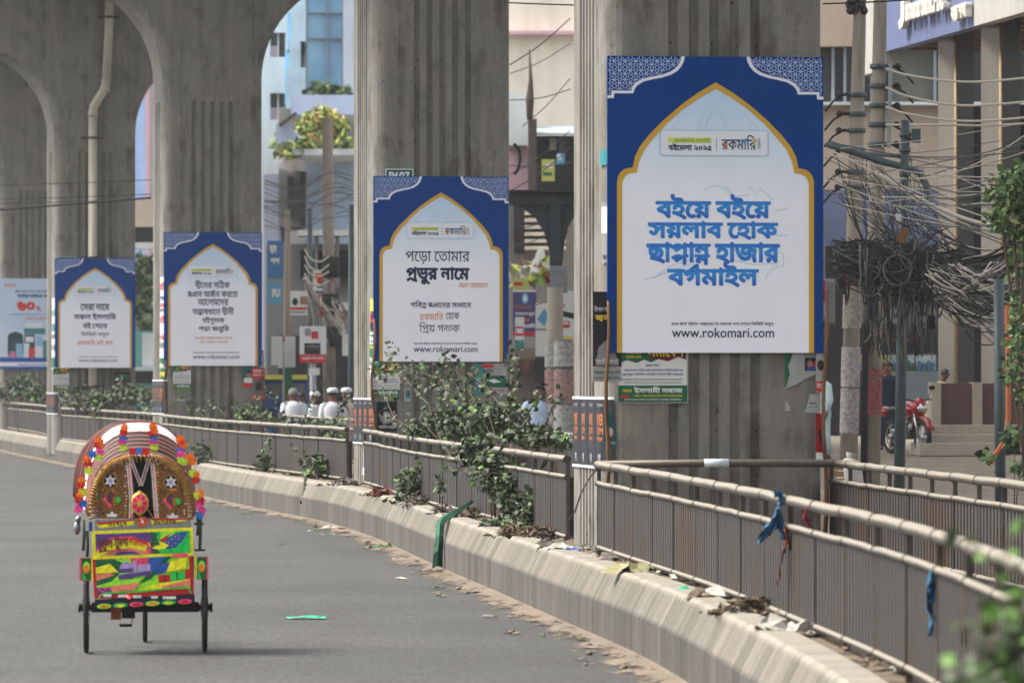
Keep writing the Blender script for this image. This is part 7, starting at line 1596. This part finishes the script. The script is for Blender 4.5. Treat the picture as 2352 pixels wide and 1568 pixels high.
# vine tree, weeds and clutter at the right edge
btree('vine_tree', 'bright green creeper covered tree at the right edge above the cables', 'tree', (sx(2370, 60), 60, .42), [(2320, 440, 60, 60, 50, .6, 420), (2365, 410, 60, 50, 50, .6, 300), (2300, 500, 60, 36, 34, .5, 180), (2350, 520, 60, 45, 40, .5, 260), (2345, 600, 60.5, 30, 40, .4, 160)], .085, 71, leaf_mats('creeper', ((58, 78, 50), (88, 114, 68), (124, 148, 92), (146, 128, 104))), (3, 4, 4, 1), .05)
btree('creeper', 'small leaved creeper hanging at the right edge beside the orange conduit', 'plant', (sx(2365, 58), 58, .42), [(2335, 770, 58, 22, 60, .3, 120), (2320, 850, 58, 24, 34, .3, 90), (2345, 900, 58, 14, 40, .3, 50), (2345, 700, 58.5, 25, 40, .3, 100)], .075, 72, leaf_mats('creeper', ()) if False else [MATS['leaf_creeper_%s' % q] for q in ('dark', 'mid', 'light', 'dusty')], (3, 4, 3, 1), .02)
btree('weeds', 'low weeds at the foot of the conduit pole', 'plant', (sx(2330, 62), 62, .42), [(2330, 1000, 62, 30, 20, .4, 110), (2345, 1070, 60, 22, 16, .4, 70), (2262, 1045, 63, 14, 16, .3, 40)], .09, 73, TREE, (4, 4, 2, 1), .01)
for k, (x, y, w_, h_, lab) in enumerate(((2260, 1050, 60, 40, 'broken kerb block at the conduit pole foot'), (2340, 1060, 34, 60, 'upright concrete lump at the far right edge'), (2230, 1098, 26, 12, 'flat broken slab among the rubble'))):
    t_ = prt('concrete_block', CONC2, None, lambda mb: mb.loft([[(-.5 * w_ / 220, -.25, 0), (.5 * w_ / 220, -.2, 0), (.45 * w_ / 220, .3, 0), (-.5 * w_ / 220, .25, 0)], [(-.4 * w_ / 220, -.2, h_ / 220), (.45 * w_ / 220, -.2, h_ / 240), (.4 * w_ / 220, .2, h_ / 210), (-.45 * w_ / 220, .2, h_ / 260)]])); Yk = 62.5 - k; t_.location = (sx(x, Yk), Yk, .40); tag(t_, lab, 'block')
rnd = random.Random(15)
for k in range(46):
    y = rnd.uniform(55, 74); px = rnd.uniform(2020, 2352); s_ = rnd.uniform(.05, .13); crumple('rubble_chunk', 'bit of rubble on the dusty forecourt at right', 'rubble', (sx(px, y), y, pav_z(y) + .01), (s_, s_), rnd.choice(('grey', 'grey', 'brown', 'white', 'dark')), 600 + k, 'rubble on the right forecourt', .8)
t = thing('white_sack', 'big grey white cement sack leaning behind the right fence', 'sack', (sx(1952, 70), 70, .42)); prt('sack', mat('sack_cloth', (176, 172, 166), .8, var=.35, scale=5), t, lambda mb: mb.loft([[(.16 * k * math.cos(a), .14 * k * math.sin(a), z) for a in [i * math.pi / 5 for i in range(10)]] for z, k in ((0, .95), (.1, 1.15), (.3, 1.1), (.5, .95), (.62, .7), (.66, .3))], smooth=True)); prt('neck', LM['white'], t, lambda mb: mb.tube([(0, 0, .62), (.02, 0, .72)], [.04, .07], 7))
t = thing('brick_pile', 'narrow stack of brown bricks between billboard pier and sack', 'bricks', (sx(1916, 69), 69, .42))
for k in range(7): prt('brick', mat('brick_brown', (140, 108, 84), .9, var=.4, scale=8), t, lambda mb: mb.box((rnd.uniform(-.02, .02), 0, .05 + .085 * k), (.22, .11, .075), rnd.uniform(-.2, .2)))

# ================================================================== PEOPLE
SKIN = mat('skin_brown', (134, 92, 68), .55, var=.12, scale=8); SKIND = mat('skin_dark', (104, 70, 52), .55, var=.12, scale=8); HAIR = flat('hair_black', (22, 20, 20), .6); HAIRG = mat('hair_grey', (120, 116, 112), .7, var=.3, scale=30)
def person(label, loc, rz, h, top, bottom, tunic=.55, skin=None, cap=None, hair=HAIR, beard=None, armL='down', armR='down', lean=0.0, stride=0.05, head_turn=0.0):
    skin = skin or SKIN; t = thing('person', label, 'person', loc, R(rz)); s = h / 1.72
    V = []; E = []; Rr = []
    def v(p, r, par=None):
        V.append(Vector(p) * s); Rr.append(r * s); i = len(V) - 1
        if par is not None: E.append((par, i))
        return i
    lx = lambda z: -lean * max(0, z - .9)
    pel = v((0, 0, .94), .125); sp = v((0, lx(1.15), 1.15), .12, pel); ch = v((0, lx(1.36), 1.36), .135, sp); nk = v((0, lx(1.48), 1.48), .055, ch); hb = v((0, lx(1.56) - .01, 1.56), .072, nk); hm = v((0, lx(1.63) - .012, 1.63), .092, hb); ht = v((0, lx(1.70), 1.69), .078, hm)
    ct, st_ = math.cos(R(head_turn)), math.sin(R(head_turn))
    f = lambda x, y: (x * ct - y * st_, x * st_ + y * ct)
    fx1 = f(0, -.10); v((fx1[0], fx1[1] + lx(1.61), 1.615), .018, hm)
    for sg in (-1, 1):
        e = f(sg * .092, .0); v((e[0], e[1] + lx(1.62), 1.625), .018, hm)
    arms = {}
    for sg, pose in ((-1, armL), (1, armR)):
        sh = v((sg * .175, lx(1.40), 1.405), .062, ch)
        A = {'down': ((.235, .02, 1.12), (.24, -.06, .87)), 'hip': ((.33, .08, 1.16), (.19, -.06, .99)), 'chest': ((.25, -.02, 1.13), (.06, -.2, 1.22)), 'face': ((.24, -.12, 1.18), (.07, -.2, 1.50)), 'fwd': ((.25, -.1, 1.14), (.2, -.34, 1.10)), 'back': ((.25, .12, 1.14), (.08, .2, .98))}[pose]
        el = v((sg * A[0][0], A[0][1] + lx(A[0][2]), A[0][2]), .046, sh); wr = v((sg * A[1][0], A[1][1] + lx(A[1][2]), A[1][2]), .03, el)
        d = (V[wr] - V[el]).normalized(); pm = v((V[wr] + d * .07 * s) / s, .034, wr); side = d.cross(Vector((0, 1, 0.2))).normalized(); nrm_ = d.cross(side)
        for q, (o, L) in enumerate(((-.026, .07), (-.009, .08), (.009, .075), (.026, .06))):
            a = v((V[pm] + (d * .035 + side * o) * s) / s, .010, pm); b = v((V[a] + (d * L * .55 + nrm_ * .008) * s) / s, .0085, a); v((V[b] + (d * L * .45 + nrm_ * .022) * s) / s, .007, b)
        a = v((V[wr] + (d * .04 - side * .034) * s) / s, .011, wr); v((V[a] + (d * .045 - side * .02) * s) / s, .009, a)
        arms[sg] = [V[sh], V[el], V[wr]]
    legs = {}
    for sg in (-1, 1):
        y = stride * sg; hp = v((sg * .095, 0, .88), .092, pel); kn = v((sg * .105, y * .6 - .02, .49), .062, hp); an = v((sg * .11, y + .03, .09), .042, kn); v((sg * .13, y - .13, .035), .034, an); legs[sg] = [V[hp], V[kn], V[an]]
    me = bpy.data.meshes.new('body'); me.from_pydata(V, E, []); o = bpy.data.objects.new('body', me); COL.objects.link(o)
    m = o.modifiers.new('s', 'SKIN'); 
    for i, k in enumerate(me.skin_vertices[0].data): k.radius = (Rr[i], Rr[i]); k.use_root = (i == 0)
    o.modifiers.new('ss', 'SUBSURF').levels = 1
    bpy.context.view_layer.update(); m2 = bpy.data.meshes.new_from_object(o.evaluated_get(bpy.context.evaluated_depsgraph_get())); m2.name = 'body'
    o.modifiers.clear(); o.data = m2; m2.materials.clear(); m2.materials.append(skin); o.parent = t
    for p in m2.polygons: p.use_smooth = True
    mb = MB(); N = 16                                       # eyes and mouth as thin insets on the face
    hc = V[hm]
    for ex in (-.032, .032):
        q = f(ex, -.088); mb.ball((hc.x + q[0] * s, hc.y + q[1] * s, hc.z + .012 * s), .010 * s, nu=6, nv=4)
    q = f(0, -.085); mb.box((hc.x + q[0] * s, hc.y + q[1] * s, hc.z - .055 * s), (.045 * s, .012 * s, .010 * s), R(head_turn)); mb.build('face_features', HAIR, t)
    ring = lambda z, a, b, y=0: [(a * s * math.cos(2 * math.pi * k / N), y * s + lx(z) * s + b * s * math.sin(2 * math.pi * k / N), z * s) for k in range(N)]
    mb = MB(); fl = .03 if tunic < .8 else 0
    mb.loft([ring(tunic, .20 + fl, .155 + fl), ring((tunic + 1.0) / 2, .20 + fl * .6, .15 + fl * .5), ring(1.05, .185, .14), ring(1.25, .20, .145), ring(1.38, .205, .135), ring(1.45, .14, .10), ring(1.485, .065, .062)], 0, smooth=True)
    for sg in (-1, 1):
        a, b, c = arms[sg]; e = b.lerp(c, .88); mb.tube([a.lerp(Vector((0, a.y, a.z)), .35), a, b, e], [.085 * s, .082 * s, .064 * s, .05 * s], 10)
    mb.build('shirt', top, t)
    mb = MB(); mb.loft([ring(.80, .17, .13), ring(.95, .18, .135), ring(1.04, .17, .13)], 0, smooth=True)
    for sg in (-1, 1): a, b, c = legs[sg]; mb.tube([a + Vector((0, 0, .05 * s)), a, b, c], [.11 * s, .108 * s, .085 * s, .07 * s], 10)
    mb.build('trousers', bottom, t)
    if hair:
        mb = MB(); VV = []; nu, nv = 14, 6
        for j in range(nv + 1):
            th = R(100) * j / nv
            for i in range(nu):
                a = 2 * math.pi * i / nu; rr = .108 * s; z = math.cos(th); q = (math.sin(th) * math.cos(a), math.sin(th) * math.sin(a))
                if q[1] < -.3 and z < .45: z = .45
                w_ = f(q[0] * .97, q[1]); VV.append((hc.x + w_[0] * rr, hc.y + w_[1] * rr + .006, hc.z + .012 * s + z * rr * 1.05))
        mb.add(VV, [(j * nu + i, (j + 1) * nu + i, (j + 1) * nu + (i + 1) % nu, j * nu + (i + 1) % nu) for j in range(nv) for i in range(nu)], 0, True); mb.build('hair', hair, t)
    if cap:
        mb = MB(); c = Vector((hc.x, hc.y, hc.z)); mb.loft([[(c.x + r_ * s * math.cos(2 * math.pi * k / N), c.y + r_ * s * math.sin(2 * math.pi * k / N), c.z + z * s) for k in range(N)] for z, r_ in ((.035, .112), (.085, .112), (.12, .095), (.135, .05))], smooth=True); mb.build('cap', cap, t)
    if beard:
        mb = MB(); q = f(0, -.065); mb.ball((hc.x + q[0] * s, hc.y + q[1] * s, hc.z - .085 * s), .058 * s, sc=(1, .8, 1.2)); mb.build('beard', beard, t)
    mb = MB()
    for sg in (-1, 1): a = legs[sg][2]; mb.ball((a.x + sg * .01, a.y - .075 * s, .035 * s), .055 * s, sc=(.85, 2.1, .6))
    mb.build('shoes', flat('shoe_dark', (40, 36, 34), .6), t)
    return t
CW = mat('cloth_white', (206, 208, 214), .85, var=.10, scale=6); CPK = mat('cloth_peach', (206, 182, 168), .85, var=.12, scale=6); CBL = mat('cloth_pale_blue', (176, 192, 216), .85, var=.12, scale=6); CTL = mat('cloth_teal', (70, 150, 140), .85, var=.12, scale=6); CNV = mat('cloth_navy', (28, 34, 54), .85, var=.2, scale=6); CYE = mat('cloth_pale_yellow', (186, 178, 138), .85, var=.15, scale=6); CGY = mat('cloth_grey_blue', (116, 130, 148), .85, var=.15, scale=6); CCY = mat('cloth_cyan', (178, 198, 202), .85, var=.12, scale=6); CAPW = flat('cap_white', (220, 222, 226), .8)
g0 = lambda px, Y, z=.0: (sx(px, Y), Y, z)
person('man in white with short grey hair, seen from behind, left of the capped group', g0(674, 121), 182, 1.80, CW, CW, .5, SKIND, None, HAIRG)
person('bearded man in a white cap and white tunic, facing right', g0(722, 120), 70, 1.72, CW, CW, .5, SKIND, CAPW, None, HAIR, armR='chest')
person('broad man in white tunic and cap, seen from behind mid group', g0(764, 117), 175, 1.80, CW, CW, .5, SKIN, CAPW, HAIR, None)
person('man in a peach tunic and white cap at the second pier\'s edge', g0(797, 119), 250, 1.80, CPK, CPK, .5, SKIN, CAPW, HAIR, None)
person('person in a teal shirt half hidden behind the grey haired man', g0(693, 126), 120, 1.72, CTL, CNV, .85, SKIND)
person('man in a pale blue shirt, hand on hip, walking between the two nearest piers', g0(1236, 104), 10, 1.9, CBL, CGY, .86, SKIN, armL='hip', stride=.1)
person('man in a long navy robe, hand raised to his face', g0(2040, 108, .67), -15, 1.66, CNV, CNV, .35, SKIN, None, HAIR, None, 'face', 'down', stride=.06)
person('bent person in a pale yellow robe behind the red motorcycle', g0(2136, 106, .69), 75, 1.50, CYE, CYE, .25, SKIND, None, HAIR, None, 'fwd', 'fwd', lean=.45)
person('person in a cyan shirt mostly hidden at the nearest pier\'s right edge', g0(1889, 98, .66), -60, 1.55, CCY, CCY, .8, SKIND, None, HAIR, None, 'fwd', 'down')
# ================================================================== MOTORCYCLE
MY = 101.5
t = thing('motorcycle', 'red motorcycle parked on the forecourt beside the marble steps', 'motorcycle', (sx(2084, MY), MY, pav_z(MY)), R(22))
MRED = mat('moto_red', (140, 20, 26), .25, var=.1, spec=.6); CHR = mat('moto_chrome', (190, 190, 190), .2, .9, var=.1)
def mwheel(y, r):
    w_ = bpy.data.objects.new('wheel', None); COL.objects.link(w_); w_.parent = t; w_.location = (0, y, r)
    def ring(R_, r_, m, name):
        mb = MB(); V = []; n, k = 28, 8
        for i in range(n):
            a = 2 * math.pi * i / n
            for j in range(k): b = 2 * math.pi * j / k; V.append((r_ * 1.1 * math.sin(b), (R_ + r_ * math.cos(b)) * math.cos(a), (R_ + r_ * math.cos(b)) * math.sin(a)))
        mb.add(V, [(i * k + j, i * k + (j + 1) % k, ((i + 1) % n) * k + (j + 1) % k, ((i + 1) % n) * k + j) for i in range(n) for j in range(k)], 0, True); mb.build(name, m, w_)
    ring(r - .045, .045, TYRE, 'tyre'); ring(r - .095, .016, CHR, 'rim'); mb = MB()
    for q in range(5): a = 2 * math.pi * q / 5; mb.bar((0, 0, 0), (0, (r - .1) * math.cos(a), (r - .1) * math.sin(a)), .03, .035)
    mb.tube([(-.06, 0, 0), (.06, 0, 0)], .05, 10); mb.build('spokes', CHR, w_)
mwheel(-.62, .31); mwheel(.65, .31)
prt('fork', CHR, t, lambda mb: [mb.tube([(s * .09, -.62, .31), (s * .09, -.42, .82)], .022, 8) for s in (-1, 1)]); prt('front_fender', MRED, t, lambda mb: mb.loft([[(-.075, -.62 + .36 * math.cos(a), .31 + .36 * math.sin(a)), (0, -.62 + .385 * math.cos(a), .31 + .385 * math.sin(a)), (.075, -.62 + .36 * math.cos(a), .31 + .36 * math.sin(a)), (0, -.62 + .35 * math.cos(a), .31 + .35 * math.sin(a))] for a in [R(x) for x in range(40, 161, 15)]], smooth=True))
prt('headlight_cowl', MRED, t, lambda mb: mb.ball((0, -.5, .84), .15, sc=(1.0, .75, 1.15))); prt('headlight', CHR, t, lambda mb: mb.ball((0, -.6, .82), .085, sc=(1.1, .5, 1.0))); prt('fuel_tank', MRED, t, lambda mb: mb.ball((0, -.12, .80), .2, sc=(.85, 1.5, .75))); prt('seat', BLK, t, lambda mb: mb.ball((0, .42, .78), .2, sc=(.75, 2.2, .35)))
prt('engine', CHR, t, lambda mb: (mb.box((0, -.02, .42), (.24, .36, .3)), mb.tube([(0, -.2, .4), (0, -.05, .62)], .1, 10), mb.tube([(.14, -.1, .3), (.16, .5, .32), (.17, .95, .4)], [.03, .035, .05], 8))); prt('handlebar', BLK, t, lambda mb: mb.tube([(-.36, -.22, .98), (-.22, -.36, .98), (0, -.42, .94), (.22, -.36, .98), (.36, -.22, .98)], .016, 8)); prt('frame', BLK, t, lambda mb: (mb.tube([(0, -.4, .8), (0, -.2, .3), (0, .3, .3), (0, .65, .31)], .028, 8), mb.tube([(0, -.35, .75), (0, .3, .66), (0, .85, .72)], .028, 8)))
prt('tail_cowl', MRED, t, lambda mb: mb.ball((0, .85, .76), .13, sc=(.8, 1.4, .7))); prt('side_stand', BLK, t, lambda mb: mb.tube([(-.08, .1, .3), (-.25, .12, .01)], .014, 6))
for s in (-1, 1): prt('mirror', BLK, t, lambda mb: (mb.tube([(s * .24, -.34, .98), (s * .3, -.34, 1.16)], .008, 5), mb.ball((s * .32, -.34, 1.19), .055, sc=(1.2, .4, .8))))

# ================================================================== HAZE
mb = MB(); mb.box((0, 1235, 11.4), (1860, 2640, 24.9)); hz = mb.build('haze', bpy.data.materials.new('haze_air')); tag(hz, kind='stuff')
hm_ = hz.data.materials[0]; hm_.use_nodes = True; hn = hm_.node_tree; hn.nodes.remove(hn.nodes['Principled BSDF'])
pv = hn.nodes.new('ShaderNodeVolumePrincipled'); pv.inputs['Color'].default_value = (.90, .93, .97, 1); pv.inputs['Density'].default_value = .00024
pv.inputs['Anisotropy'].default_value = .2; hn.links.new(pv.outputs[0], hn.nodes['Material Output'].inputs['Volume'])
